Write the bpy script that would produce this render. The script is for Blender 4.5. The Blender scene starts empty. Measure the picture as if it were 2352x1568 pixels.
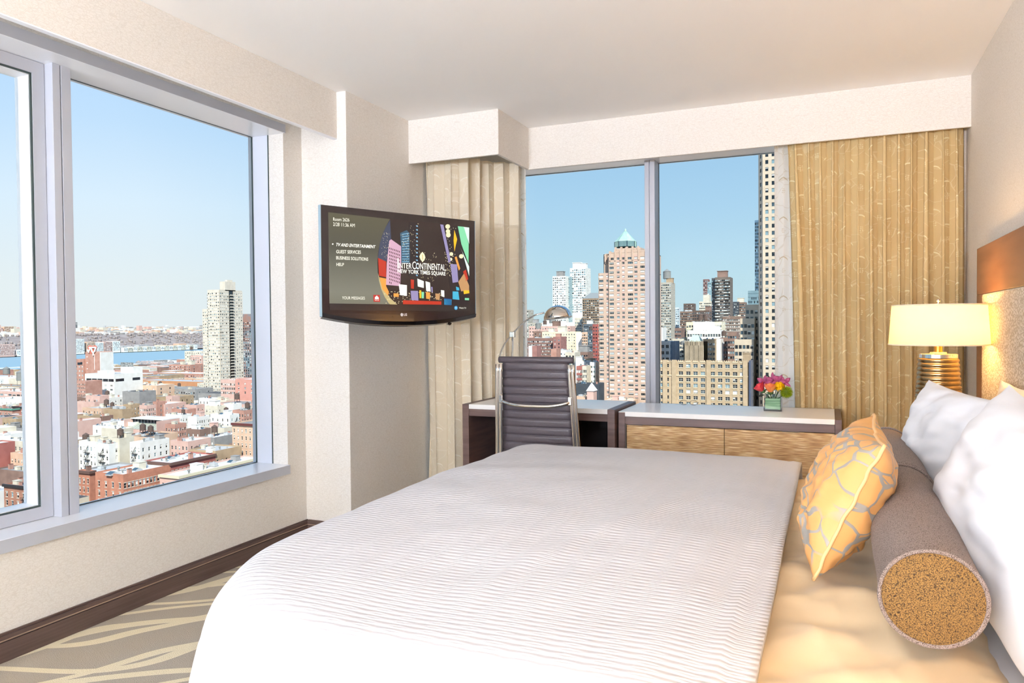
import bpy, math, random
from mathutils import Vector, Matrix, noise as mnoise
sc = bpy.context.scene
C = sc.collection
rnd = random.Random(7)

# ---------------------------------------------------------------- camera, world, sun, exposure
F_PX, CX, CY, EYE = 1715.0, 1176.0, 784.0, 1.28
_yaw, _pitch, _roll = math.radians(23.1), math.radians(-1.19), 0.0088
FWD = Vector((-math.sin(_yaw)*math.cos(_pitch), math.cos(_yaw)*math.cos(_pitch), math.sin(_pitch)))
_r0 = Vector((math.cos(_yaw), math.sin(_yaw), 0)); _u0 = _r0.cross(FWD)
RT = _r0*math.cos(_roll) - _u0*math.sin(_roll); UP = RT.cross(FWD)
CAMP = Vector((0, 0, EYE))
cam = bpy.data.objects.new('camera', bpy.data.cameras.new('camera')); C.objects.link(cam)
cam.data.lens = F_PX*36/2352; cam.data.sensor_width = 36; cam.data.clip_end = 20000; cam.data.clip_start = .02
cam.matrix_world = Matrix((( RT.x, UP.x, -FWD.x, 0), (RT.y, UP.y, -FWD.y, 0), (RT.z, UP.z, -FWD.z, EYE), (0, 0, 0, 1)))
sc.camera = cam

def at(px, py, axis, val):
    """point of the world plane axis=val seen at a photograph pixel"""
    d = FWD + RT*((px-CX)/F_PX) - UP*((py-CY)/F_PX)
    return CAMP + d*((val-CAMP[axis])/d[axis])

SUN_EL, SUN_AZ = math.radians(41), math.radians(146)      # azimuth clockwise from +Y
SKY_STRENGTH = .61
w = bpy.data.worlds.new('sky'); sc.world = w; w.use_nodes = True
nt = w.node_tree; nt.nodes.clear()
wo = nt.nodes.new('ShaderNodeOutputWorld'); bg = nt.nodes.new('ShaderNodeBackground'); bg.inputs['Strength'].default_value = SKY_STRENGTH
wl = nt.links.new; wg = nt.nodes.new('ShaderNodeTexCoord'); wsep = nt.nodes.new('ShaderNodeSeparateXYZ'); wl(wg.outputs['Generated'], wsep.inputs[0])
def _lin(h): return tuple((x/12.92 if x <= .04045 else ((x+.055)/1.055)**2.4) for x in [int(h[i:i+2], 16)/255 for i in (1, 3, 5)]) + (1,)
def wramp(stops):
    r = nt.nodes.new('ShaderNodeValToRGB'); e = r.color_ramp.elements
    while len(e) < len(stops): e.new(.5)
    for q_, (p_, c_) in zip(e, stops): q_.position = p_; q_.color = _lin(c_)
    wl(wsep.outputs[2], r.inputs[0]); return r.outputs[0]
# clear noon sky: paler towards the river haze in the west, bluer to the north, darkest overhead; brighter around the sun
west = wramp([(0, '#dbdfe2'), (.06, '#d9e0e4'), (.15, '#cfdfee'), (.24, '#b9d3ee'), (.34, '#a9c9ee'), (.6, '#86b0e0'), (1, '#5c8fd0')])
north = wramp([(0, '#b9d0d8'), (.06, '#b2cfdc'), (.15, '#a3c6e0'), (.30, '#8ab4da'), (.6, '#6fa2dc'), (1, '#5c8fd0')])
mr = nt.nodes.new('ShaderNodeMapRange'); mr.inputs['From Min'].default_value = -.35; mr.inputs['From Max'].default_value = -.75; wl(wsep.outputs[0], mr.inputs['Value'])
wm = nt.nodes.new('ShaderNodeMix'); wm.data_type = 'RGBA'; wl(mr.outputs[0], wm.inputs[0]); wl(north, wm.inputs[6]); wl(west, wm.inputs[7])
wl(wm.outputs[2], bg.inputs['Color']); wl(bg.outputs[0], wo.inputs['Surface'])
sl = bpy.data.lights.new('sun', 'SUN'); sl.energy = 3.3; sl.angle = math.radians(.6); sl.color = (1, .95, .88)
so = bpy.data.objects.new('sun', sl); C.objects.link(so)
sdir = Vector((math.sin(SUN_AZ)*math.cos(SUN_EL), math.cos(SUN_AZ)*math.cos(SUN_EL), math.sin(SUN_EL)))
so.rotation_euler = sdir.to_track_quat('Z', 'Y').to_euler()
# unseen fill lamps added behind the camera; each is built with its fixture further down
FILL_GLOBES = [(-2.35, -7.0, 40), (-.4, -7.0, 40)]
FILL_UPLIGHTS = [(-2.3, -5.0, 372), (.1, -5.0, 372)]
FILL_LIGHT_COLOR = (.88, .985, 1.22)
LAMP_COLOR = (1, .55, .16)
LAMP_POWER, NEAR_LAMP_POWER = 5, 8
sc.view_settings.view_transform = 'Standard'; sc.view_settings.look = 'None'
sc.view_settings.gamma = 1; sc.view_settings.use_curve_mapping = False
sc.view_settings.exposure = 1.0
cy = sc.cycles
cy.max_bounces = 10; cy.diffuse_bounces = 6; cy.glossy_bounces = 4; cy.transmission_bounces = 8; cy.transparent_max_bounces = 12
cy.caustics_reflective = False; cy.caustics_refractive = False; cy.sample_clamp_indirect = 6

# ---------------------------------------------------------------- helpers
def lin(c):
    if isinstance(c, str):
        c = c.lstrip('#'); c = [int(c[i:i+2], 16)/255 for i in (0, 2, 4)]
    return tuple((x/12.92 if x <= .04045 else ((x+.055)/1.055)**2.4) for x in c) + (1,)

MATS = {}
def mat(name, color='#cccccc', rough=.6, metal=0, var=None, bump=None, stretch=None, spec=.5, emit=None, transl=0, fab=None, coord='Object', coat=0):
    """procedural principled material: var=(scale, second colour), bump=(scale, strength)"""
    if name in MATS: return MATS[name]
    m = bpy.data.materials.new(name); m.use_nodes = True
    n = m.node_tree.nodes; L = m.node_tree.links.new
    p = n['Principled BSDF']
    p.inputs['Base Color'].default_value = lin(color); p.inputs['Roughness'].default_value = rough
    p.inputs['Metallic'].default_value = metal; p.inputs['Specular IOR Level'].default_value = spec
    p.inputs['Coat Weight'].default_value = coat
    if emit:
        p.inputs['Emission Color'].default_value = lin(emit[0]); p.inputs['Emission Strength'].default_value = emit[1]
    vec = None
    if var or bump:
        tc = n.new('ShaderNodeTexCoord'); vec = tc.outputs[coord]
        if stretch:
            mp = n.new('ShaderNodeMapping'); mp.inputs['Scale'].default_value = stretch
            L(vec, mp.inputs['Vector']); vec = mp.outputs[0]
    if var:
        t = n.new('ShaderNodeTexNoise'); t.inputs['Scale'].default_value = var[0]; t.inputs['Detail'].default_value = 5
        L(vec, t.inputs['Vector'])
        r = n.new('ShaderNodeValToRGB'); r.color_ramp.elements[0].position = .35; r.color_ramp.elements[1].position = .65
        r.color_ramp.elements[0].color = lin(color); r.color_ramp.elements[1].color = lin(var[1])
        L(t.outputs['Fac'], r.inputs[0]); L(r.outputs[0], p.inputs['Base Color'])
    if bump:
        t = n.new('ShaderNodeTexNoise'); t.inputs['Scale'].default_value = bump[0]; t.inputs['Detail'].default_value = 3
        L(vec, t.inputs['Vector'])
        b = n.new('ShaderNodeBump'); b.inputs['Strength'].default_value = bump[1]; b.inputs['Distance'].default_value = .01
        L(t.outputs['Fac'], b.inputs['Height']); L(b.outputs[0], p.inputs['Normal'])
    if transl:
        tr = n.new('ShaderNodeBsdfTranslucent'); tr.inputs['Color'].default_value = lin(color)
        mx = n.new('ShaderNodeMixShader'); mx.inputs[0].default_value = transl
        if var: L(r.outputs[0], tr.inputs['Color'])
        L(p.outputs[0], mx.inputs[1]); L(tr.outputs[0], mx.inputs[2]); L(mx.outputs[0], n['Material Output'].inputs['Surface'])
    MATS[name] = m
    return m

class N:
    """small node-graph helper: math on sockets"""
    def __init__(s, m): s.t = m.node_tree; s.n = m.node_tree.nodes; s.L = m.node_tree.links.new; s.p = s.n.get('Principled BSDF')
    def new(s, kind, **kw):
        x = s.n.new(kind)
        for k, v in kw.items():
            if k in x.inputs: s.put(v, x.inputs[k])
            else: setattr(x, k, v)
        return x
    def put(s, v, inp):
        if isinstance(v, bpy.types.NodeSocket): s.L(v, inp)
        else: inp.default_value = v
    def m(s, op, a, b=0, c=None):
        x = s.n.new('ShaderNodeMath'); x.operation = op; s.put(a, x.inputs[0]); s.put(b, x.inputs[1])
        if c is not None: s.put(c, x.inputs[2])
        return x.outputs[0]
    def ramp(s, f, stops):
        r = s.n.new('ShaderNodeValToRGB'); s.put(f, r.inputs[0]); e = r.color_ramp.elements
        while len(e) < len(stops): e.new(.5)
        for q, (p, c) in zip(e, stops):
            q.position = p; q.color = lin(c) if isinstance(c, str) else (c, c, c, 1)
        return r.outputs[0]
    def mix(s, f, a, b):
        x = s.n.new('ShaderNodeMix'); x.data_type = 'RGBA'; s.put(f, x.inputs[0])
        s.put(lin(a) if isinstance(a, str) else a, x.inputs[6]); s.put(lin(b) if isinstance(b, str) else b, x.inputs[7])
        return x.outputs[2]
    def bump(s, h, strength=.5, dist=.01):
        x = s.n.new('ShaderNodeBump'); s.put(h, x.inputs['Height']); x.inputs['Strength'].default_value = strength; x.inputs['Distance'].default_value = dist
        s.L(x.outputs[0], s.p.inputs['Normal']); return x

WM = {}
class MB:
    def __init__(s): s.v = []; s.f = []; s.m = []; s.uv = None
    def face(s, pts, mat=0):
        i = len(s.v); s.v += [tuple(p) for p in pts]; s.f.append(tuple(range(i, i+len(pts)))); s.m.append(mat); return s
    def box(s, x0, x1, y0, y1, z0, z1, mat=0, skip=''):
        i = len(s.v)
        s.v += [(x, y, z) for z in (z0, z1) for y in (y0, y1) for x in (x0, x1)]
        fs = {'b': (0, 2, 3, 1), 't': (4, 5, 7, 6), 's': (0, 1, 5, 4), 'n': (2, 6, 7, 3), 'w': (0, 4, 6, 2), 'e': (1, 3, 7, 5)}
        for k, q in fs.items():
            if k not in skip: s.f.append(tuple(i+a for a in q)); s.m.append(mat)
        return s
    def prism(s, poly, z0, z1, mat=0):
        i = len(s.v); n = len(poly)
        s.v += [(x, y, z0) for x, y in poly] + [(x, y, z1) for x, y in poly]
        for k in range(n):
            s.f.append((i+k, i+(k+1) % n, i+n+(k+1) % n, i+n+k)); s.m.append(mat)
        s.f.append(tuple(i+n+k for k in range(n))); s.m.append(mat)
        s.f.append(tuple(i+n-1-k for k in range(n))); s.m.append(mat)
        return s
    def tube(s, pts, r, n=8, mat=0, caps=True, closed=False):
        pts = [Vector(p) for p in pts]; R = r if isinstance(r, (list, tuple)) else [r]*len(pts)
        i0 = len(s.v); ref = None
        for k, p in enumerate(pts):
            if closed: t = pts[(k+1) % len(pts)]-pts[k-1]
            else: t = pts[min(k+1, len(pts)-1)]-pts[max(k-1, 0)]
            t.normalize()
            if ref is None: ref = t.orthogonal().normalized()
            ref = (ref-t*ref.dot(t)).normalized(); b = t.cross(ref)
            for a in range(n):
                q = p+(ref*math.cos(2*math.pi*a/n)+b*math.sin(2*math.pi*a/n))*R[k]; s.v.append(tuple(q))
        K = len(pts)
        for k in range(K if closed else K-1):
            for a in range(n):
                k2 = (k+1) % K
                s.f.append((i0+k*n+a, i0+k*n+(a+1) % n, i0+k2*n+(a+1) % n, i0+k2*n+a)); s.m.append(mat)
        if caps and not closed:
            s.f.append(tuple(i0+n-1-a for a in range(n))); s.m.append(mat)
            s.f.append(tuple(i0+(K-1)*n+a for a in range(n))); s.m.append(mat)
        return s
    def lathe(s, prof, c=(0, 0, 0), n=32, mat=0, capb=True, capt=True):
        i0 = len(s.v)
        for r, z in prof:
            for a in range(n):
                t = 2*math.pi*a/n; s.v.append((c[0]+r*math.cos(t), c[1]+r*math.sin(t), c[2]+z))
        for k in range(len(prof)-1):
            for a in range(n):
                s.f.append((i0+k*n+a, i0+k*n+(a+1) % n, i0+(k+1)*n+(a+1) % n, i0+(k+1)*n+a)); s.m.append(mat)
        if capb: s.f.append(tuple(i0+n-1-a for a in range(n))); s.m.append(mat)
        if capt: s.f.append(tuple(i0+(len(prof)-1)*n+a for a in range(n))); s.m.append(mat)
        return s
    def grid(s, fn, nu, nv, mat=0, uvf=None, wrapu=False):
        i0 = len(s.v); uvs = []
        cu = nu if wrapu else nu+1
        for j in range(nv+1):
            for i in range(cu):
                s.v.append(tuple(fn(i/nu, j/nv)))
        for j in range(nv):
            for i in range(nu):
                i2 = (i+1) % cu
                s.f.append((i0+j*cu+i, i0+j*cu+i2, i0+(j+1)*cu+i2, i0+(j+1)*cu+i)); s.m.append(mat)
                if uvf: uvs += [uvf(i/nu, j/nv), uvf((i+1)/nu, j/nv), uvf((i+1)/nu, (j+1)/nv), uvf(i/nu, (j+1)/nv)]
        if uvf: s.uv = (s.uv or [])+uvs
        return s
    def xf(s, M, i0=0):
        for k in range(i0, len(s.v)): s.v[k] = tuple(M @ Vector(s.v[k]))
        return s
    def mesh(s, name, mats):
        me = bpy.data.meshes.new(name); me.from_pydata(s.v, [], s.f)
        for m_ in (mats if isinstance(mats, (list, tuple)) else [mats]): me.materials.append(m_)
        me.polygons.foreach_set('material_index', s.m)
        if s.uv:
            ul = me.uv_layers.new(name='UVMap'); ul.data.foreach_set('uv', [c for q in s.uv for c in q])
        me.update(); return me
    def build(s, name, mats, parent=None, smooth=False, world=True, bevel=0, solid=0, sub=0, seg=2, split=None):
        if parent is not None and world:
            s.xf(WM[parent].inverted())
        me = s.mesh(name, mats)
        if smooth: me.polygons.foreach_set('use_smooth', [True]*len(me.polygons))
        o = bpy.data.objects.new(name, me); C.objects.link(o)
        if parent is not None: o.parent = parent; WM[o] = WM[parent]
        else: WM[o] = Matrix()
        if solid:
            q = o.modifiers.new('solid', 'SOLIDIFY'); q.thickness = solid; q.offset = 0
        if sub:
            q = o.modifiers.new('sub', 'SUBSURF'); q.levels = sub; q.render_levels = sub
        if bevel:
            q = o.modifiers.new('bevel', 'BEVEL'); q.width = bevel; q.segments = seg; q.limit_method = 'ANGLE'
        if split is not None:
            me.polygons.foreach_set('use_smooth', [True]*len(me.polygons))
            q = o.modifiers.new('edges', 'EDGE_SPLIT'); q.split_angle = math.radians(split)
        return o

def props(o, label=None, cat=None, group=None, kind=None):
    if label: o['label'] = label
    if cat: o['category'] = cat
    if group: o['group'] = group
    if kind: o['kind'] = kind
    return o
def thing(name, label, cat, loc=(0, 0, 0), rz=0, group=None, kind=None):
    o = bpy.data.objects.new(name, None); C.objects.link(o); o.empty_display_size = .1
    o.location = loc; o.rotation_euler = (0, 0, rz)
    WM[o] = Matrix.Translation(Vector(loc)) @ Matrix.Rotation(rz, 4, 'Z')
    return props(o, label, cat, group, kind)
def struct(o): o['kind'] = 'structure'; return o
def inst(name, mesh, parent, loc, rz=0):
    o = bpy.data.objects.new(name, mesh); C.objects.link(o); o.parent = parent
    o.location = WM[parent].inverted() @ Vector(loc); o.rotation_euler = (0, 0, rz); return o
def copy_tree(o, parent=None):
    c = o.copy(); C.objects.link(c); c.parent = parent; WM[c] = WM[o]
    for ch in list(o.children): copy_tree(ch, c)
    return c
def sst(a, b, x):
    t = max(0, min(1, (x-a)/(b-a))); return t*t*(3-2*t)
def fbm(x, y, z=0, o=3):
    v = 0; a = 1
    for k in range(o): v += a*mnoise.noise((x*2**k, y*2**k, z+k*7.3)); a *= .5
    return v

# ================================================================ materials of the room
def wallpaper(name, color, s=1.0):
    m = mat(name, color, .75, spec=.25); g = N(m)
    tc = g.new('ShaderNodeTexCoord').outputs['Object']
    h = None
    for rot, sc_ in ((.55, 34), (-.5, 41), (.05, 28)):
        mp = g.new('ShaderNodeMapping'); g.L(tc, mp.inputs['Vector']); mp.inputs['Rotation'].default_value = (rot, rot, rot); mp.inputs['Scale'].default_value = (1, 1, 3.2)
        v = g.new('ShaderNodeTexVoronoi'); v.feature = 'DISTANCE_TO_EDGE'; v.inputs['Scale'].default_value = sc_; g.L(mp.outputs[0], v.inputs['Vector'])
        e = g.m('LESS_THAN', v.outputs['Distance'], .035)
        h = e if h is None else g.m('MAXIMUM', h, e)
    g.L(g.mix(g.m('MULTIPLY', h, .30), color, '#c3b8a8'), g.p.inputs['Base Color'])
    g.bump(g.m('MULTIPLY', h, -1), .35, .002)
    return m
PAPER = wallpaper('wallpaper', '#e9e4dc')
CEIL = mat('ceiling_paint', '#fbfaf8', .8, spec=.2)
ALU = mat('white_aluminium', '#f6f8fc', .2, spec=.9)
ALU2 = mat('aluminium_front', '#b9bcc4', .42, spec=.5)
ALU3 = mat('aluminium_jamb', '#d3d7e0', .4)
GASKET = mat('gasket', '#3c4a48', .5)
DARKW = mat('dark_wood', '#5a453f', .42, var=(3, '#6d554d'), stretch=(1, 1, 14), bump=(60, .08))
BASEW = mat('baseboard_wood', '#4c3b35', .45, var=(4, '#5a4740'), stretch=(1, 1, 30), bump=(50, .1))
CHROME = mat('chrome', '#e6e2dc', .07, metal=1)
BLACKG = mat('black_gloss', '#120f10', .12, coat=.4)
def glass_mat():
    m = bpy.data.materials.new('window_glass'); m.use_nodes = True; n = m.node_tree.nodes; L = m.node_tree.links.new
    n.remove(n['Principled BSDF'])
    tr = n.new('ShaderNodeBsdfTransparent'); tr.inputs['Color'].default_value = (.965, .985, .98, 1)
    gl = n.new('ShaderNodeBsdfGlossy'); gl.inputs['Roughness'].default_value = .01
    fr = n.new('ShaderNodeFresnel'); fr.inputs['IOR'].default_value = 1.08
    mx = n.new('ShaderNodeMixShader'); L(fr.outputs[0], mx.inputs[0]); L(tr.outputs[0], mx.inputs[1]); L(gl.outputs[0], mx.inputs[2])
    L(mx.outputs[0], n['Material Output'].inputs['Surface']); return m
GLASS = glass_mat()
def carpet_mat():
    m = mat('carpet', '#a8977c', .95, spec=.1); g = N(m)
    tc = g.new('ShaderNodeTexCoord').outputs['Object']
    mask = None
    for k, (sx, sy, w_) in enumerate(((1.0, 12, .085), (1.3, 9, .08), (.8, 7, .05))):
        mp = g.new('ShaderNodeMapping'); g.L(tc, mp.inputs['Vector'])
        mp.inputs['Rotation'].default_value = (0, 0, math.radians(-62+5*k)); mp.inputs['Location'].default_value = (k*3.1, k*1.7, 0); mp.inputs['Scale'].default_value = (.55, 1, 1)
        ns = g.new('ShaderNodeTexNoise'); ns.inputs['Scale'].default_value = 1.1; ns.inputs['Detail'].default_value = 1; g.L(mp.outputs[0], ns.inputs['Vector'])
        sp = g.new('ShaderNodeSeparateXYZ'); g.L(mp.outputs[0], sp.inputs[0])
        f = g.m('ADD', g.m('MULTIPLY', sp.outputs[1], sy*.5), g.m('MULTIPLY', ns.outputs['Fac'], 4.2))
        d = g.m('ABSOLUTE', g.m('SUBTRACT', g.m('FRACT', f), .5))
        e = g.m('LESS_THAN', d, w_)
        mask = e if mask is None else g.m('MAXIMUM', mask, e)
    nf = g.new('ShaderNodeTexNoise'); nf.inputs['Scale'].default_value = 260; g.L(tc, nf.inputs['Vector'])
    base = g.mix(nf.outputs['Fac'], '#948979', '#bdb19f'); hi = g.mix(nf.outputs['Fac'], '#cfc3a3', '#ece0c2')
    x = g.new('ShaderNodeMix'); x.data_type = 'RGBA'; g.L(mask, x.inputs[0]); g.L(base, x.inputs[6]); g.L(hi, x.inputs[7])
    g.L(x.outputs[2], g.p.inputs['Base Color'])
    g.bump(g.m('ADD', nf.outputs['Fac'], g.m('MULTIPLY', mask, .5)), .6, .006)
    return m
CARPET = carpet_mat()

# ================================================================ the shell of the room
XL, XR, YB, YF, ZC = -2.945, .73, 5.08, -7.6, 2.67
SILL, HEAD, JAMB = .474, 2.418, 3.518
OY0 = .70                                        # near end of the left opening
GXL, GYB = -3.172, 5.28                          # glass planes
b = MB().box(XL-.5, XR+.3, YF-.3, YB+.3, -.25, 0); struct(b.build('floor', CARPET))
b = MB().box(XL-.5, XR+.3, YF-.3, YB+.3, ZC, ZC+.3); struct(b.build('ceiling', CEIL))
b = MB()
XO = XL-.24
b.box(XO, XL, YF, 3.70, 0, SILL-.012); b.box(XO, XL, YF, 3.70, HEAD+.004, ZC)
b.box(XO, XL, YF, OY0, SILL-.012, HEAD+.004); b.box(XO, XL, JAMB, 3.70, SILL-.012, HEAD+.004)
struct(b.build('wall_left', PAPER))
BX0, BX1, BZ0 = -2.50, .36, .30                  # opening of the far wall
b = MB()
b.box(-2.62, BX0, YB, YB+.22, 0, ZC); b.box(BX1, XR, YB, YB+.22, 0, ZC)
b.box(BX0, BX1, YB, YB+.22, 0, BZ0-.051); b.box(BX0, BX1, YB, YB+.22, HEAD+.041, ZC)
struct(b.build('wall_back', PAPER))
struct(MB().box(XR, XR+.25, YF, YB+.3, 0, ZC).build('wall_right', PAPER))
struct(MB().box(XL-.5, XR+.25, YF-.25, YF, 0, ZC).build('wall_front', PAPER))
o = struct(MB().box(XL-.30, -2.62, 3.683, YB+.3, 0, ZC).build('wall_column', PAPER, bevel=.003))
# soffits that hide the curtain tracks
struct(MB().box(-2.71, -2.685, YF, 3.682, 2.396, ZC).build('ceiling_soffit_left', PAPER, bevel=.002))
struct(MB().box(-2.7115, -2.6835, YF, 3.682, 2.391, 2.3962).build('trim_1', ALU))  # white strip paints the lit look of the fascia's bottom edge
sof = MB().prism([(-2.62, 4.39), (-1.955, 4.39), (-1.955, 4.91), (XR, 4.91), (XR, 4.93), (-1.975, 4.93), (-1.975, 4.41), (-2.62, 4.41)], 2.380, ZC)
struct(sof.build('ceiling_soffit_back', PAPER, bevel=.002))
# baseboards with a stepped top
def baseboard(name, x0, x1, y0, y1, nx, ny):
    t = MB()
    for d, z0, z1 in ((.016, 0, .078), (.012, .078, .081), (.0165, .081, .104), (.010, .104, .112)):
        t.box(x0, x1+(d if nx else 0), y0-(d if ny else 0), y1, z0, z1)
    o = struct(t.build(name, BASEW, bevel=.0015))
    MB().box(x0+(.0165 if nx else 0), x1+(.0178 if nx else 0), y0-(.0178 if ny else 0), y1-(.0165 if ny else 0), .083, .0875).build('bead', mat('bead_wood', '#a08672', .35), o)  # lighter strip paints the highlight line along the baseboard
baseboard('baseboard_left', XL, XL, YF, 3.683, 1, 0)
baseboard('baseboard_column', XL+.0166, -2.62, 3.683, 3.683, 0, 1)
baseboard('baseboard_side', -2.62, -2.62, 3.69, YB, 1, 0)

# ---------------------------------------------------------------- the left window
W1 = thing('window_1', None, None, (GXL, 2.1, SILL), kind='structure')
t = MB()                                         # sill, head and far jamb lining
t.box(GXL-.03, XL+.014, OY0-.0, JAMB+.0, SILL-.054, SILL)
t.build('window_sill', ALU, W1, bevel=.002)
MB().box(XL+.0141, XL+.016, OY0, JAMB+.002, SILL-.053, SILL-.001).build('sill_front', ALU2, W1)
t = MB().box(GXL-.03, XL+.012, OY0, JAMB+.004, HEAD, HEAD+.050); t.build('head_lining', ALU, W1, bevel=.002)
MB().box(XL+.0121, XL+.014, OY0, JAMB+.005, HEAD+.001, HEAD+.049).build('head_front', ALU2, W1)
MB().box(GXL-.03, -3.057, JAMB-.006, JAMB+.02, SILL, HEAD).build('jamb_lining', ALU3, W1, bevel=.001)
MB().box(-3.0569, -3.053, JAMB-.0062, JAMB+.02, SILL, HEAD).build('gasket', GASKET, W1)
t = MB().box(GXL-.03, XL+.012, OY0-.05, OY0, SILL-.054, HEAD+.05); t.build('jamb_lining', ALU, W1, bevel=.002)
t = MB().box(GXL-.03, -3.046, 2.180, 2.2145, SILL, HEAD).box(GXL-.03, -3.046, 2.2195, 2.264, SILL, HEAD)
t.box(GXL-.03, -3.056, 2.21, 2.225, SILL, HEAD); t.build('mullion', ALU2, W1, bevel=.0015)
# the sash: mitred frame with deep inner lip
y0, y1, z0, z1 = OY0+.004, 2.1775, SILL+.002, HEAD-.002
fw, xf = .052, -3.094
def mitre(y0, y1, z0, z1, w_, xa, xb):
    t = MB(); o_ = [(y0, z0), (y1, z0), (y1, z1), (y0, z1)]; i_ = [(y0+w_, z0+w_), (y1-w_, z0+w_), (y1-w_, z1-w_), (y0+w_, z1-w_)]
    for k in range(4):
        a, b_, c, d = o_[k], o_[(k+1) % 4], i_[(k+1) % 4], i_[k]
        t.face([(xb, *a), (xb, *b_), (xb, *c), (xb, *d)]); t.face([(xb, *d), (xb, *c), (xa, *c), (xa, *d)]); t.face([(xb, *a), (xa, *a), (xa, *b_), (xb, *b_)])
    return t
mitre(y0, y1, z0, z1, fw, GXL-.02, xf).build('sash_frame', ALU2, W1)
mitre(y0+fw+.0005, y1-fw-.0005, z0+fw+.0005, z1-fw-.0005, .006, GXL-.02, xf-.004).build('gasket', GASKET, W1)
mitre(y0+fw+.006, y1-fw-.006, z0+fw+.006, z1-fw-.006, .004, GXL-.02, xf-.012).build('glazing_bead', ALU, W1)
MB().box(GXL-.004, GXL, y0+fw, y1-fw, z0+fw, z1-fw).build('pane', GLASS, W1)
MB().box(GXL-.004, GXL, 2.255, JAMB, SILL, HEAD).build('pane', GLASS, W1)
t = MB()
for a in ((2.264, 2.2675, SILL, HEAD), (JAMB-.0095, JAMB-.006, SILL, HEAD), (2.2675, JAMB-.0095, SILL, SILL+.0035), (2.2675, JAMB-.0095, HEAD-.0015, HEAD)):
    t.box(GXL-.004, GXL+.004, *a)
t.build('gasket', GASKET, W1)

# ---------------------------------------------------------------- the window of the far wall
W2 = thing('window_2', None, None, (-1.1, GYB, BZ0), kind='structure')
MB().box(BX0, BX1, YB-.012, GYB+.03, BZ0-.05, BZ0).build('window_sill', ALU, W2, bevel=.002)
MB().box(BX0, BX1, YB-.012, GYB+.03, HEAD, HEAD+.04).build('head_lining', ALU, W2)
for xa in (BX0-.03, BX1): MB().box(xa, xa+.03, YB-.012, GYB+.03, BZ0, HEAD).build('jamb_lining', ALU, W2)
t = MB().box(-1.187, -1.1555, 5.150, GYB+.03, BZ0, HEAD).box(-1.1505, -1.116, 5.150, GYB+.03, BZ0, HEAD).box(-1.16, -1.145, 5.16, GYB, BZ0, HEAD)
t.build('mullion', ALU2, W2, bevel=.0015)
for xa, xb in ((BX0, -1.187), (-1.116, BX1)):
    MB().box(xa, xb, GYB, GYB+.004, BZ0, HEAD).build('pane', GLASS, W2)
    t = MB()
    for a in ((xa, xa+.003, BZ0, HEAD), (xb-.003, xb, BZ0, HEAD), (xa, xb, HEAD-.004, HEAD), (xa, xb, BZ0, BZ0+.004)):
        t.box(a[0], a[1], GYB-.004, GYB+.002, a[2], a[3])
    t.build('gasket', GASKET, W2)

# ================================================================ curtains
def curtain_mat(name, base, dark, line, tr):
    m = mat(name, base, .8, spec=.2); g = N(m)
    uv = g.new('ShaderNodeTexCoord').outputs['UV']
    nz = g.new('ShaderNodeTexNoise'); nz.inputs['Scale'].default_value = 7; nz.inputs['Detail'].default_value = 1; g.L(uv, nz.inputs['Vector'])
    off = g.new('ShaderNodeVectorMath'); off.operation = 'MULTIPLY_ADD'; g.L(nz.outputs['Color'], off.inputs[0]); off.inputs[1].default_value = (.09, .09, 0); g.L(uv, off.inputs[2])
    vo = g.new('ShaderNodeTexVoronoi'); vo.feature = 'DISTANCE_TO_EDGE'; vo.inputs['Scale'].default_value = 9; g.L(off.outputs[0], vo.inputs['Vector'])
    vine = g.m('LESS_THAN', vo.outputs['Distance'], .016)
    sp = g.new('ShaderNodeSeparateXYZ'); g.L(uv, sp.inputs[0])
    u, v = sp.outputs[0], sp.outputs[1]
    col = g.m('FLOOR', g.m('DIVIDE', u, .13)); par = g.m('MULTIPLY', g.m('FRACT', g.m('MULTIPLY', col, .37)), .25)
    du = g.m('MULTIPLY', g.m('SUBTRACT', g.m('FRACT', g.m('DIVIDE', u, .13)), .5), .13)
    dv = g.m('MULTIPLY', g.m('SUBTRACT', g.m('FRACT', g.m('DIVIDE', g.m('ADD', v, par), .25)), .5), .25)
    r = g.m('SQRT', g.m('ADD', g.m('POWER', du, 2), g.m('POWER', dv, 2)))
    cres = g.m('MULTIPLY', g.m('LESS_THAN', g.m('ABSOLUTE', g.m('SUBTRACT', r, .030)), g.m('MULTIPLY', g.m('MAXIMUM', g.m('SUBTRACT', dv, .004), 0), .16)), 1)
    v2 = g.new('ShaderNodeTexVoronoi'); v2.inputs['Scale'].default_value = 95; v2.inputs['Randomness'].default_value = .25; g.L(uv, v2.inputs['Vector'])
    r2 = g.m('SQRT', g.m('ADD', g.m('POWER', du, 2), g.m('POWER', g.m('ADD', dv, .055), 2)))
    dots = g.m('MULTIPLY', g.m('LESS_THAN', v2.outputs['Distance'], .34), g.m('LESS_THAN', r2, .019))
    mask = g.m('MAXIMUM', g.m('MULTIPLY', vine, .35), g.m('MAXIMUM', cres, g.m('MULTIPLY', dots, .9)))
    nn = g.new('ShaderNodeTexNoise'); nn.inputs['Scale'].default_value = 3; g.L(uv, nn.inputs['Vector'])
    bc = g.mix(nn.outputs['Fac'], base, dark)
    x = g.new('ShaderNodeMix'); x.data_type = 'RGBA'; g.L(mask, x.inputs[0]); g.L(bc, x.inputs[6]); x.inputs[7].default_value = lin(line)
    g.L(x.outputs[2], g.p.inputs['Base Color'])
    g.bump(mask, .4, .002)
    t_ = g.new('ShaderNodeBsdfTranslucent'); g.L(x.outputs[2], t_.inputs['Color'])
    mx = g.new('ShaderNodeMixShader'); mx.inputs[0].default_value = tr
    g.L(g.p.outputs[0], mx.inputs[1]); g.L(t_.outputs[0], mx.inputs[2]); g.L(mx.outputs[0], g.n['Material Output'].inputs['Surface'])
    return m
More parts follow.
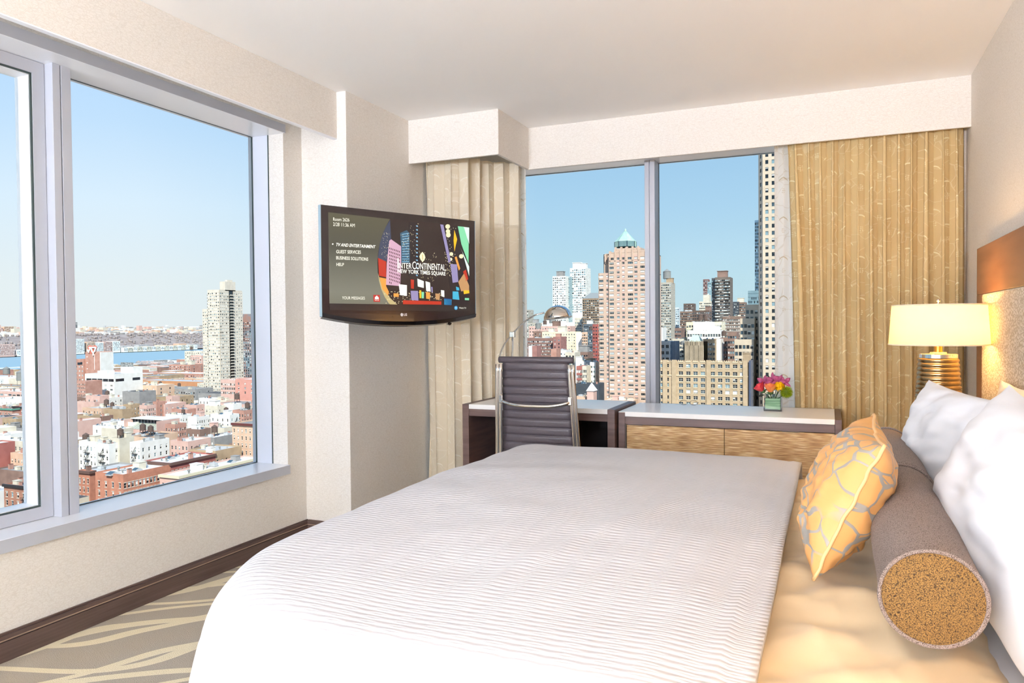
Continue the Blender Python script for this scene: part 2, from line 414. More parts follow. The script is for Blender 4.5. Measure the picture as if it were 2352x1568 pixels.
CURT_L = curtain_mat('curtain_linen', '#efe3cc', '#e8dabf', '#fbf3e2', .15)
CURT_R = curtain_mat('curtain_gold', '#ead3a0', '#d2b47e', '#f8ecc6', .25)  # same fabric as the left one, the lamp's warmth put into its colour
SHEER = curtain_mat('curtain_sheer', '#fbf6ec', '#f5eee0', '#d9c7a8', .4)

def curtain_mesh(path, z0, z1, wl, amp, seed, full=1.9, nv=26, lean=None, sharp=.6):
    P = [Vector((x, y, 0)) for x, y in path]
    seg = [(P[i+1]-P[i]).length for i in range(len(P)-1)]; T = sum(seg)
    def pos(s):
        s = max(0, min(T, s))
        for i, l in enumerate(seg):
            if s <= l or i == len(seg)-1:
                d = (P[i+1]-P[i])/l; return P[i]+d*s, d
            s -= l
    def nrm(s):
        d = (pos(s+.09)[0]-pos(s-.09)[0]).normalized(); return Vector((-d.y, d.x, 0))
    waves = T/wl; nu = max(12, int(waves*12))
    def fn(u, v):
        s = u*T; p, d = pos(s); n = nrm(s)
        ph = 2*math.pi*waves*u + 1.1*mnoise.noise((u*waves*.55, v*.9, seed)) + 1.4*mnoise.noise((u*waves*.22+5, v*.6, seed+3))
        a = amp*(.75+.5*mnoise.noise((u*waves*.6, v*1.3, seed+9)))*(1+.25*(1-v))
        c = math.sin(ph); o = a*(abs(c)**sharp)*(1 if c > 0 else -1)
        sh = a*.55*math.sin(2*ph)
        q = p+n*o+d*sh
        if lean: q += d*lean(v)*max(0, 1-u*3.5)
        return (q.x, q.y, z0+(z1-z0)*v)
    return MB().grid(fn, nu, nv, uvf=lambda u, v: (u*T*full, v*(z1-z0)))
t = curtain_mesh([(-2.60, 4.56), (-2.32, 4.61), (-2.245, 4.84), (-2.055, 5.00)], .015, 2.45, .112, .040, 3, full=2.0)
o = t.build('curtain', CURT_L, smooth=True)
props(o, 'beige embroidered curtain gathered in the corner behind the television and the lamp', 'curtain')
t = curtain_mesh([(-2.135, 5.062), (-2.037, 5.062)], .30, 2.43, .05, .006, 23, full=1.2)
o = t.build('curtain', SHEER, smooth=True)
props(o, 'narrow sheer white curtain strip hanging in front of the glass beside the beige curtain', 'curtain')
t = curtain_mesh([(-.255, 4.985), (.05, 4.99), (.4, 4.985), (.715, 4.99)], .015, 2.43, .072, .040, 11, full=2.6, sharp=.8,
                 lean=lambda v: .055*math.sin(min(1, (1-v)*1.15)*math.pi*.62))
o = t.build('curtain', CURT_R, smooth=True)
props(o, 'golden embroidered curtain in many narrow folds behind the bedside lamp', 'curtain')
t = curtain_mesh([(-.325, 5.055), (-.13, 5.058)], .30, 2.43, .06, .010, 31, full=1.3)
o = t.build('curtain', SHEER, smooth=True)
props(o, 'pale lining curtain showing as a light strip beside the golden curtain', 'curtain')

# ================================================================ headboard
HBW = mat('headboard_wood', '#7a5238', .4, var=(2.5, '#8a6044'), stretch=(1, 1, 8), bump=(120, .06))
m = mat('headboard_fabric', '#d9cdbb', .85); g = N(m); tc = g.new('ShaderNodeTexCoord').outputs['Object']
vv = g.new('ShaderNodeTexVoronoi'); vv.feature = 'DISTANCE_TO_EDGE'; vv.inputs['Scale'].default_value = 70; g.L(tc, vv.inputs['Vector'])
ee = g.m('LESS_THAN', vv.outputs['Distance'], .13)
g.L(g.mix(ee, '#e3d8c8', '#b9a88f'), g.p.inputs['Base Color']); g.bump(ee, .6, .004); HBF = m
HB = thing('headboard', 'wide brown wooden headboard with a beige woven upholstered panel on the right wall', 'headboard', (XR, 2.45, 0))
ya, yb, ia, ib = .62, 4.268, .85, 4.045
b = MB().box(.66, XR-.001, ya, yb, 1.411, 1.637).box(.66, XR-.001, ya, ia, .25, 1.411).box(.66, XR-.001, ib, yb, .25, 1.411)
b.build('frame', HBW, HB, bevel=.003)
MB().box(.645, XR-.002, ia+.002, ib-.002, .25, 1.409).build('upholstered_panel', HBF, HB, bevel=.012, seg=4)

# ================================================================ desk and credenza
TOPW = mat('white_lacquer', '#fcfbf8', .22, spec=.3)
DINT = mat('dark_interior', '#1d1216', .5)
D = thing('desk', 'dark wooden writing desk with inset white top behind the office chair', 'desk', (-1.66, 4.57, 0))
dx0, dx1, dy0, dy1, dz = -2.205, -1.186, 4.335, 4.865, .775
b = MB().box(dx0, dx0+.045, dy0, dy1, 0, dz); b.build('side_panel', DARKW, D, bevel=.0015)
b = MB().box(dx1-.045, dx1, dy0, dy1, 0, dz-.001); b.build('side_panel', DARKW, D, bevel=.0015)
MB().box(dx0+.0455, dx1-.0455, dy0+.002, dy1, dz-.030, dz).build('desk_top', TOPW, D, bevel=.002)
MB().box(dx0+.0455, dx1-.0455, dy0+.008, dy0+.028, dz-.076, dz-.031).build('front_rail', DARKW, D, bevel=.001)
MB().box(dx0+.0455, dx1-.0455, dy1-.03, dy1-.01, .12, dz-.031).build('back_panel', DINT, D)
MB().box(-1.58, -1.555, dy0+.05, dy1-.031, .12, dz-.077).build('divider', DARKW, D)
MB().box(-1.5545, dx1-.0455, dy0+.06, dy1-.031, .40, .42).build('shelf', DARKW, D)
weave = mat('woven_wood_front', '#b08a5c', .65); g = N(weave)
tc = g.new('ShaderNodeTexCoord').outputs['Object']; mp = g.new('ShaderNodeMapping'); g.L(tc, mp.inputs['Vector']); mp.inputs['Scale'].default_value = (7, 7, 190)
nz = g.new('ShaderNodeTexNoise'); nz.inputs['Scale'].default_value = 1.6; nz.inputs['Detail'].default_value = 4; g.L(mp.outputs[0], nz.inputs['Vector'])
g.L(g.ramp(nz.outputs['Fac'], [(.3, '#7d5836'), (.47, '#b08858'), (.60, '#d8bc8c'), (.75, '#efe0c0')]), g.p.inputs['Base Color']); g.bump(nz.outputs['Fac'], .7, .004)
K = thing('credenza', 'low dark wooden credenza with white top and woven wooden drawer fronts under the window', 'credenza', (-.56, 4.65, 0))
kx0, kx1, ky0, ky1, kz = -1.121, .057, 4.37, 4.93, .76
MB().box(kx0-.052, kx0-.012, ky0, ky1, 0, kz-.004).build('side_panel', DARKW, K, bevel=.0015)
MB().box(kx0-.052, kx0-.0125, ky0+.004, ky1, kz-.0038, kz).build('panel_cap', TOPW, K)
kx0 -= .012
MB().box(kx1-.034, kx1, ky0, ky1, 0, kz).build('side_panel', DARKW, K, bevel=.0015)
MB().box(kx0, kx1-.0345, ky0+.001, ky1-.02, kz-.028, kz+.001).build('credenza_top', TOPW, K, bevel=.002)
MB().box(kx0, kx1-.0345, ky1-.0195, ky1, kz-.028, kz).build('back_strip', DARKW, K)
MB().box(kx0, kx1-.0345, ky0+.006, ky0+.03, kz-.074, kz-.029).build('front_rail', DARKW, K, bevel=.001)
MB().box(kx0, kx1-.0345, ky0+.05, ky1-.03, .06, kz-.08).build('carcass', DINT, K)
split_x = -.556
for r_, (za, zb) in enumerate(((.385, .682), (.08, .378))):
    for xa, xb in ((kx0+.010, split_x-.0015), (split_x+.0015, kx1-.036)):
        f = MB().box(xa, xb, ky0+.006, ky0+.03, za, zb).build('drawer', weave, K, bevel=.0012)
        hx = xa+.052 if xa < -1 else xb-.22
        MB().box(hx-.045, hx+.045, ky0-.004, ky0+.02, zb+.001, zb+.004).build('handle', CHROME, f)
MB().box(kx0+.001, kx0+.008, ky0+.004, ky0+.03, .08, .685).build('edge_strip', CHROME, K)

# small eyeglasses on the credenza
G = thing('eyeglasses', 'small thin wire eyeglasses lying on the white credenza top near the window', 'eyeglasses', (-.84, 4.86, kz+.001))
WIRE = mat('dark_wire', '#3a3436', .3, metal=.7)
for sx in (-1, 1):
    pts = [(-.84+sx*.031+.024*math.cos(a), 4.86, kz+.0165+.0145*math.sin(a)) for a in [k*math.pi/8 for k in range(16)]]
    MB().tube(pts, .0011, 6, closed=True).build('rim', WIRE, G, smooth=True)
    MB().tube([(-.84+sx*.055, 4.86, kz+.02), (-.84+sx*.057, 4.90, kz+.016), (-.84+sx*.045, 4.915, kz+.003)], .001, 6).build('temple', WIRE, G, smooth=True)
MB().tube([(-.847, 4.86, kz+.02), (-.84, 4.86, kz+.023), (-.833, 4.86, kz+.02)], .001, 6).build('bridge', WIRE, G, smooth=True)

# ================================================================ office chair
LEA = mat('grey_leather', '#4b4348', .42, bump=(180, .12))
CH = thing('office_chair', 'grey ribbed leather office chair with chrome frame in front of the desk', 'office chair', (-1.538, 4.03, 0), 0)
def back_y(z): return -.090+.045*sst(.45, 1.12, 1.12-z+.45) if z < 1.12 else -.090
def bw(z): return .199+.024*(1.105-z)/.6          # half width of the leather
zt, zb_ = 1.102, .47
ribs = 13
def leather(u, v):
    z = zt-.03-(zt-.03-zb_)*v
    fr_ = (ribs*v) % 1; rib = min(1, 5*min(fr_, 1-fr_))**.7
    s_ = (u*2-1)
    if u <= .5: pass
    return (s_*bw(z), back_y(z)-.006-.009*rib*(1-.3*abs(s_)**6)+.012*(s_*s_), z)
b = MB().grid(leather, 12, ribs*8)
b.build('backrest', LEA, CH, world=False, smooth=True, solid=.012)
b = MB().tube([(x/10*.225, back_y(zt)-.004+.012*(x/10)**2, zt-.016) for x in range(-10, 11)], .019, 14)
b.build('head_roll', LEA, CH, world=False, smooth=True)
for sx in (-1, 1):
    t = MB()
    for d in range(2):
        off = d*.0205-.003
        t.grid(lambda u, v, off=off, sx=sx: (sx*(bw(zt-.04-(zt-.04-.42)*v)+off+.0195*u), back_y(zt-.04-(zt-.04-.42)*v)-.020-.006*math.sin(math.pi*u), zt-.04-(zt-.04-.42)*v), 6, 16)
    t.build('side_rail', CHROME, CH, world=False, smooth=True, solid=.008)
    pts = [(sx*(bw(z)+.02), back_y(z)-.008, z) for z in (.44, .43)] + [(sx*.25, .10, .435), (sx*.25, .40, .45)]
    MB().tube(pts, .013, 10).build('seat_rail', CHROME, CH, world=False, smooth=True)
    MB().box(sx*(bw(.86))-.012, sx*(bw(.86))+.012, back_y(.86)-.036, back_y(.86)-.02, .835, .885).build('bracket', CHROME, CH, world=False, bevel=.005)
pts = [(x/12*(bw(.86)-.004), back_y(.85)-.030-.028*(1-(x/12)**4), .852-.024*(1-abs(x/12)**3.0)) for x in range(-12, 13)]
MB().tube(pts, .0095, 12).build('cross_bar', CHROME, CH, world=False, smooth=True)
b = MB().grid(lambda u, v: ((u*2-1)*.24, .02+.44*v, .445-.02*math.sin(math.pi*v)+.008*abs(math.sin(math.pi*9*v))), 10, 60)
b.build('seat', LEA, CH, world=False, smooth=True, solid=.014)
MB().lathe([(.03, .10), (.03, .30), (.022, .30), (.022, .42), (.06, .43)], (0, .22, 0), 18).build('column', CHROME, CH, world=False, split=35)
for k in range(5):
    a = k*2*math.pi/5+.3
    leg = MB().tube([(0.02*math.cos(a), .22+.02*math.sin(a), .115), (.30*math.cos(a), .22+.30*math.sin(a), .075)], [.022, .014], 8).build('leg', CHROME, CH, world=False, smooth=True)
    c = Vector((.30*math.cos(a), .22+.30*math.sin(a), .028))
    MB().tube([c+Vector((-.02*math.sin(a), .02*math.cos(a), 0)), c-Vector((-.02*math.sin(a), .02*math.cos(a), 0))], .027, 14).build('caster', BLACKG, leg, world=False, smooth=False)

# ================================================================ desk lamp
DL = thing('desk_lamp', 'chrome arched desk lamp with half dome head standing on the desk behind the chair', 'desk lamp', (-1.972, 4.6, dz))
LY = 4.6
def lp(px, py): p = at(px, py, 1, LY); return (p.x, LY, p.z)
j = lp(1177, 768)
MB().lathe([(.085, 0), (.085, .012), (.075, .018), (.01, .02)], (-1.972, LY, dz), 36).build('base', CHROME, DL, split=35)
MB().tube([(-1.972, LY, dz+.01), j], .0065, 10).build('pole', CHROME, DL, smooth=True)
MB().box(j[0]-.018, j[0]+.018, LY-.016, LY+.016, j[2]-.020, j[2]+.020).build('joint', CHROME, DL, bevel=.004)
arc = [lp(*p) for p in ((1146, 822), (1150, 808), (1158, 790), (1170, 775), (1180, 763), (1195, 747), (1212, 733), (1230, 723), (1250, 718))]
MB().tube(arc, .0055, 10).build('arm', CHROME, DL, smooth=True)
hx, hz = lp(1283, 731)[0], lp(1284, 733)[2]
Rl = .094
def dome(u, v):
    a = u*2*math.pi; b_ = v*math.pi/2
    r = Rl*math.sin(b_+.0001)
    return (r*math.cos(a), r*math.sin(a)*.9, Rl*.92*math.cos(b_))
d_ = MB().grid(dome, 32, 12, wrapu=True)
M_ = Matrix.Translation((hx-.004, LY, hz+.004)) @ Matrix.Rotation(math.radians(-6), 4, 'Y')
d_.xf(M_).build('shade', CHROME, DL, smooth=True, solid=.002)
MB().lathe([(.012, -.004), (.018, -.018), (.016, -.034), (.003, -.042)], (hx, LY, hz+.06), 14).build('bulb', mat('bulb_glass', '#f4efe6', .3), DL, smooth=True)

# ================================================================ television
TVR = math.radians(63.7)
TV = thing('television', 'black flat screen television on a wall arm showing a hotel menu and city lights', 'television', (-2.215, 3.646, 1.627), TVR)
BZ = mat('tv_bezel', '#2b2324', .16, coat=.5)
b = MB()
def tvshell(u, v):
    # rounded frame body, bottom edge sags in the middle
    x = (u*2-1)*.505
    zt_, zb_ = .292, -.300-.040*(1-abs(u*2-1)**2.6)
    return x, zt_+(zb_-zt_)*v
n_ = 40
t = MB()
top = [(x, .292) for x in (-.505, .505)]
bot = [(-.505+1.01*k/n_, -.292-.046*(1-abs(2*k/n_-1)**2.2)) for k in range(n_+1)]
poly = [(-.505, .292)]+bot+[(.505, .292)]
i = len(t.v)
# outer shell: front ring, sides, back
fr = [(x, -.004, z) for x, z in poly]; bk = [(x*.93, .085, z*.93) for x, z in poly]; mid = [(x, .022, z) for x, z in poly]
for k in range(len(poly)):
    k2 = (k+1) % len(poly)
    t.face([fr[k], mid[k], mid[k2], fr[k2]]); t.face([mid[k], bk[k], bk[k2], mid[k2]])
t.face([bk[k] for k in range(len(poly))])
s0, s1, t0_, t1_ = -.463, .463, .256, -.256
ins = [(s0, t0_), (s0, t1_), (s1, t1_), (s1, t0_)]
t.face([(-.505, -.004, .292), (s0, -.004, t0_), (s0, -.004, t1_), (-.505, -.004, -.292)][::-1])
t.face([(.505, -.004, .292), (.505, -.004, -.292), (s1, -.004, t1_), (s1, -.004, t0_)][::-1])
t.face([(-.505, -.004, .292), (.505, -.004, .292), (s1, -.004, t0_), (s0, -.004, t0_)][::-1])
cur = [(-.505, -.004, -.292)]+[(x, -.004, z) for x, z in bot]+[(.505, -.004, -.292)]
for k in range(n_):
    xa, za = bot[k]; xb, zb2 = bot[k+1]
    ua, ub = s0+(s1-s0)*k/n_, s0+(s1-s0)*(k+1)/n_
    t.face([(xa, -.004, za), (xb, -.004, zb2), (ub, -.004, t1_), (ua, -.004, t1_)])
t.build('bezel', BZ, TV, world=False)
tl = MB()
for k in range(n_):                              # glossy lower lip that curls back
    xa, za = bot[k]; xb, zb2 = bot[k+1]
    tl.face([(xa, -.006, za+.002), (xb, -.006, zb2+.002), (xb, -.012, zb2+.022), (xa, -.012, za+.022)][::-1])
    tl.face([(xa, .02, za-.008), (xb, .02, zb2-.008), (xb, -.006, zb2+.002), (xa, -.006, za+.002)][::-1])
tl.build('speaker_lip', BLACKG, TV, world=False)
for xa in (-.5072, .5052):
    MB().box(xa, xa+.002, -.006, .020, -.290, .292).build('edge_strip', mat('clear_edge', '#9fb4bd', .1), TV, world=False)
MB().tube([(.33, .02, -.327), (.33, .045, -.322)], .013, 14).build('knob', BLACKG, TV, world=False)
MB().box(-.16, .16, .085, .11, -.12, .12).build('wall_plate', BLACKG, TV, world=False)
ar = MB().tube([Vector((-2.20, 3.70, 1.62)), Vector((-2.40, 4.02, 1.62)), Vector((-2.615, 3.95, 1.62))], .02, 8)
ar.box(-2.619, -2.60, 3.85, 4.05, 1.50, 1.74); ar.build('wall_arm', BLACKG, TV)
HM = [0.000565452, -7.68771e-06, -0.584956, 2.94799e-05, -0.000485474, 0.348322, -8.73768e-05, 2.36189e-06]
def q(x, y):
    d = HM[6]*x+HM[7]*y+1
    return ((HM[0]*x+HM[1]*y+HM[2])/d, (HM[3]*x+HM[4]*y+HM[5])/d)
def glow(name, c, s=1.0):
    if name in MATS: return MATS[name]
    m = bpy.data.materials.new(name); m.use_nodes = True; n = m.node_tree.nodes
    p = n['Principled BSDF']; p.inputs['Base Color'].default_value = (.01, .01, .01, 1); p.inputs['Roughness'].default_value = .2
    p.inputs['Emission Color'].default_value = lin(c); p.inputs['Emission Strength'].default_value = s; MATS[name] = m; return m
GS = .66
panel = glow('screen_grey', '#5a5a4c', GS); g = N(panel)
tc = g.new('ShaderNodeTexCoord').outputs['Object']; sp = g.new('ShaderNodeSeparateXYZ'); g.L(tc, sp.inputs[0])
g.L(g.ramp(g.m('ADD', g.m('MULTIPLY', sp.outputs[2], -1.9), .5), [(0, '#55523f'), (.35, '#4c4b40'), (.8, '#77776a'), (1, '#6b6b5c')]), g.p.inputs['Emission Color'])
LAY = [0]
def poly_s(pts, m, lay, name='picture', raw=False, parent=None):
    P = pts if raw else [q(*p) for p in pts]
    P = [(max(-.463, min(.463, x)), -.0042-.0003*lay, max(-.256, min(.256, z))) for x, z in P]
    return P
SCR = MB().box(-.463, .463, -.0040, -.002, -.256, .256).build('screen', glow('screen_black', '#2d2220', GS), TV, world=False)
class Layer:
    def __init__(s, name, m): s.b = MB(); s.n = name; s.m = m
    def p(s, pts, lay): s.b.face(poly_s(pts, None, lay)); return s
    def done(s):
        if s.n == 'billboard':
            for f in s.b.f: MB().face([s.b.v[i] for i in f]).build(s.n, s.m, SCR, world=False)
            return
        o = s.b.build(s.n, s.m, SCR, world=False)
        if s.n == 'lit_windows': o['kind'] = 'stuff'
arc_l = [(893, 292), (850, 370), (810, 460), (782, 560), (766, 660), (760, 750), (762, 850), (776, 940), (800, 1030), (835, 1110), (880, 1180), (895, 1192)]
Layer('menu_panel', panel).p([(235, 215)]+arc_l+[(248, 1178)], 1).done()
Layer('gold_arc', glow('scr_gold', '#b7a777', GS)).p([(776, 940), (800, 1030), (835, 1110), (880, 1180), (895, 1192), (972, 1195), (900, 1130), (835, 1040), (795, 960), (765, 860)], 2).done()
L_ = Layer('night_towers', glow('scr_blue', '#3a4258', GS))
L_.p([(893, 300), (905, 500), (870, 700), (850, 740), (764, 700), (782, 560), (810, 460), (850, 370)], 2); L_.done()
L_ = Layer('night_towers', glow('scr_dark', '#241c20', GS)); L_.p([(1095, 320), (1180, 330), (1190, 600), (1215, 900), (1090, 900)], 2); L_.p([(1440, 360), (1620, 375), (1740, 900), (1740, 1210), (1560, 1200)], 2); L_.done()
L_ = Layer('night_towers', glow('scr_teal', '#33566b', GS)); L_.p([(1000, 440), (1070, 410), (1098, 440), (1105, 760), (1015, 760), (1008, 560)], 3); L_.done()
L_ = Layer('pink_tower', glow('scr_pink', '#c9a0b4', GS)); L_.p([(885, 520), (905, 505), (1010, 580), (1012, 760), (1000, 1000), (850, 985), (858, 760)], 4); L_.done()
L_ = Layer('lit_windows', glow('scr_win', '#4a2c33', GS))
for r_ in range(11):
    for c_ in range(7):
        x = 884+c_*17.5; y = 590+r_*36+c_*6
        if y < 960: L_.p([(x, y), (x+8, y+3), (x+8, y+22), (x, y+19)], 5)
L_.done()
L_ = Layer('lit_windows', glow('scr_lights', '#f1e3b5', GS))
rr = random.Random(3)
def dots(n, x0, x1, y0, y1, s):
    for _ in range(n):
        x, y = rr.uniform(x0, x1), rr.uniform(y0, y1); L_.p([(x, y), (x+s, y+.1*s), (x+s, y+s), (x, y+s)], 6)
dots(60, 800, 890, 430, 700, 4); dots(45, 1005, 1095, 440, 740, 5); dots(25, 1100, 1210, 340, 700, 5)
dots(60, 1220, 1400, 640, 960, 5); dots(30, 1460, 1600, 360, 700, 6); dots(60, 1480, 1560, 640, 900, 5); dots(80, 830, 1480, 1050, 1180, 7)
for x, y, s in ((1505, 375, 26), (1508, 425, 24), (1512, 465, 26), (1545, 665, 20), (1540, 720, 16), (1650, 690, 24)):
    L_.p([(x+s*math.cos(k*.785), y+s*math.sin(k*.785)) for k in range(8)], 7)
L_.done()
L_ = Layer('lit_windows', glow('scr_bluewin', '#7fb1cf', GS))
for r_ in range(12): L_.p([(1020, 450+r_*26), (1095, 440+r_*27), (1095, 447+r_*27), (1020, 457+r_*26)], 6)
for r_ in range(14): L_.p([(1168, 360+r_*40), (1186, 362+r_*40), (1190, 376+r_*40), (1172, 374+r_*40)], 6)
L_.done()
for nm, c, ps in (
    ('scr_red', '#b8321f', [[(764, 700), (850, 740), (850, 905), (775, 890)], [(1112, 930), (1148, 935), (1146, 1030), (1115, 1025)], [(1670, 850), (1700, 830), (1725, 930), (1700, 960)], [(1030, 1150), (1440, 1165), (1440, 1200), (1030, 1192)]]),
    ('scr_orange', '#ef9a45', [[(780, 905), (850, 920), (850, 1000), (880, 1060), (870, 1100), (810, 1030)], [(1275, 1065), (1320, 1070), (1318, 1140), (1278, 1135)], [(930, 1075), (985, 1080), (985, 1115), (930, 1110)], [(1580, 700), (1600, 690), (1640, 820), (1625, 840)]]),
    ('scr_white', '#eef0e6', [[(985, 980), (1072, 990), (1072, 1105), (1000, 1095)], [(1183, 922), (1252, 950), (1252, 1022), (1188, 1005)], [(1270, 950), (1318, 965), (1325, 1062), (1278, 1052)], [(1435, 1045), (1470, 1050), (1472, 1120), (1440, 1110)]]),
    ('scr_purple', '#8f86ae', [[(1425, 352), (1458, 356), (1540, 740), (1515, 760)], [(1112, 1050), (1190, 1052), (1195, 1155), (1120, 1148)], [(1535, 770), (1605, 775), (1620, 960), (1560, 970)], [(1330, 1010), (1345, 1012), (1348, 1070), (1335, 1068)]]),
    ('scr_yellow', '#f0b81f', [[(1575, 410), (1606, 510), (1592, 570), (1578, 640), (1568, 520)], [(1070, 300)] and [(1675, 1050), (1735, 1040), (1738, 1080), (1680, 1090)], [(1205, 1045), (1225, 1047), (1225, 1130), (1208, 1128)]]),
    ('scr_green', '#7fd0a0', [[(1612, 372), (1680, 380), (1728, 560), (1728, 770), (1650, 560)], [(1228, 1062), (1255, 1064), (1253, 1132), (1230, 1130)], [(1690, 1130), (1735, 1132), (1735, 1155), (1690, 1153)]]),
    ('scr_mint', '#d5ecdf', [[(1672, 380), (1733, 388), (1733, 560)], [(1640, 600), (1660, 640), (1735, 900), (1735, 800)]]),
    ('scr_sky', '#3fa9c9', [[(1560, 1060), (1620, 1062), (1632, 1150), (1560, 1142)], [(1470, 1140), (1548, 1145), (1548, 1205), (1470, 1200)], [(1595, 1010), (1625, 1020), (1632, 1050), (1600, 1050)]]),
    ('scr_navy', '#1d3a78', [[(1468, 1130), (1545, 1140), (1548, 1206), (1470, 1202)]]),
    ('scr_tan', '#b98c5e', [[(1620, 960), (1680, 870), (1735, 1000), (1735, 1050), (1650, 1060)], [(1375, 1080), (1425, 1085), (1420, 1150), (1380, 1145)]])):
    L_ = Layer('billboard', glow(nm, c, GS))
    for p_ in ps: L_.p(p_, 8)
    L_.done()
Layer('screen_bar', glow('scr_bar', '#2a2322', GS)).p([(248, 1178), (1740, 1213), (1748, 1272), (248, 1250)], 9).done()
Layer('message_icon', glow('scr_icon', '#b5352f', GS)).p([(713, 1090), (783, 1092), (785, 1166), (716, 1163)], 9).done()
Layer('message_icon', glow('scr_iconw', '#f2efe8', GS)).p([(750, 1098), (771, 1120), (772, 1152), (730, 1150), (729, 1118)], 10).done()
Layer('message_icon', glow('scr_icon', '#b5352f', GS)).p([(733, 1132), (750, 1142), (768, 1133), (768, 1149), (733, 1147)], 11).done()
Layer('screen_button', glow('scr_btn', '#3f9fd4', GS)).p([(1595+18*math.cos(k*.52), 1235+21*math.sin(k*.52)) for k in range(12)], 10).done()
Layer('menu_bullet', glow('scr_txt', '#f4f1e4', .8)).p([(281+8*math.cos(k*.785), 551+8*math.sin(k*.785)) for k in range(8)], 10).done()
Layer('emblem', glow('scr_emb', '#e8dcae', .8)).p([(1236, 640), (1258, 668), (1267, 700), (1258, 725), (1238, 748), (1216, 722), (1204, 690), (1214, 664)], 10).done()
Layer('emblem', glow('scr_emb2', '#a98d4e', .8)).p([(1233, 668), (1240, 668), (1242, 722), (1235, 722)], 11).done()
def text(s_, p0, p1, m, lay=12, shear=0, name='lettering', parent=None, raw=None, bold=0):
    """flat lettering fitted between two points of the screen"""
    cu = bpy.data.curves.new('lettering', 'FONT'); cu.body = s_; cu.size = 1; cu.shear = shear; cu.offset = bold; cu.resolution_u = 3
    o = bpy.data.objects.new('tmp', cu); C.objects.link(o); dg = bpy.context.evaluated_depsgraph_get()
    me = bpy.data.meshes.new_from_object(o.evaluated_get(dg)); C.objects.unlink(o); bpy.data.objects.remove(o)
    xs = [v.co.x for v in me.vertices]; w_ = max(xs)-min(xs); x0 = min(xs)
    (xa, za), (xb, zb3) = raw if raw else (q(*p0), q(*p1))
    k = (xb-xa)/w_; kz = k*(1.0 if not isinstance(lay, tuple) else lay[1]); lz = lay[0] if isinstance(lay, tuple) else lay
    for v in me.vertices:
        v.co = ((v.co.x-x0)*k+xa, -.0042-.0003*lz, za+v.co.y*kz+(zb3-za)*((v.co.x-x0)/w_))
    me.materials.clear(); me.materials.append(m)
    ob = bpy.data.objects.new(name, me); C.objects.link(ob); ob.parent = parent or SCR; return ob
TX = MATS['scr_txt']; TD = glow('scr_txtd', '#e9e6d6', .75)
text('Room 2626', (285, 306), (458, 316), TD, (12, 1.25))
text('2/28 11:36 AM', (285, 360), (515, 375), TD, (12, 1.25))
text('TV AND ENTERTAINMENT', (318, 573), (738, 600), TX, (12, 1.22), shear=.3, bold=.012)
text('GUEST SERVICES', (318, 648), (580, 656), TD, (12, 1.25), bold=.012)
text('BUSINESS SOLUTIONS', (318, 712), (658, 730), TD, (12, 1.25), bold=.012)
text('HELP', (320, 782), (400, 784), TD, (12, 1.15), bold=.012)
text('YOUR MESSAGES', (380, 1135), (623, 1140), TD, (12, 1.25))
text('I', (972, 812), (982, 812), TX, (12, 1.3)); text('NTER', (990, 812), (1120, 817), TX, (12, 1.35))
text('C', (1128, 820), (1166, 823), TX, (12, 1.6)); text('ONTINENTAL.', (1168, 822), (1490, 840), TX, (12, 1.6))
text('NEW YORK TIMES SQUARE', (972, 860), (1482, 892), TX, (12, 1.15), bold=.006)
text('Watch TV', (1628, 1243), (1704, 1246), TD, (12, 1.1)); text('TV', (1586, 1241), (1604, 1242), TX, (13, 1))
# maker's mark on the lower bezel: a round badge and two letters
MB().face([(-.020+.0095*math.cos(k*.52), -.0052, -.278+.0095*math.sin(k*.52)) for k in range(12)]).build('badge', mat('badge', '#d9d2cf', .3), TV, world=False)
text('LG', None, None, mat('badge', '#d9d2cf', .3), (3, 1.1), raw=((-.0065, -.284), (.0135, -.284)), parent=TV, bold=.02)

# ================================================================ glass vase and its flowers
vz = kz+.001
vx, vy = -.315, 4.715
VA = thing('vase', 'square glass vase with a green leaf wrapped inside, standing on the credenza', 'vase', (vx, vy, vz))
VG = bpy.data.materials.new('vase_glass'); VG.use_nodes = True; _n = VG.node_tree.nodes; _L = VG.node_tree.links.new; _n.remove(_n['Principled BSDF'])
_t = _n.new('ShaderNodeBsdfTransparent'); _t.inputs['Color'].default_value = (.93, .97, .96, 1); _g = _n.new('ShaderNodeBsdfGlossy'); _g.inputs['Roughness'].default_value = .02
_f = _n.new('ShaderNodeFresnel'); _f.inputs['IOR'].default_value = 1.45; _m = _n.new('ShaderNodeMixShader'); _L(_f.outputs[0], _m.inputs[0]); _L(_t.outputs[0], _m.inputs[1]); _L(_g.outputs[0], _m.inputs[2]); _L(_m.outputs[0], _n['Material Output'].inputs['Surface'])
h_, o_, i_ = .100, .050, .045
t = MB()
for z, r_ in ((0, o_), ):
    t.box(vx-o_, vx+o_, vy-o_, vy+o_, vz, vz+.010)
for a in ((-o_, -i_, -o_, o_), (i_, o_, -o_, o_), (-i_, i_, -o_, -i_), (-i_, i_, i_, o_)):
    t.box(vx+a[0], vx+a[1], vy+a[2], vy+a[3], vz+.010, vz+h_)
t.build('glass', VG, VA)
m = mat('leaf_wrap', '#5d8a55', .45); g = N(m); tc = g.new('ShaderNodeTexCoord').outputs['Object']; mp = g.new('ShaderNodeMapping'); g.L(tc, mp.inputs['Vector']); mp.inputs['Scale'].default_value = (6, 6, 150)
nz = g.new('ShaderNodeTexNoise'); g.L(mp.outputs[0], nz.inputs['Vector']); nz.inputs['Scale'].default_value = 1.5; g.L(g.ramp(nz.outputs['Fac'], [(.35, '#5f8f60'), (.55, '#9cc48d'), (.7, '#cfe3b8')]), g.p.inputs['Base Color'])
g.n['Principled BSDF'].inputs['Emission Strength'].default_value = 0
t = MB()
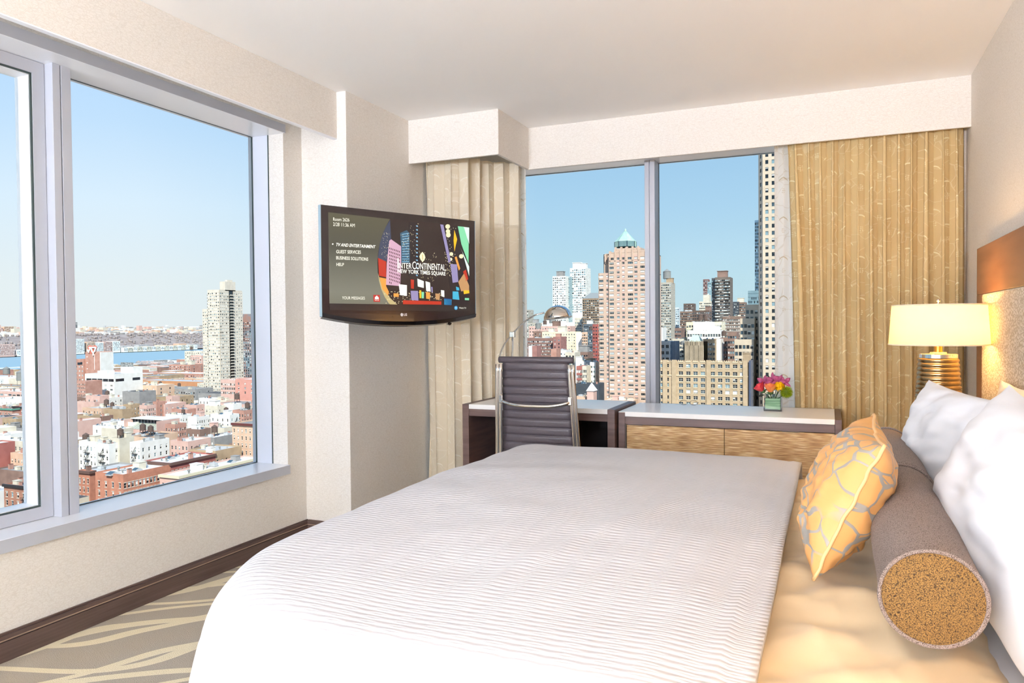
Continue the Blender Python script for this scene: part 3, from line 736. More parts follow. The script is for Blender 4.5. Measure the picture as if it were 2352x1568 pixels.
sq = [(-1, -1), (1, -1), (1, 1), (-1, 1)]
for k in range(4):
    a, c = sq[k], sq[(k+1) % 4]; r_ = i_-.003
    t.face([(vx+a[0]*r_, vy+a[1]*r_, vz+.016), (vx+c[0]*r_, vy+c[1]*r_, vz+.016-.006*(k == 0)), (vx+c[0]*r_, vy+c[1]*r_, vz+.076), (vx+a[0]*r_, vy+a[1]*r_, vz+.076)])
t.build('leaf_lining', m, VA, solid=.001)
STEM = mat('stem', '#3f5a2c', .6)
def rose(name, label, cx, cz, r, cols, cyy=vy-.015, tilt=0, petals=14, open_=.55, stemto=(0, 0)):
    T = thing(name, label, 'flower', (cx, cyy, cz), group='flowers in the glass vase')
    M_ = Matrix.Translation((cx, cyy, cz)) @ Matrix.Rotation(tilt, 4, 'Y')
    rng = random.Random(int(cx*10000)); b = MB()
    for k in range(petals):
        a0 = k*2.4; lay = k/petals; rr_ = r*(.22+.78*lay); wdt = .75+.35*lay; hh = r*(1.05-.25*lay)
        def fn(u, v, a0=a0, rr_=rr_, wdt=wdt, hh=hh, lay=lay):
            a = a0+(u-.5)*wdt*2.2; cur = math.sin(math.pi*(.5+v*.5)); e = (1-(2*u-1)**2*.35*v)
            rad = rr_*(.25+.75*math.sin(min(1, v*1.25)*math.pi/2))*(1+.28*lay*open_*max(0, v-.75)/.25)
            return (rad*math.cos(a), rad*math.sin(a), -hh*.9+hh*1.75*v*e-(.1*r*lay*max(0, v-.8)/.2))
        b.grid(fn, 8, 8, mat=k % len(cols))
    b.xf(M_).build('petals', cols, T, smooth=True)
    MB().lathe([(.004, -r*1.15), (r*.42, -r*.95), (r*.55, -r*.7)], n=10).xf(M_).build('calyx', STEM, T, smooth=True)
    base = M_ @ Vector((0, 0, -r*1.05))
    MB().tube([base, (vx+stemto[0]*.6, vy, vz+.06), (vx+stemto[0], vy+.01, vz+.02)], .0026, 6).build('stem', STEM, T, smooth=True)
    return T
def fp(px, py, y=vy-.015): p = at(px, py+5, 1, y); return p.x, p.z

x, z = fp(1770, 885); rose('rose', 'large orange rose at the front of the glass vase', x, z, .036, [mat('petal_orange', '#f08a4e', .5, transl=.2), mat('petal_peach', '#f6a860', .5, transl=.2)], cyy=vy-.035, stemto=(-.01, 0))
x, z = fp(1746, 885); rose('rose', 'red rose leaning out at the vase side facing the brick facades', x, z, .034, [mat('petal_red', '#d8454c', .5, transl=.2), mat('petal_crimson', '#c23544', .5, transl=.2)], tilt=-.7, stemto=(-.02, 0))
x, z = fp(1790, 884)
T = thing('flower', 'bright yellow ruffled flower between the orange rose and the green ball', 'flower', (x, vy-.04, z), group='flowers in the glass vase'); b = MB(); YL = mat('petal_yellow', '#f7c400', .5, transl=.2)
rg = random.Random(5)
for k in range(26):
    a = rg.uniform(0, 6.28); e = rg.uniform(-.4, 1.2); d = Vector((math.cos(a)*math.cos(e), math.sin(a)*math.cos(e), math.sin(e))); s_ = d.orthogonal().normalized(); t_ = d.cross(s_)
    c0 = Vector((x, vy-.03, z))+d*.008
    b.grid(lambda u, v, c0=c0, d=d, s_=s_, t_=t_: c0+d*(.022*math.sin(v*1.6))+s_*((u-.5)*.030*(.4+v))+t_*(.007*math.sin(u*9+v*4)*v+(v-.5)*.012), 5, 4)
b.build('petals', YL, T, smooth=True); MB().tube([(x, vy-.03, z-.006), (vx+.01, vy, vz+.07), (vx+.01, vy, vz+.02)], .0026, 6).build('stem', STEM, T)
x, z = fp(1806, 895)
T = thing('flower', 'fuzzy green ball flower hanging over the vase rim beside the curtain', 'flower', (x, vy-.02, z), group='flowers in the glass vase'); b = MB()
for k in range(1500):
    a = rg.uniform(0, 6.283); c_ = rg.uniform(-1, 1); s_ = math.sqrt(1-c_*c_); d = Vector((s_*math.cos(a), s_*math.sin(a), c_)); o0 = Vector((x, vy-.02, z)); r0_ = .020; r1_ = rg.uniform(.036, .046)
    n1 = d.orthogonal().normalized()*.0009; n2 = d.cross(n1).normalized()*.0009; bend = Vector((0, 0, rg.uniform(-.004, .004)))
    b.face([o0+d*r0_+n1, o0+d*r0_-n1, o0+d*r1_+bend], k % 2); b.face([o0+d*r0_+n2, o0+d*r0_-n2, o0+d*r1_+bend], k % 2)
bl = b.build('bristles', [mat('bristle_green', '#9bb01a', .6, transl=.3), mat('bristle_lime', '#bccb2a', .6, transl=.3)], T); bl['kind'] = 'stuff'
MB().lathe([(.026*math.sin(k*math.pi/8)+.0001, -.026*math.cos(k*math.pi/8)) for k in range(9)], (x, vy-.02, z), 12).build('core', mat('core_green', '#6e8512', .7), T, smooth=True)
MB().tube([(x, vy-.02, z-.01), (vx+.03, vy, vz+.075), (vx+.02, vy+.01, vz+.02)], .0026, 6).build('stem', STEM, T)
def orchid(label, px, py, yy, s, rot):
    x, z = fp(px, py, yy); T = thing('orchid', label, 'flower', (x, yy, z), group='flowers in the glass vase'); M_ = Matrix.Translation((x, yy, z)) @ Matrix.Rotation(rot, 4, 'Y') @ Matrix.Rotation(-.25, 4, 'X')
    b = MB()
    for k in range(5):
        a = k*2*math.pi/5+math.pi/2; ca, sa = math.cos(a), math.sin(a)
        def fn(u, v, ca=ca, sa=sa, k=k):
            w_ = s*.46*math.sin(math.pi*min(1, v*.93+.05))*(1.25 if k in (1, 4) else .85); l = s*v
            x_ = ca*l-sa*(u-.5)*2*w_*.55; z_ = sa*l+ca*(u-.5)*2*w_*.55
            return (x_, -.012*math.sin(v*2.2)*s/.03+.006*(u-.5)**2*4, z_)
        b.grid(fn, 6, 8)
    b.xf(M_).build('petals', mat('petal_orchid', '#c0608c', .45, var=(60, '#a84a78'), transl=.25), T, smooth=True)
    MB().lathe([(.001, -.006), (.004, -.002), (.003, .004), (.001, .006)], n=8).xf(M_).build('lip', mat('orchid_lip', '#7d2348', .5), T, smooth=True)
    MB().tube([(x, yy+.004, z), (vx+(x-vx)*.3, vy, vz+.09), (vx, vy+.012, vz+.03)], .002, 6).build('stem', STEM, T)
orchid('pink purple orchid bloom behind the red rose', 1755, 873, vy-.005, .046, .2)
orchid('pink purple orchid bloom at the top middle of the bouquet', 1776, 868, vy+.012, .048, -.1)
orchid('pink purple orchid bloom above the yellow flower', 1788, 870, vy-.005, .044, .5)
orchid('pink purple orchid bloom above the green ball flower', 1802, 874, vy, .044, -.4)
for (px, py, q_, lb) in ((1745, 866, -.7, 'dark pointed leaf behind the red rose'), (1764, 866, .2, 'dark pointed leaf between the two orchid blooms'), (1748, 903, -1.9, 'dark pointed leaf under the red rose')):
    x, z = fp(px, py, vy); T = thing('leaf', lb, 'leaf', (x, vy, z))
    b = MB().grid(lambda u, v: ((v-.5)*.05*math.cos(1.57-q_)+(u-.5)*.014*math.sin(math.pi*v)*math.sin(1.57-q_), .003*math.sin(u*3), (v-.5)*.05*math.sin(1.57-q_)-(u-.5)*.011*math.sin(math.pi*v)*math.cos(1.57-q_)), 3, 6)
    b.xf(Matrix.Translation((x, vy, z))).build('blade', mat('dark_leaf', '#2c2a20', .5), T, smooth=True)
    MB().tube([(x, vy, z), (vx+(x-vx)*.4, vy+.005, vz+.088), (vx, vy+.015, vz+.04)], .0014, 5).build('stem', STEM, T)

# ================================================================ bedside tables and lamps
NIGHT = mat('nightstand_top', '#efe0bd', .3, coat=.3)
def nightstand(y0, y1, label):
    T = thing('nightstand', label, 'nightstand', (.45, (y0+y1)/2, 0)); x0, x1 = .21, .64; z = .68
    MB().box(x0, x1, y0, y0+.035, 0, z-.001).build('side_panel', DARKW, T, bevel=.0015); MB().box(x0, x1, y1-.035, y1, 0, z-.001).build('side_panel', DARKW, T, bevel=.0015)
    MB().box(x0+.002, x1, y0+.0355, y1-.0355, z-.025, z).build('table_top', NIGHT, T, bevel=.002)
    MB().box(x0+.03, x1, y0+.036, y1-.036, .10, z-.026).build('carcass', DINT, T)
    f = MB().box(x0+.01, x0+.029, y0+.037, y1-.037, .40, z-.05).build('drawer', weave, T, bevel=.001)
    MB().box(x0-.002, x0+.02, (y0+y1)/2-.04, (y0+y1)/2+.04, z-.05, z-.047).build('handle', CHROME, f)
    return z
nzt = nightstand(3.60, 4.265, 'dark wooden nightstand with a pale top beyond the pillows')
nightstand(.56, 1.08, 'dark wooden nightstand with a pale top at the near side of the bed')
SHADE = bpy.data.materials.new('lamp_shade_linen'); SHADE.use_nodes = True; g = N(SHADE)
g.p.inputs['Base Color'].default_value = lin('#f3e6c4'); g.p.inputs['Roughness'].default_value = .9
tc = g.new('ShaderNodeTexCoord').outputs['Object']; nz = g.new('ShaderNodeTexNoise'); nz.inputs['Scale'].default_value = 240; g.L(tc, nz.inputs['Vector']); g.bump(nz.outputs['Fac'], .25, .002)
tr = g.new('ShaderNodeBsdfTranslucent'); tr.inputs['Color'].default_value = lin('#fdf0c8')
mx = g.new('ShaderNodeMixShader'); mx.inputs[0].default_value = .5; g.L(g.p.outputs[0], mx.inputs[1]); g.L(tr.outputs[0], mx.inputs[2]); g.L(mx.outputs[0], g.n['Material Output'].inputs['Surface'])
BRONZE = mat('ribbed_pewter', '#a58a62', .24, metal=1)
def bedlamp(cx, cy_, z, label, power):
    T = thing('table_lamp', label, 'table lamp', (cx, cy_, z))
    MB().lathe([(.085, .0), (.085, .012), (.06, .016)], (cx, cy_, z), 40).build('foot', CHROME, T, split=35)
    prof = [(.03, .016)]
    nrib = 21; h0, h1 = .018, .440
    for k in range(nrib*6+1):
        t_ = k/(nrib*6); zz = h0+(h1-h0)*t_
        r_ = .112-.034*t_-.002*math.sin(t_*3.1); r_ += .0045*abs(math.sin(math.pi*nrib*t_))**.7
        prof.append((r_, zz))
    MB().lathe(prof, (cx, cy_, z), 48).build('body', BRONZE, T, smooth=True)
    MB().lathe([(.078, .4405), (.078, .457), (.070, .459), (.036, .460), (.034, .466), (.012, .468)], (cx, cy_, z), 40).build('collar', CHROME, T, split=35)
    MB().lathe([(.017, .466), (.017, .520), (.010, .522)], (cx, cy_, z), 20).build('socket', mat('brass', '#d9a447', .3, metal=1), T, split=35)
    t = MB().lathe([(.0045, .520), (.0045, .688)], (cx, cy_, z), 8)
    for a in (0, 2.09, 4.19): t.tube([(cx, cy_, z+.672), (cx+.187*math.cos(a), cy_+.187*math.sin(a), z+.672)], .0016, 6)
    t.build('harp', CHROME, T); MB().lathe([(.002, .688), (.008, .692), (.006, .700), (.001, .703)], (cx, cy_, z), 12).build('finial', CHROME, T, smooth=True)
    zb0, zt0 = .497, .677
    MB().lathe([(.200, zb0), (.187, zt0)], (cx, cy_, z), 64, capb=False, capt=False).build('lamp_shade', SHADE, T, smooth=True)
    t = MB()
    for r_, zz in ((.2002, zb0), (.1872, zt0-.005)): t.lathe([(r_, zz), (r_+.0012, zz), (r_+.0008, zz+.006), (r_-.0005, zz+.006)], (cx, cy_, z), 64, capb=False, capt=False)
    t.build('shade_trim', mat('shade_trim', '#e9dcc0', .8), T)
    MB().lathe([(.012, .522), (.030, .560), (.032, .585), (.022, .610), (.001, .618)], (cx, cy_, z), 16, capb=False).build('bulb', glow('bulb_glow', '#ffcf8a', 6), T, smooth=True)
    ld = bpy.data.lights.new('bulb_light', 'POINT'); ld.energy = power; ld.color = LAMP_COLOR; ld.shadow_soft_size = .03
    lo = bpy.data.objects.new('bulb_light', ld); C.objects.link(lo); lo.parent = T; lo.location = (0, 0, .635)
    ld = bpy.data.lights.new('bulb_light', 'POINT'); ld.energy = power*.35; ld.color = LAMP_COLOR; ld.shadow_soft_size = .03
    lo = bpy.data.objects.new('bulb_light', ld); C.objects.link(lo); lo.parent = T; lo.location = (.045, 0, .54)
bedlamp(.444, 3.82, nzt+.001, 'lit bedside lamp with ribbed metallic body and drum shade in front of the golden curtain', LAMP_POWER)
bedlamp(.43, .82, nzt+.001, 'lit bedside lamp with ribbed body on the near nightstand by the camera', NEAR_LAMP_POWER)

# added fill uplighters, unseen behind the camera, brighten the ceiling
TILT = 8
for k, (lx, ly, pw) in enumerate(FILL_UPLIGHTS):
    T = thing('floor_lamp', ['slim uplighter floor lamp by the window behind the camera', 'slim uplighter floor lamp by the headboard wall behind the camera'][k], 'floor lamp', (lx, ly, 0))
    MB().lathe([(.14, 0), (.14, .02), (.02, .03)], (lx, ly, 0), 32).build('base', CHROME, T, split=35)
    MB().tube([(lx, ly, .02), (lx, ly, 1.17)], .012, 12).build('pole', CHROME, T, smooth=True)
    MB().lathe([(.02, -.13), (.10, -.08), (.17, 0), (.165, 0), (.09, -.07), (.01, -.11)], n=32, capb=False, capt=False).xf(Matrix.Translation((lx, ly, 1.25)) @ Matrix.Rotation(math.radians(-TILT), 4, 'X')).build('bowl', ALU, T, smooth=True)
    ld = bpy.data.lights.new('bowl_light', 'AREA'); ld.shape = 'DISK'; ld.size = .26; ld.energy = pw; ld.color = FILL_LIGHT_COLOR
    lo = bpy.data.objects.new('bowl_light', ld); C.objects.link(lo); lo.parent = T; lo.location = (0, 0, 1.25); lo.rotation_euler = (math.pi-math.radians(TILT), 0, 0)
# added globe fill lamps near the entry wall, unseen far behind the camera
for k, (lx, ly, pw) in enumerate(FILL_GLOBES):
    T = thing('floor_lamp', ['opal globe floor lamp in the entry corner on the window side', 'opal globe floor lamp at the middle of the entry wall'][k], 'floor lamp', (lx, ly, 0))
    MB().lathe([(.16, 0), (.16, .02), (.02, .03)], (lx, ly, 0), 32).build('base', CHROME, T, split=35)
    MB().tube([(lx, ly, .02), (lx, ly, 1.30)], .012, 12).build('pole', CHROME, T, smooth=True)
    gm = mat('opal_glass', '#ffffff', .4, transl=.9)
    MB().lathe([(.20*math.sin(math.pi*j_/16)+.0005, 1.5-.20*math.cos(math.pi*j_/16)) for j_ in range(17)], (lx, ly, 0), 32, capb=False, capt=False).build('globe', gm, T, smooth=True)
    ld = bpy.data.lights.new('globe_light', 'POINT'); ld.energy = pw; ld.color = FILL_LIGHT_COLOR; ld.shadow_soft_size = .26
    lo = bpy.data.objects.new('globe_light', ld); C.objects.link(lo); lo.parent = T; lo.location = (0, 0, 1.5)

# ================================================================ the bed
LINEN = mat('white_linen', '#e4e3e5', .85, spec=.2)
BED = thing('bed', 'king size bed with dark base and mattress under the white duvet', 'bed', (-.4, 2.5, 0))
BY0, BY1, BXF = 1.40, 3.46, -1.34
MB().box(BXF+.04, .64, BY0+.03, BY1-.03, .06, .30).build('bed_base', mat('bed_base', '#4a3a36', .8), BED, bevel=.01)
MB().box(BXF, .64, BY0, BY1, .301, .575).build('mattress', LINEN, BED, bevel=.05, seg=4)
for x in (BXF+.12, .5):
    for y in (BY0+.12, BY1-.12): MB().lathe([(.025, 0), (.03, .06)], (x, y, 0), 12).build('leg', DARKW, BED)

def drape(xa, xb, ya, yb, rad, top, zmin, relief, fold, nx, ny, ends, crn0=.16, swr=0):
    """cloth over a box: unfolded rectangle wrapped over the edges; ends = overhang (west, east, south, north)"""
    ow, oe, os_, on = ends; A = math.pi/2*rad
    def fn(u, v):
        px = xa-ow+(xb+oe-xa+ow)*u; py = ya-os_+(yb+on-ya+os_)*v
        crn = crn0
        if swr and px < xa+swr and py < ya+swr: crn = swr
        cxp = min(max(px, xa+crn), xb if oe == 0 else xb-crn); cyp = min(max(py, ya+crn), yb-crn)
        dx, dy = px-cxp, py-cyp; e = math.hypot(dx, dy)
        if e > 1e-9: nx_, ny_ = dx/e, dy/e
        else: nx_, ny_ = 0, 0
        e2 = max(0, e-crn); 
        if e <= crn: gx = e; h = 0
        elif e2 < A: gx = crn+rad*math.sin(e2/rad); h = rad*(1-math.cos(e2/rad))
        else: gx = crn+rad; h = rad+(e2-A)
        z = top+relief(px, py, e)-h
        if e2 > A*.5:
            k_ = sst(A*.5, A+.3, e2); ang = math.atan2(ny_, nx_); s_ = (px if abs(ny_) > abs(nx_) else py)
            gx += fold*k_*(math.sin(s_*17+3*mnoise.noise((s_*2, 1, 2)))*.6+.9*mnoise.noise((s_*5, e2*1.2, 5))) + .05*k_
        z = max(z, zmin+.01*mnoise.noise((px*3, py*3, 0)))
        return (cxp+nx_*gx, cyp+ny_*gx, z)
    return MB().grid(fn, nx, ny, uvf=lambda u, v: (u*(xb+oe-xa+ow), v*(yb+on-ya+os_)))

# cream top sheet / mattress cover with creases, seen between duvet and pillows
def sheet_relief(x, y, e):
    r = .016*fbm(x*5, y*3.2, 2) + .022*max(0, mnoise.noise((x*2.1+y*5.5, y*1.1-x*1.5, 9)))
    r += .020*math.exp(-((x+.02)/.12)**2)*mnoise.noise((x*4, y*9, 4))+.008*mnoise.noise((x*9+y*3, y*7-x*5, 14))
    r += .0045*max(0, 1-3.2*abs(mnoise.noise((x*3.5+y*1.2, y*4.5-x*3, 6))))**2 + .003*max(0, 1-3*abs(mnoise.noise((x*8, y*3+x*5, 26))))**2
    return r-.012*sst(.12, .3, x)
m = mat('cream_sateen', '#ebd3aa', .42, spec=.4); g = N(m); g.p.inputs['Sheen Weight'].default_value = .15
t = drape(-.30, .285, 1.36, 3.47, .045, .600, .08, sheet_relief, .010, 70, 170, (.0, .06, .50, .45), crn0=.02)
o = t.build('bed_sheet', m, smooth=True, solid=.006); props(o, 'cream sateen sheet with soft creases under the bolsters and pillows', 'sheet')

# white duvet
def duvet_mat():
    m = mat('duvet_matelasse', '#cdcdd0', .8, spec=.2); g = N(m)
    uv = g.new('ShaderNodeTexCoord').outputs['UV']; sp = g.new('ShaderNodeSeparateXYZ'); g.L(uv, sp.inputs[0])
    zig = g.m('MULTIPLY', g.m('ABSOLUTE', g.m('SUBTRACT', g.m('FRACT', g.m('MULTIPLY', sp.outputs[0], 14)), .5)), .030)
    v = g.m('ADD', sp.outputs[1], g.m('MULTIPLY', zig, .35))
    s1 = g.m('SINE', g.m('MULTIPLY', v, 2*math.pi/.021))
    s2 = g.m('SINE', g.m('MULTIPLY', g.m('SUBTRACT', sp.outputs[1], g.m('MULTIPLY', zig, .35)), 2*math.pi/.021))
    h = g.m('MAXIMUM', s1, s2)
    g.bump(h, .5, .002); return m
def duvet_relief(x, y, e):
    r = .022*math.exp(-((y-2.5)/.75)**2)*math.exp(-((x+.75)/.6)**2)
    r += .014*fbm(x*1.6, y*1.3, 3, 2)+.006*mnoise.noise((x*1.2+y*.5, y*5.5-x*2, 7))
    r += .008*max(0, mnoise.noise((x*2.2+y*3.0, y*1.5-x*.6, 19)))*sst(1.6, 2.1, y)
    # crease line running across
    d = abs((x+.60)-.16*(y-2.0)-.05*math.sin(y*3)); r += .006*math.exp(-(d/.035)**2)*sst(1.3, 1.7, y)*(1-sst(2.4, 3.0, y))
    d = abs((x+.18)-.02*(y-1.8)); r += .005*math.exp(-(d/.012)**2)
    return r*1.0-.018*sst(-.32, -.12, x)
t = drape(-1.40, -.118, 1.26, 3.50, .15, .672, .06, duvet_relief, .035, 110, 200, (.54, 0, .54, .52), crn0=.08, swr=.55)
o = t.build('duvet', duvet_mat(), smooth=True, solid=.022); props(o, 'white textured duvet spread over the bed and hanging to the carpet', 'duvet')

# ---------------------------------------------------------------- bolsters
def tweed(name, a, b_, s):
    m = mat(name, a, .85, spec=.2); g = N(m); tc = g.new('ShaderNodeTexCoord').outputs['Object']
    v = g.new('ShaderNodeTexVoronoi'); v.inputs['Scale'].default_value = s; g.L(tc, v.inputs['Vector'])
    g.L(g.ramp(v.outputs['Distance'], [(.15, b_), (.55, a), (.9, '#3a2c22')]), g.p.inputs['Base Color']); g.bump(v.outputs['Distance'], .5, .003); return m
TW1 = tweed('taupe_twill', '#857770', '#a89a92', 700); TW2 = tweed('bronze_tweed', '#6e5430', '#977440', 460)
RB = .094
def bolster(label, p0, p1, ends=True):
    p0, p1 = Vector(p0), Vector(p1); ax = (p1-p0).normalized(); L_ = (p1-p0).length
    T = thing('bolster', label, 'cushion', tuple(p0), group='bolsters along the bed')
    Q = Matrix.Translation(p0) @ ax.to_track_quat('Z', 'Y').to_matrix().to_4x4()
    prof = [(RB*.95, 0.0)]
    n = 26
    for k in range(n+1):
        t_ = k/n; prof.append((RB*(1-.02*math.cos(t_*6.28))-.006*max(0, 1-min(t_, 1-t_)/.05), .004+(L_-.008)*t_))
    prof.append((RB*.95, L_))
    b = MB().lathe(prof, n=44, capb=False, capt=False)
    for i, v in enumerate(b.v):
        f = 1+.018*mnoise.noise((v[0]*9, v[1]*9, v[2]*4)); b.v[i] = (v[0]*f, v[1]*f, v[2])
    b.xf(Q).build('cover', TW1, T, smooth=True)
    for z_, s in ((0, -1), (L_, 1)):
        b = MB().grid(lambda u, v, z_=z_, s=s: (RB*.955*v*math.cos(u*6.2832), RB*.955*v*math.sin(u*6.2832), z_+s*.012*(1-v*v)), 44, 6, wrapu=True)
        b.xf(Q).build('end_panel', TW2, T, smooth=True)
        MB().tube([(RB*.965*math.cos(a*.1428), RB*.965*math.sin(a*.1428), z_) for a in range(44)], .0042, 8, closed=True).xf(Q).build('piping', TW1, T, smooth=True)
bolster('taupe bolster with a bronze tweed end panel, nearest to the camera', (.178, 1.60, .757), (.200, 2.55, .757))
bolster('taupe bolster beyond the seam, partly behind the patterned cushion', (.202, 2.575, .757), (.212, 3.42, .757))

# ---------------------------------------------------------------- pillows
def pillow(name, label, cat, c, ew, eh, w, h, th, mat_, seed=1, pinch=.10, wr=.010, n=44, piping=None, sag=0, power=2.4, group=None, wf=3.0):
    """ew, eh: unit directions of width and height; thickness along their cross product"""
    ew, eh = Vector(ew).normalized(), Vector(eh); eh = (eh-ew*eh.dot(ew)).normalized(); en = ew.cross(eh); c = Vector(c)
    T = thing(name, label, cat, tuple(c), group=group or ('pillows against the headboard' if name == 'pillow' else None))
    def P(a, b_, s):
        # edges curve inwards between the corners
        x = a*(1-pinch*(1-a*a)*0-pinch*(1-b_*b_)*abs(a)**2*.6); y = b_*(1-pinch*(1-a*a)*abs(b_)**2*.6)
        t_ = ((1-abs(a)**power)*(1-abs(b_)**power))
        t_ = max(0, t_)**.5
        r_ = 1-sst(0, 1, (abs(a)*abs(b_))**3)*.15
        d = th/2*t_*s*r_
        d += s*wr*t_*(mnoise.noise((a*wf, b_*wf, seed))+.6*mnoise.noise((a*wf*2+b_*3, b_*wf*2, seed+5)))
        edge = max(abs(a), abs(b_))
        d += wr*.5*mnoise.noise((a*4, b_*4, seed+8))*sst(.7, 1, edge)
        y2 = y-sag*(1-a*a)*sst(0, 1, b_)
        return c+ew*(x*w/2)+eh*(y2*h/2)+en*d
    b = MB()
    b.grid(lambda u, v: P(2*u-1, 2*v-1, 1), n, n, uvf=lambda u, v: (u*w, v*h)); b.grid(lambda u, v: P(1-2*u, 2*v-1, -1), n, n, uvf=lambda u, v: (u*w+.3, v*h+.2))
    b.build('cover', mat_, T, smooth=True)
    if piping:
        pts = [P(-1+2*k/24, -1, 0) for k in range(24)]+[P(1, -1+2*k/24, 0) for k in range(24)]+[P(1-2*k/24, 1, 0) for k in range(24)]+[P(-1, 1-2*k/24, 0) for k in range(24)]
        MB().tube(pts, .0048, 8, closed=True).build('piping', piping, T, smooth=True)
    return T
def cushion_mat():
    m = mat('cushion_pattern', '#e8b26c', .45, spec=.35); g = N(m)
    uv = g.new('ShaderNodeTexCoord').outputs['UV']
    nz = g.new('ShaderNodeTexNoise'); nz.inputs['Scale'].default_value = 14; nz.inputs['Detail'].default_value = 1; g.L(uv, nz.inputs['Vector'])
    off = g.new('ShaderNodeVectorMath'); off.operation = 'MULTIPLY_ADD'; g.L(nz.outputs['Color'], off.inputs[0]); off.inputs[1].default_value = (.06, .06, 0); g.L(uv, off.inputs[2])
    vo = g.new('ShaderNodeTexVoronoi'); vo.feature = 'DISTANCE_TO_EDGE'; vo.inputs['Scale'].default_value = 15; g.L(off.outputs[0], vo.inputs['Vector'])
    k = g.ramp(vo.outputs['Distance'], [(.042, 1.0), (.056, 0.0)])
    v2 = g.new('ShaderNodeTexVoronoi'); v2.inputs['Scale'].default_value = 7; g.L(uv, v2.inputs['Vector'])
    n2 = g.new('ShaderNodeTexNoise'); n2.inputs['Scale'].default_value = 6; g.L(uv, n2.inputs['Vector'])
    gate = g.ramp(n2.outputs['Fac'], [(.36, 0.0), (.42, 1.0)])
    msk = g.m('MULTIPLY', k, gate)
    x = g.new('ShaderNodeMix'); x.data_type = 'RGBA'; g.L(msk, x.inputs[0]); x.inputs[6].default_value = lin('#d29d60'); x.inputs[7].default_value = lin('#98938a')
    g.L(x.outputs[2], g.p.inputs['Base Color']); g.bump(msk, .3, .002); return m
CUSH = cushion_mat()
pillow('throw_cushion', 'square gold cushion with grey line pattern leaning on the bolster', 'cushion', (.040, 2.225, .825), (0, 1, .05), (.15, 0, .33), .47, .38, .19, CUSH, 4, pinch=.16, wr=.016, piping=mat('cushion_piping', '#e3b981', .5), wf=3.4, n=56)
PW = mat('pillow_cotton', '#e9ebf0', .8, spec=.2, bump=(40, .06))
pillow('pillow', 'large white pillow nearest the camera leaning on the headboard', 'pillow', (.40, 1.95, .85), (-.08, 1, .14), (.18, 0, .40), .98, .42, .24, PW, 12, pinch=.08, wr=.022, n=60, wf=2.2, power=2.2)
pillow('pillow', 'plump white pillow behind the bolsters in front of the bedside lamp', 'pillow', (.37, 2.93, .845), (-.22, 1, .03), (.09, 0, .33), .70, .42, .20, PW, 21, pinch=.10, wr=.022, n=56, wf=2.4, power=2.2)
pillow('pillow', 'cream sateen pillow behind the white pillows against the headboard', 'pillow', (.595, 2.98, .835), (0, 1, 0), (.03, 0, .46), .90, .44, .09, mat('sham_sateen', '#eadcc4', .45), 33, pinch=.08, wr=.022, n=50, wf=3.2, power=2.2)
pillow('pillow', 'cream sateen pillow behind the near white pillow against the headboard', 'pillow', (.600, 1.85, .80), (0, 1, 0), (.02, 0, .46), .90, .44, .07, MATS['sham_sateen'], 41, pinch=.08, wr=.02, n=40, wf=3.2, power=2.2)

# ================================================================ the city outside, 72 m below the eye
GZ = -72.0
CR = random.Random(11)
def _soft(h, f=.24):  # greys every city colour: the washed look of haze put into the paint
    v = [int(h[i:i+2], 16) for i in (1, 3, 5)]; g_ = .3*v[0]+.55*v[1]+.15*v[2]
    return '#%02x%02x%02x' % tuple(int(round(a+(g_-a)*f)) for a in v)
def cm(name, c, c2=None, s=.25, rough=.85, **k):
    c = _soft(c); c2 = _soft(c2) if c2 else None
    return mat(name, c, rough, var=(s, c2) if c2 else None, **k)
BRK = {'red brick': cm('brick_red', '#c88d79', '#b97d69'), 'deep red': cm('brick_deep', '#bb6559', '#ad594e'), 'cream': cm('stucco_cream', '#d9cfb8', '#cbbfa6'),
       'white': cm('render_white', '#e8e6df', '#dedbd2'), 'tan': cm('brick_tan', '#b99b75', '#a98b66'), 'pink': cm('brick_pink', '#dcb0a0', '#d1a292'),
       'grey': cm('concrete_grey', '#9a9894', '#8b8986'), 'brown': cm('brick_brown', '#94705f', '#836153'), 'peach': cm('stucco_peach', '#dcb392', '#d1a684')}
ROOFM = {'white': cm('roof_white', '#e4e3df', '#c9c8c5', s=.12), 'grey': cm('roof_grey', '#9c9b98', '#7f7f7d', s=.12), 'silver': cm('roof_silver', '#bdbfbf', '#a3a6a8', s=.1), 'black': cm('roof_tar', '#4a4a4c', '#5a5a5b', s=.12)}
GLS = [mat('pane_dark', '#1d242b', .08, spec=.7), mat('pane_blue', '#41545f', .08, spec=.8), mat('pane_pale', '#7f9aa3', .12, spec=.8), mat('pane_blind', '#d9dbd6', .5)]
FRM = mat('window_frame_pale', '#cfcabd', .6); FRD = mat('window_frame_dark', '#6a625c', .6)
TRIMW = cm('stone_trim', '#cdc2ae'); TANKW = cm('tank_wood', '#6b5347', '#56443b', s=2); TANKM = cm('tank_metal', '#8d8f8c', '#777976', s=2); IRON = mat('fire_escape_iron', '#2d2a2b', .6)
WMESH = {}
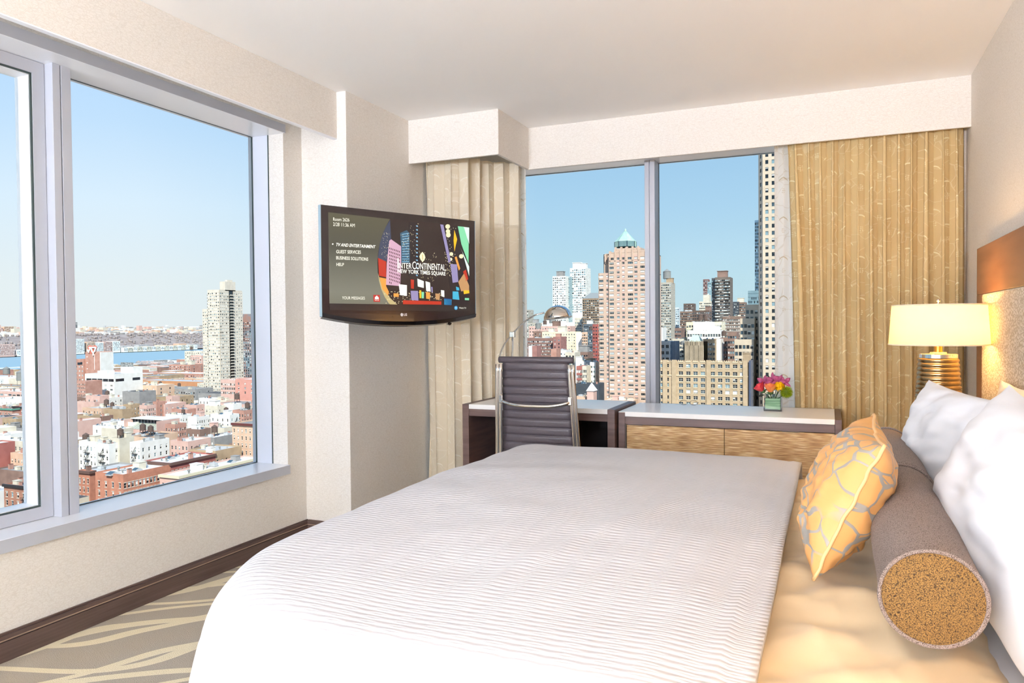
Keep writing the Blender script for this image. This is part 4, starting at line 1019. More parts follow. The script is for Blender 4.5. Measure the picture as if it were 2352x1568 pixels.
def win_mesh(w_, h_, style, var):
    key = (round(w_, 2), round(h_, 2), style, var)
    if key in WMESH: return WMESH[key]
    b = MB(); f = .09 if style != 'bare' else .04; a, c = w_/2, h_/2
    for q_ in ((-a, -a+f, -c, c), (a-f, a, -c, c), (-a+f, a-f, c-f, c), (-a+f, a-f, -c, -c+f)): b.box(q_[0], q_[1], -.06, 0, q_[2], q_[3], 0)
    if style == 'hung': b.box(-a+f, a-f, -.05, 0, -.05, .05, 0)
    if style == 'double':
        b.box(-.08, .08, -.06, 0, -c+f, c-f, 0); b.box(-a+f, a-f, -.04, 0, -.04, .04, 0)
    if style == 'triple':
        for x in (-w_/5, w_/5): b.box(x-.04, x+.04, -.06, 0, -c+f, c-f, 0)
    gi = [0, 1, 0, 2, 0, 1, 2, 0][var]
    b.face([(-a, -.01, -c), (a, -.01, -c), (a, -.01, c), (-a, -.01, c)], 1+gi)
    bl = [0, 0, .45, 0, .3, 1, .6, .8][var]
    if bl:
        hw = a if var % 2 or style != 'double' else 0
        b.face([(-a, -.02, c-h_*bl), (hw, -.02, c-h_*bl), (hw, -.02, c), (-a, -.02, c)], 4)
    WMESH[key] = b.mesh('window', [FRD if style == 'bare' else FRM]+GLS); return WMESH[key]

class Bld:
    def __init__(s, name, label, cat, x0, x1, y0, y1, z1, group=None):
        s.x0, s.x1, s.y0, s.y1, s.z1 = min(x0, x1), max(x0, x1), y0, y1, z1
        s.T = thing(name, label, cat, ((s.x0+s.x1)/2, (y0+y1)/2, GZ), group=group); s.nw = 0; s.stuff = MB()
    def facade(s, b, side, u0, u1, zb, zt, plane, cols, rows, depth, single, style, wts, mi=0, sink=True):
        """side S (normal -y, u=x) or E (normal +x, u=y); cols: [(ua,ub)], rows: [(za,zb)]"""
        def P(u, z, d=0): return (u, plane+d, z) if side == 'S' else (plane-d, u, z)
        def Q(a, c, za, zc, d=0):
            b.face([P(a, za, d), P(c, za, d), P(c, zc, d), P(a, zc, d)], mi)
        rows = sorted(r for r in rows if r[0] > zb and r[1] < zt); z = zb
        for ra, rb in rows:
            Q(u0, u1, z, ra); u = u0
            for ca, cb in cols:
                Q(u, ca, ra, rb)
                b.face([P(ca, ra), P(ca, ra, depth), P(ca, rb, depth), P(ca, rb)], mi); b.face([P(cb, ra), P(cb, rb), P(cb, rb, depth), P(cb, ra, depth)], mi)
                b.face([P(ca, rb), P(ca, rb, depth), P(cb, rb, depth), P(cb, rb)], mi); b.face([P(ca, ra), P(cb, ra), P(cb, ra, depth), P(ca, ra, depth)], mi)
                v = CR.choices(range(8), wts)[0]
                if single and s.nw < 300:
                    inst('window', win_mesh(cb-ca, rb-ra, style, v), s.T, P((ca+cb)/2, (ra+rb)/2, depth), 0 if side == 'S' else math.pi/2); s.nw += 1
                else:
                    s.stuff.face([P(ca, ra, depth), P(cb, ra, depth), P(cb, rb, depth), P(ca, rb, depth)], [0, 1, 0, 2, 0, 3, 2, 3][v])
                    if v in (2, 4, 6): s.stuff.face([P(ca, (ra+rb)/2, depth-.03), P(cb, (ra+rb)/2, depth-.03), P(cb, rb, depth-.03), P(ca, rb, depth-.03)], 3)
                u = cb
            Q(u, u1, ra, rb); z = rb
        Q(u0, u1, z, zt)
    def done(s):
        if s.stuff.f: s.stuff.build('windows', GLS, s.T)['kind'] = 'stuff'
        return s.T
def evenly(a, b_, n, w_, margin=None):
    mgn = (b_-a)/n*.5-w_/2 if margin is None else margin
    if n == 1: return [((a+b_)/2-w_/2, (a+b_)/2+w_/2)]
    st = (b_-a-2*mgn-w_)/(n-1); return [(a+mgn+k*st, a+mgn+k*st+w_) for k in range(n)]
def levels(zt, top, pitch, h, n=99, zmin=GZ+4): return [(zt-top-k*pitch-h, zt-top-k*pitch) for k in range(n) if zt-top-k*pitch-h > zmin]
WT0 = (4, 3, 3, 2, 2, 1, 1, 1); WTB = (2, 2, 2, 1, 2, 4, 2, 3); WTD = (5, 5, 1, 2, 1, .5, .3, .2)

def block(name, label, cat, x0, x1, y0, y1, z1, wall, roof='white', S=(0, 1), E=(0, 1), pitch=3.2, wh=1.7, top=1.6, single=False, style='hung', wts=WT0, depth=.25, zvis=None, parapet=.7, cornice=None, extras=(), group=None, nrows=99, B=None, zb=GZ, trim=None):
    """S, E = (number of window columns, width of one); a building or one volume of a building B"""
    own = B is None
    if own: B = Bld(name, label, cat, x0, x1, y0, y1, z1, group)
    x0, x1 = min(x0, x1), max(x0, x1)
    wm = BRK[wall] if isinstance(wall, str) else wall; rm = ROOFM[roof] if isinstance(roof, str) else roof
    b = MB(); rows = levels(z1, top, pitch, wh, nrows, (zvis if zvis is not None else GZ+4))
    for side, a, c, pl, (n, w_) in (('S', x0, x1, y0, S), ('E', y0, y1, x1, E)):
        if n: B.facade(b, side, a, c, zb, z1, pl, evenly(a, c, n, w_), rows, depth, single, style, wts)
        else: b.face([(a, pl, zb), (c, pl, zb), (c, pl, z1), (a, pl, z1)] if side == 'S' else [(pl, a, zb), (pl, c, zb), (pl, c, z1), (pl, a, z1)])
    b.face([(x1, y1, zb), (x0, y1, zb), (x0, y1, z1), (x1, y1, z1)]); b.face([(x0, y1, zb), (x0, y0, zb), (x0, y0, z1), (x0, y1, z1)])
    t = .35
    for q_ in ((x0, x1, y0, y0+t), (x0, x1, y1-t, y1), (x0, x0+t, y0+t, y1-t), (x1-t, x1, y0+t, y1-t)): b.box(*q_, z1, z1+parapet)
    b.build('walls', wm, B.T)
    MB().box(x0+t, x1-t, y0+t, y1-t, z1-.3, z1+.05).build('roof', rm, B.T)
    if trim is not None:
        tb = MB()
        if S[0]:
            for ca, cb in evenly(x0, x1, *S):
                for ra, rb in rows: tb.box(ca-.12, cb+.12, y0-.10, y0, ra-.22, ra, 0).box(ca-.12, cb+.12, y0-.08, y0, rb, rb+.25, 0)
        if E[0]:
            for ca, cb in evenly(y0, y1, *E):
                for ra, rb in rows: tb.box(x1, x1+.10, ca-.12, cb+.12, ra-.22, ra, 0).box(x1, x1+.08, ca-.12, cb+.12, rb, rb+.25, 0)
        o = tb.build('lintels', trim, B.T); o['kind'] = 'stuff'
    if cornice is not None:
        MB().box(x0-.1, x1+.7, y0-.7, y0, z1-.3, z1+parapet).box(x1, x1+.7, y0, y1, z1-.3, z1+parapet).build('cornice', cornice, B.T)
    if own and name in ('walk_up_building', 'brick_building', 'city_building') and x1-x0 > 7 and y1-y0 > 6:
        extras = tuple(extras)+tuple((CR.choice(('vent', 'ac', 'vent', 'chimney', 'skylight', 'bulkhead')), CR.uniform(.12, .88), CR.uniform(.15, .85), CR.uniform(.4, .75)) for _ in range(CR.choice((3, 4, 6))))
    for e in extras: roof_extra(B, e, z1, x0, x1, y0, y1)
    return B.done() if own else B
def roof_extra(B, e, z1, x0, x1, y0, y1):
    k, fx, fy = e[0], e[1], e[2]; x, y = x0+(x1-x0)*fx, y0+(y1-y0)*fy; s_ = e[3] if len(e) > 3 else 1
    if k == 'tank':
        b = MB()
        for dx in (-1, 1):
            for dy in (-1, 1): b.box(x+dx*1.2*s_-.12, x+dx*1.2*s_+.12, y+dy*1.2*s_-.12, y+dy*1.2*s_+.12, z1, z1+2.4*s_)
        b.lathe([(1.9*s_, 2.4*s_), (2.0*s_, 2.5*s_), (1.95*s_, 6.0*s_), (2.1*s_, 6.0*s_), (.05, 7.4*s_)], (x, y, z1), 14); b.build('water_tank', TANKW if s_ < 1.6 else TANKM, B.T)
    elif k == 'bulkhead': MB().box(x-1.8*s_, x+1.8*s_, y-1.6*s_, y+1.6*s_, z1, z1+2.7*s_).box(x-2*s_, x+2*s_, y-1.8*s_, y+1.8*s_, z1+2.7*s_, z1+2.9*s_).build('bulkhead', BRK[e[4]] if len(e) > 4 else BRK['cream'], B.T)
    elif k == 'chimney': MB().box(x-.5*s_, x+.5*s_, y-.9*s_, y+.9*s_, z1, z1+2.4*s_).box(x-.6*s_, x+.6*s_, y-1*s_, y+1*s_, z1+2.2*s_, z1+2.4*s_).build('chimney', BRK[e[4]] if len(e) > 4 else BRK['red brick'], B.T)
    elif k == 'vent':
        MB().lathe([(.35*s_, 0), (.35*s_, 1.2*s_), (.6*s_, 1.3*s_), (.6*s_, 1.7*s_), (.05, 2.0*s_)], (x, y, z1), 10).build('roof_vent', TANKM, B.T)
    elif k == 'ac':
        MB().box(x-1.5*s_, x+1.5*s_, y-1*s_, y+1*s_, z1+.3, z1+1.6*s_).box(x-1.3*s_, x+1.3*s_, y-.8*s_, y+.8*s_, z1, z1+.3).lathe([(.6*s_, 1.6*s_), (.6*s_, 1.85*s_)], (x, y, z1), 10).build('cooling_unit', ROOFM['silver'], B.T)
    elif k == 'skylight':
        b = MB(); a, c = 1.1*s_, 1.7*s_
        b.box(x-a, x+a, y-c, y+c, z1, z1+.5, 0); b.face([(x-a, y-c, z1+.5), (x+a, y-c, z1+.5), (x+a, y, z1+1.3), (x-a, y, z1+1.3)], 1); b.face([(x-a, y+c, z1+.5), (x-a, y, z1+1.3), (x+a, y, z1+1.3), (x+a, y+c, z1+.5)], 1)
        b.face([(x+a, y-c, z1+.5), (x+a, y+c, z1+.5), (x+a, y, z1+1.3)], 0); b.face([(x-a, y-c, z1+.5), (x-a, y, z1+1.3), (x-a, y+c, z1+.5)], 0)
        b.build('skylight', [ROOFM['silver'], GLS[1]], B.T)

TAKEN = []
def note(x0, x1, y0, y1): TAKEN.append((min(x0, x1)-1, max(x0, x1)+1, y0-1, y1+1))
def corner(pxc, pyc, zr, pxl, pxr):
    """footprint of a building whose south-east roof corner (height zr) shows at a pixel and whose faces reach to pxl / pxr"""
    p = at(pxc, pyc, 2, zr); x0 = at(pxl, pyc, 1, p.y).x; y1 = at(pxr, pyc, 0, p.x).y
    note(x0, p.x, p.y, y1); return x0, p.x, p.y, y1
def sface(pxl, pxr, pyt, Y, depth):
    """footprint and roof height of a building whose south face stands at distance Y"""
    a, c = at(pxl, pyt, 1, Y), at(pxr, pyt, 1, Y); note(a.x, c.x, Y, Y+depth); return a.x, c.x, Y, Y+depth, (a.z+c.z)/2

# ---------------------------------------------------------------- ground, river, far shore
struct(MB().box(-1262, 4000, -4000, 9000, GZ-2, GZ).build('ground', cm('asphalt', '#8d8a86', '#7b7976', s=.02)))
struct(MB().box(-2500, -1262, -6000, 12000, GZ-3, GZ-1.6).build('river', mat('river_water', '#8aa7b4', .6, bump=(.05, .5), spec=.2)))
HILL = cm('bluff_brush', '#8d7d78', '#a3948c', s=.03)
def hz(x, y):
    d = -x-2110
    return GZ+2+ (3 if d > 0 else 0) + 46*sst(330, 520, d+60*mnoise.noise((y*.0017, 3, 1))) + 26*sst(600, 2300, d) + 5*mnoise.noise((x*.004, y*.004, 2))*sst(200, 500, d)
b = MB().grid(lambda u, v: (-2110-2900*u*u-40*u, -4500+11000*v, hz(-2110-2900*u*u-40*u, -4500+11000*v)), 60, 130)
struct(b.build('far_hill', HILL, smooth=True))
b = MB(); HOUSES = []
FM = [BRK['white'], BRK['cream'], BRK['pink'], BRK['peach'], BRK['grey'], ROOFM['silver']]
def pxy(p):
    d = Vector(p)-CAMP; z = d.dot(FWD)
    return (CX+F_PX*d.dot(RT)/z, CY-F_PX*d.dot(UP)/z) if z > 0 else (-9999, 0)
hm = [MB().box(-.5, .5, -.5, .5, 0, 1).mesh('far_house', m_) for m_ in FM]
stuffb = MB(); ns = 0
for k in range(2600):
    d = 560+2200*CR.random()**1.6; y = -2500+7500*CR.random(); x = -2110-d; z = hz(x, y)
    px, py = pxy((x, y, z)); vis = 175 < px < 460 or 0 < px < 66
    w_, l_, h_ = CR.uniform(10, 30), CR.uniform(12, 34), CR.uniform(7, 15)*(2.0 if CR.random() < .06 else 1)
    mi = CR.choices(range(6), (5, 4, 2, 2, 2, 2))[0]
    if vis and ns < 290:
        o = bpy.data.objects.new('hillside_house', hm[mi]); C.objects.link(o); o.location = (x, y, z-2); o.scale = (l_, w_, h_+2); ns += 1
        props(o, 'small pale house on the hill across the river', 'house', 'houses on the hill across the river')
    else: stuffb.box(x-l_/2, x+l_/2, y-w_/2, y+w_/2, z-2, z+h_, mi)
for k in range(240):
    y = -3000+8000*CR.random(); x = -2110-CR.uniform(60, 330); z = hz(x, y); stuffb.box(x-12, x+12, y-CR.uniform(10, 30), y+CR.uniform(10, 30), z-1, z+CR.uniform(6, 14), CR.randrange(6))
o = stuffb.build('distant_houses', FM); props(o, 'hazy mass of tiny pale houses further along the far shore', 'houses', kind='stuff')
tb = MB()
for k in range(5200):
    y = -2500+7000*CR.random(); d = CR.uniform(330, 620) if CR.random() < .8 else CR.uniform(620, 1500); x = -2110-d; z = hz(x, y); r = CR.uniform(3, 6.5)
    tb.lathe([(r*.5, -1), (r, r*.6), (r*.7, r*1.2), (.2, r*1.5)], (x, y, z), 5, mat=k % 2, capb=False, capt=False)
props(tb.build('bare_woodland', [cm('twigs', '#978782', '#a3948d', s=.1), cm('twigs_grey', '#9d918c', '#948984', s=.1)]), 'brown leafless trees covering the bluff across the river', 'trees', kind='stuff')
# waterfront rows across the river
def shore(px0, px1, top, x, wall, label, n, name='waterfront_building', cat='building', cols=12, w_=3, pitch=4):
    a, c = at(px0, 800, 0, x), at(px1, 800, 0, x); zt = at((px0+px1)/2, top, 0, x).z
    for k in range(n):
        ya, yb = a.y+(c.y-a.y)*k/n, a.y+(c.y-a.y)*(k+1)/n-3
        block(name, label[k] if isinstance(label, list) else label, cat, x-30, x, ya, yb, zt+CR.uniform(-2, 2), wall[k % len(wall)], 'white', S=(0, 1), E=(cols, w_), pitch=pitch, wh=2.2, top=2, depth=.4, wts=WT0, group='row houses on the far river bank' if n > 9 else None)
shore(174, 196, 780, -2090, ['white'], ['pale striped waterfront apartment block across the river behind the red tower'], 1, cols=9, w_=4)
shore(200, 278, 785, -2095, ['peach', 'white', 'pink', 'white'], ['brownish waterfront apartment block across the river right of the red tower', 'white waterfront apartment block second right of the red tower', 'rosy waterfront apartment block third right of the red tower', 'white end block of the tall waterfront apartments across the river'], 4, cols=7, w_=3)
shore(285, 455, 795, -2085, ['white', 'cream'], [o_+' low pale row house from the left in the waterfront row across the river' for o_ in 'first second third fourth fifth sixth seventh eighth ninth tenth eleventh twelfth thirteenth fourteenth fifteenth sixteenth seventeenth'.split()], 17, cols=4, w_=3)
shore(0, 36, 792, -2110, ['pink'], ['long rosy brick waterfront building seen through the left sash across the river'], 1, cols=14, w_=4)
shore(39, 60, 806, -2110, ['white'], ['low white shed beside the rosy waterfront building across the river'], 1, cols=5)
x = -3300; a = at(2, 755, 0, x); c = at(13, 755, 0, x)
block('hilltop_tower', 'pinkish slab tower on the far hill at the left edge of the sash', 'building', x-20, x, a.y-60, a.y+10, at(5, 753, 0, x).z, 'pink', S=(0, 1), E=(8, 4), pitch=5, wh=2.5, zb=GZ+50, zvis=-20)
a = at(10, 750, 0, x); c = at(31, 750, 0, x)
block('hilltop_tower', 'wider pinkish apartment tower on the far hill seen through the left sash', 'building', x-20, x, a.y, c.y, at(20, 750, 0, x).z, 'peach', S=(0, 1), E=(8, 4), pitch=5, wh=2.5, zb=GZ+50, zvis=-20)
a = at(173, 740, 0, x); c = at(177.5, 740, 0, x)
block('hilltop_tower', 'slim bluish tower on the far hill just right of the window post', 'building', x-20, x, a.y, c.y, at(175, 740, 0, x).z, 'grey', S=(0, 1), E=(3, 4), pitch=5, wh=3, zb=GZ+50, zvis=-20)

# ---------------------------------------------------------------- buildings in the left window
BZ_R = -53.5
x0, x1, y0, y1 = corner(283, 1094, BZ_R, 219, 392)
block('brick_building', 'long orange brick corner building at the sill with two rows of windows and white roof', 'building', x0, x1, y0, y1, BZ_R, cm('brick_orange', '#cb7c5a', '#bc7152', s=.6), 'white', S=(4, 1.0), E=(13, 1.15), pitch=3.5, wh=2.0, top=2.6, single=True, zvis=-66, trim=TRIMW, depth=.2,
      extras=(('skylight', .55, .05, 1.3), ('chimney', .9, .18, .9), ('bulkhead', .5, .62, 1.0), ('vent', .3, .3), ('skylight', .7, .45, 1), ('ac', .3, .8)))
xr = x1; ya = y1; yb = at(495, 1050, 0, xr).y; note(x0, xr, ya, yb)
block('brick_building', 'bright red brick row building with dark cornice right of the orange corner building', 'building', x0, xr, ya+.02, yb, BZ_R+.6, BRK['deep red'], 'white', S=(0, 1), E=(12, 1.1), pitch=3.5, wh=2.0, top=2.6, single=True, zvis=-64, trim=TRIMW, depth=.2, cornice=cm('cornice_brown', '#6b4a40'),
      extras=(('vent', .5, .2), ('skylight', .3, .4), ('ac', .5, .7), ('chimney', .8, .55, 1)))
ya = yb; yb = at(555, 1030, 0, xr).y; note(x0, xr, ya, yb)
block('brick_building', 'tan brick building with few windows next to the red row with cornice', 'building', x0, xr, ya+.02, yb, BZ_R+1.6, BRK['tan'], 'silver', S=(0, 1), E=(6, 1.1), pitch=3.6, wh=2.0, top=3.2, single=True, zvis=-62, nrows=1, depth=.2, extras=(('bulkhead', .8, .02, .8, 'white'), ('vent', .4, .5)))
# low roofs in front, along the lower right of the pane
pq = at(411, 1097, 0, -228.5); x0, x1, y0, y1, zq = -238.5, -228.5, pq.y, at(600, 1040, 0, -228.5).y, pq.z; note(x0, x1, y0, y1)
block('brick_building', 'low building with white roof and bracketed cornice below the red row', 'building', x0, x1, y0, y1, zq, 'pink', 'white', E=(9, 1.1), S=(3, 1), pitch=3.5, wh=2, top=2.5, single=True, nrows=1, cornice=cm('cornice_cream', '#d8cba6'), extras=(('bulkhead', .5, .3, 1, 'white'), ('ac', .5, .5), ('skylight', .6, .7, 1), ('vent', .8, .15), ('bulkhead', .4, .8, .8, 'grey')))
x0, x1, y0, y1 = corner(206, 1086, -56, 178, 219)
block('brick_building', 'narrow orange brick house with a grey side wall left of the orange corner building', 'building', x0, x1, y0, y1, -56, cm('brick_orange', '#b4552f'), 'grey', S=(3, .95), E=(0, 1), pitch=3.5, wh=2, top=2.4, single=True, zvis=-68, cornice=cm('cornice_brown', '#6b4a40'), trim=TRIMW, extras=(('chimney', .6, .7, 1, 'brown'),))
x0, x1, y0, y1, z1 = sface(533, 606, 976, 262, 26)
block('apartment_building', 'peach apartment building with dark red cornice at the right end of the pane', 'building', x0, x1, y0, y1, z1, 'peach', 'grey', S=(8, .8), E=(6, .9), pitch=3.3, wh=1.7, top=1.9, single=True, zvis=-62, trim=TRIMW, cornice=cm('cornice_red', '#6e2f2a'), extras=(('chimney', .75, .4, 1.2, 'grey'), ('ac', .4, .5), ('tank', .3, .7, .8)))
# fire-escape tenements
def escape(T, x, y, z1, n, side='S', w_=3.2):
    b = MB()
    for k in range(n):
        z = z1-4.5-3.3*k
        if side == 'S':
            b.box(x-w_/2, x+w_/2, y-1.1, y, z-.12, z); b.box(x-w_/2, x+w_/2, y-1.12, y-1.06, z+.9, z+1)
            for q_ in range(7): b.box(x-w_/2+w_*q_/6-.03, x-w_/2+w_*q_/6+.03, y-1.12, y-1.06, z, z+1)
            b.tube([(x-w_*.35, y-.6, z), (x+w_*.35, y-.6, z+3.3)], .12, 4)
        else:
            b.box(x, x+1.1, y-w_/2, y+w_/2, z-.12, z); b.box(x+1.06, x+1.12, y-w_/2, y+w_/2, z+.9, z+1)
            for q_ in range(7): b.box(x+1.06, x+1.12, y-w_/2+w_*q_/6-.03, y-w_/2+w_*q_/6+.03, z, z+1)
            b.tube([(x+.6, y-w_*.35, z), (x+.6, y+w_*.35, z+3.3)], .12, 4)
    b.build('fire_escape', IRON, T)
specs = [
 # pxc, pyc, zr, pxl, pxr, wall, roof, S, E, label, extras, escape
 (221, 1018, -51, 181, 224, 'white', 'white', (5, .9), (0, 1), 'light grey tenement with a fire escape left of the tall white one', (('bulkhead', .5, .5), ('vent', .2, .4)), 'S'),
 (250, 1023, -52, 222, 253, 'white', 'black', (3, 1.0), (1, 1), 'white tenement with fire escape balconies behind the orange corner building', (('vent', .5, .5),), 'S'),
 (274, 1010, -50, 252, 308, 'cream', 'silver', (2, 1.0), (0, 1), 'tall cream blank walled tenement with dome shaped roof box', (('tank', .5, .4, .7), ('bulkhead', .6, .75, .9)), None),
 (322, 1020, -51.5, 298, 389, 'white', 'white', (3, 1.0), (5, 1.0), 'long off white tenement with black fire escape behind the orange corner building', (('bulkhead', .6, .8, .9, 'grey'), ('vent', .5, .3), ('ac', .4, .5)), 'S'),
 (432, 1017, -55, 391, 484, 'pink', 'white', (5, 1), (3, 1), 'rosy low house with bright white roof behind the red row', (('chimney', .4, .1, 1.1), ('vent', .6, .5)), None),
 (459, 989, -55, 428, 458.5, 'brown', 'white', (3, 1), (1, 1), 'brown brick house with white roof and tall side wall in the middle distance', (('bulkhead', .3, .5, 1, 'white'),), None),
 (515, 985, -56, 460, 533, 'cream', 'silver', (0, 1), (2, 1), 'cream blank walled loft building left of the peach apartment building', (('bulkhead', .4, .4, 1, 'pink'), ('vent', .7, .4)), None),
 (402, 977, -57, 379, 428, 'red brick', 'black', (4, 1), (5, 1), 'small red brick houses with bracketed cornice right of the glass roofed workshop', (('vent', .5, .5),), None),
 (236, 958, -57.5, 195, 236.8, 'brown', 'white', (0, 1), (0, 1), 'brown low garage with orange parapet left of the blank tan wall', (), None),
 (281, 942, -55, 238, 284, 'tan', 'grey', (0, 1), (0, 1), 'large blank tan brick wall building with tank and ducts on its roof', (('ac', .4, .5, 1.3), ('ac', .7, .6, 1.2), ('tank', .2, .5, .7)), None),
 (300, 931, -54, 283, 318, 'tan', 'grey', (4, 1), (3, 1), 'yellowish brick walk-up with fire escapes beyond the blank tan wall', (('chimney', .5, .5),), 'S'),
 (337, 933, -54, 320, 357, 'pink', 'grey', (5, 1), (5, 1), 'rose coloured row houses with dark cornice line behind the glass roofed workshop', (('vent', .3, .5), ('bulkhead', .7, .5, 1, 'grey')), None),
 (229, 911, -50, 197, 229.5, 'pink', 'grey', (0, 1), (0, 1), 'plain rosy brick box building in front of the white office block', (), None),
 (217, 925, -54, 176, 245, 'pink', 'grey', (0, 1), (0, 1), 'plain rosy brick low wing at the left edge of the pane', (('vent', .5, .3), ('ac', .7, .6)), None),
 (205, 957, -56, 176, 197, 'tan', 'black', (2, 1.2), (0, 1), 'orange painted brick shop building at the left edge of the pane', (('vent', .4, .4),), None),
 (248, 981, -56, 213, 253, 'white', 'white', (2, 1), (1, 1), 'bright white rooftop box building above the terrace roofs', (('vent', .3, .4), ('chimney', .7, .7, 1.1, 'white')), None),
 (279, 988, -57, 233, 281, 'cream', 'white', (0, 1), (0, 1), 'cream long low building beside the bright white box', (('vent', .4, .5),), None),
 (306, 972, -57.5, 270, 309, 'white', 'white', (2, 1), (0, 1), 'small white gabled house left of the glass roofed workshop', (('vent', .5, .5),), None),
 (528, 955, -54, 483, 533.5, 'white', 'white', (4, 1), (2, 1), 'white studio building with slanted skylight in front of the orange brick one', (('skylight', .4, .5, 1.4), ('bulkhead', .7, .4, 1.1, 'white')), 'E'),
 (560, 945, -53.5, 534, 592, 'red brick', 'grey', (4, 1.1), (5, 1), 'orange red brick workshop with tanks above the peach apartment building', (('tank', .7, .5, .8), ('ac', .3, .5), ('bulkhead', .5, .7)), 'S'),
 (500, 935, -53, 471, 503, 'cream', 'white', (4, 1), (2, 1), 'cream stepped building with grey louvred roof box in the middle distance', (('bulkhead', .5, .4, 1.5, 'white'),), None),
 (536, 930, -52, 514, 538, 'white', 'white', (1, 1), (0, 1), 'white windowless box with dark painted marks on its wall', (), None),
 (487, 917, -53, 457, 489, 'white', 'silver', (4, 1), (3, 1), 'white group house with pale windows above the stepped building', (('chimney', .5, .5), ('vent', .3, .3)), None),
 (520, 921, -54, 490, 524, 'cream', 'silver', (5, 1), (2, 1), 'cream walk-up with grey trees behind it right of the white group house', (('bulkhead', .3, .5), ('vent', .6, .4)), None),
 (360, 925, -54.5, 345, 362, 'red brick', 'grey', (2, 1), (1, 1), 'narrow red brick house among grey roofs in the middle of the pane', (('chimney', .5, .5),), None),
 (395, 912, -54, 381, 397, 'pink', 'grey', (2, 1), (0, 1), 'small rosy brick house with a bare tree beside it', (), None),
 (451, 932, -56, 425, 456, 'pink', 'silver', (3, 1), (2, 1), 'rose brick workshop with rows of slanted roof lights', (('skylight', .3, .5, 1.2), ('skylight', .7, .5, 1.2)), None),
 (430, 942, -57, 394, 432, 'red brick', 'silver', (3, 1), (1, 1), 'flat red brick shed with a long silver roof in the middle distance', (('skylight', .5, .5, 1.2), ('vent', .2, .3)), None),
 (452, 960, -57, 432, 482, 'white', 'white', (0, 1), (6, 1), 'white loft building with blank end wall in the middle of the pane', (('bulkhead', .5, .6, 1.1, 'pink'), ('vent', .3, .3), ('ac', .5, .3)), None),
 (418, 955, -57.5, 380, 420, 'white', 'silver', (9, .9), (3, 1), 'white building with a row of tall dark windows behind the workshop', (('vent', .4, .5), ('tank', .8, .5, .6)), None),
]
for (pc, pyc, zr, pl, pr, wall, roof, S_, E_, lb, ex, esc) in specs:
    x0, x1, y0, y1 = corner(pc, pyc, zr, pl, pr)
    y1 = max(y1, y0+8)
    T = block('walk_up_building', lb, 'building', x0, x1, y0, y1, zr, wall, roof, S=S_, E=E_, pitch=3.3, wh=1.8, top=1.9, single=True, zvis=-66, extras=ex, depth=.2)
    if esc: escape(T, x0+(x1-x0)*.5, y0, zr, 3) if esc == 'S' else escape(T, x1, y0+(y1-y0)*.6, zr, 3, 'E')
# workshop with a slanted glass front
x0, x1, y0, y1 = corner(376, 965, -55, 303, 379.5)
T = thing('workshop_building', 'pinkish workshop with a slanted grey glass front in the middle of the pane', 'building', ((x0+x1)/2, (y0+y1)/2, GZ)); y1 = max(y1, y0+12)
b = MB(); zt = -55; s_ = 5.5
b.box(x0, x1, y0, y1, GZ, zt-5.6).box(x0-.3, x0, y0-s_, y1, GZ, zt).box(x1, x1+.3, y0-s_, y1, GZ, zt).box(x0, x1, y1-.3, y1, zt-5.6, zt).box(x0, x1, y0-s_, y0, GZ, zt-5.6); b.build('walls', BRK['pink'], T)
MB().box(x0-.3, x1+.3, y0-.8, y1, zt, zt+.5).build('roof', ROOFM['white'], T)
MB().box(x0, x1, y0+1.2, y0+1.3, zt-2.6, zt).build('window_band', GLS[1], T)
t = MB()
for k in range(10): t.box(x0+(x1-x0)*k/10-.1, x0+(x1-x0)*k/10+.1, y0+.8, y0+1.2, zt-2.6, zt)
t.build('posts', IRON, T)['kind'] = 'stuff'
for k in range(12):
    xa, xb = x0+(x1-x0)*k/12+.12, x0+(x1-x0)*(k+1)/12-.12
    MB().face([(xa, y0-s_, zt-5.5), (xb, y0-s_, zt-5.5), (xb, y0+.6, zt-2.6), (xa, y0+.6, zt-2.6)]).build('glass_panel', mat('grimy_glass', '#a7aa9c', .4), T, solid=.15)
# larger buildings of the middle distance
x0, x1, y0, y1 = corner(262, 861, at(262, 861, 1, 470).z, 195, 315)
z1 = at(262, 861, 1, 470).z
T = block('office_block', 'bright white office block with a dark ribbon of top windows and a rooftop box', 'building', x0, x1, y0, max(y1, y0+30), z1, 'white', 'silver', S=(5, 3.2), E=(0, 1), pitch=3.9, wh=1.5, top=8.6, single=True, style='triple', zvis=-70, wts=(1, 2, 3, 3, 2, 1, 3, 1), parapet=.6)
Bx = (x1-x0)
t = MB().box(x0+Bx*.05, x1-.6, y0-.05, y0+.2, z1-6.0, z1-3.6); t.build('ribbon_window', GLS[0], T)
for k in range(5): MB().box(x0+Bx*(.05+.19*k)-.2, x0+Bx*(.05+.19*k)+.2, y0-.3, y0, z1-6, z1-3.6).build('pier', BRK['white'], T)
MB().box(x1, x1+.08, y0+1.5, y0+10, z1-6, z1-3.6).box(x1, x1+.08, max(y1, y0+30)-11, max(y1, y0+30)-3, z1-6, z1-3.6).build('ribbon_window', GLS[0], T)
MB().box(x0+Bx*.30, x0+Bx*.62, y0+4, y0+12, z1, z1+3.2).build('roof_box', BRK['white'], T)
yy = y0+22; a = at(277, 845, 1, yy); c = at(306, 845, 1, yy); zt = at(290, 832, 1, yy).z
MB().box(a.x, c.x, yy, yy+10, z1, zt-4).build('roof_box', BRK['white'], T)
t = MB().box(a.x, c.x, yy, yy+.3, zt-4, zt); t.build('painted_screen', cm('graffiti_grey', '#a9aba8', '#5d6263', s=.9), T)
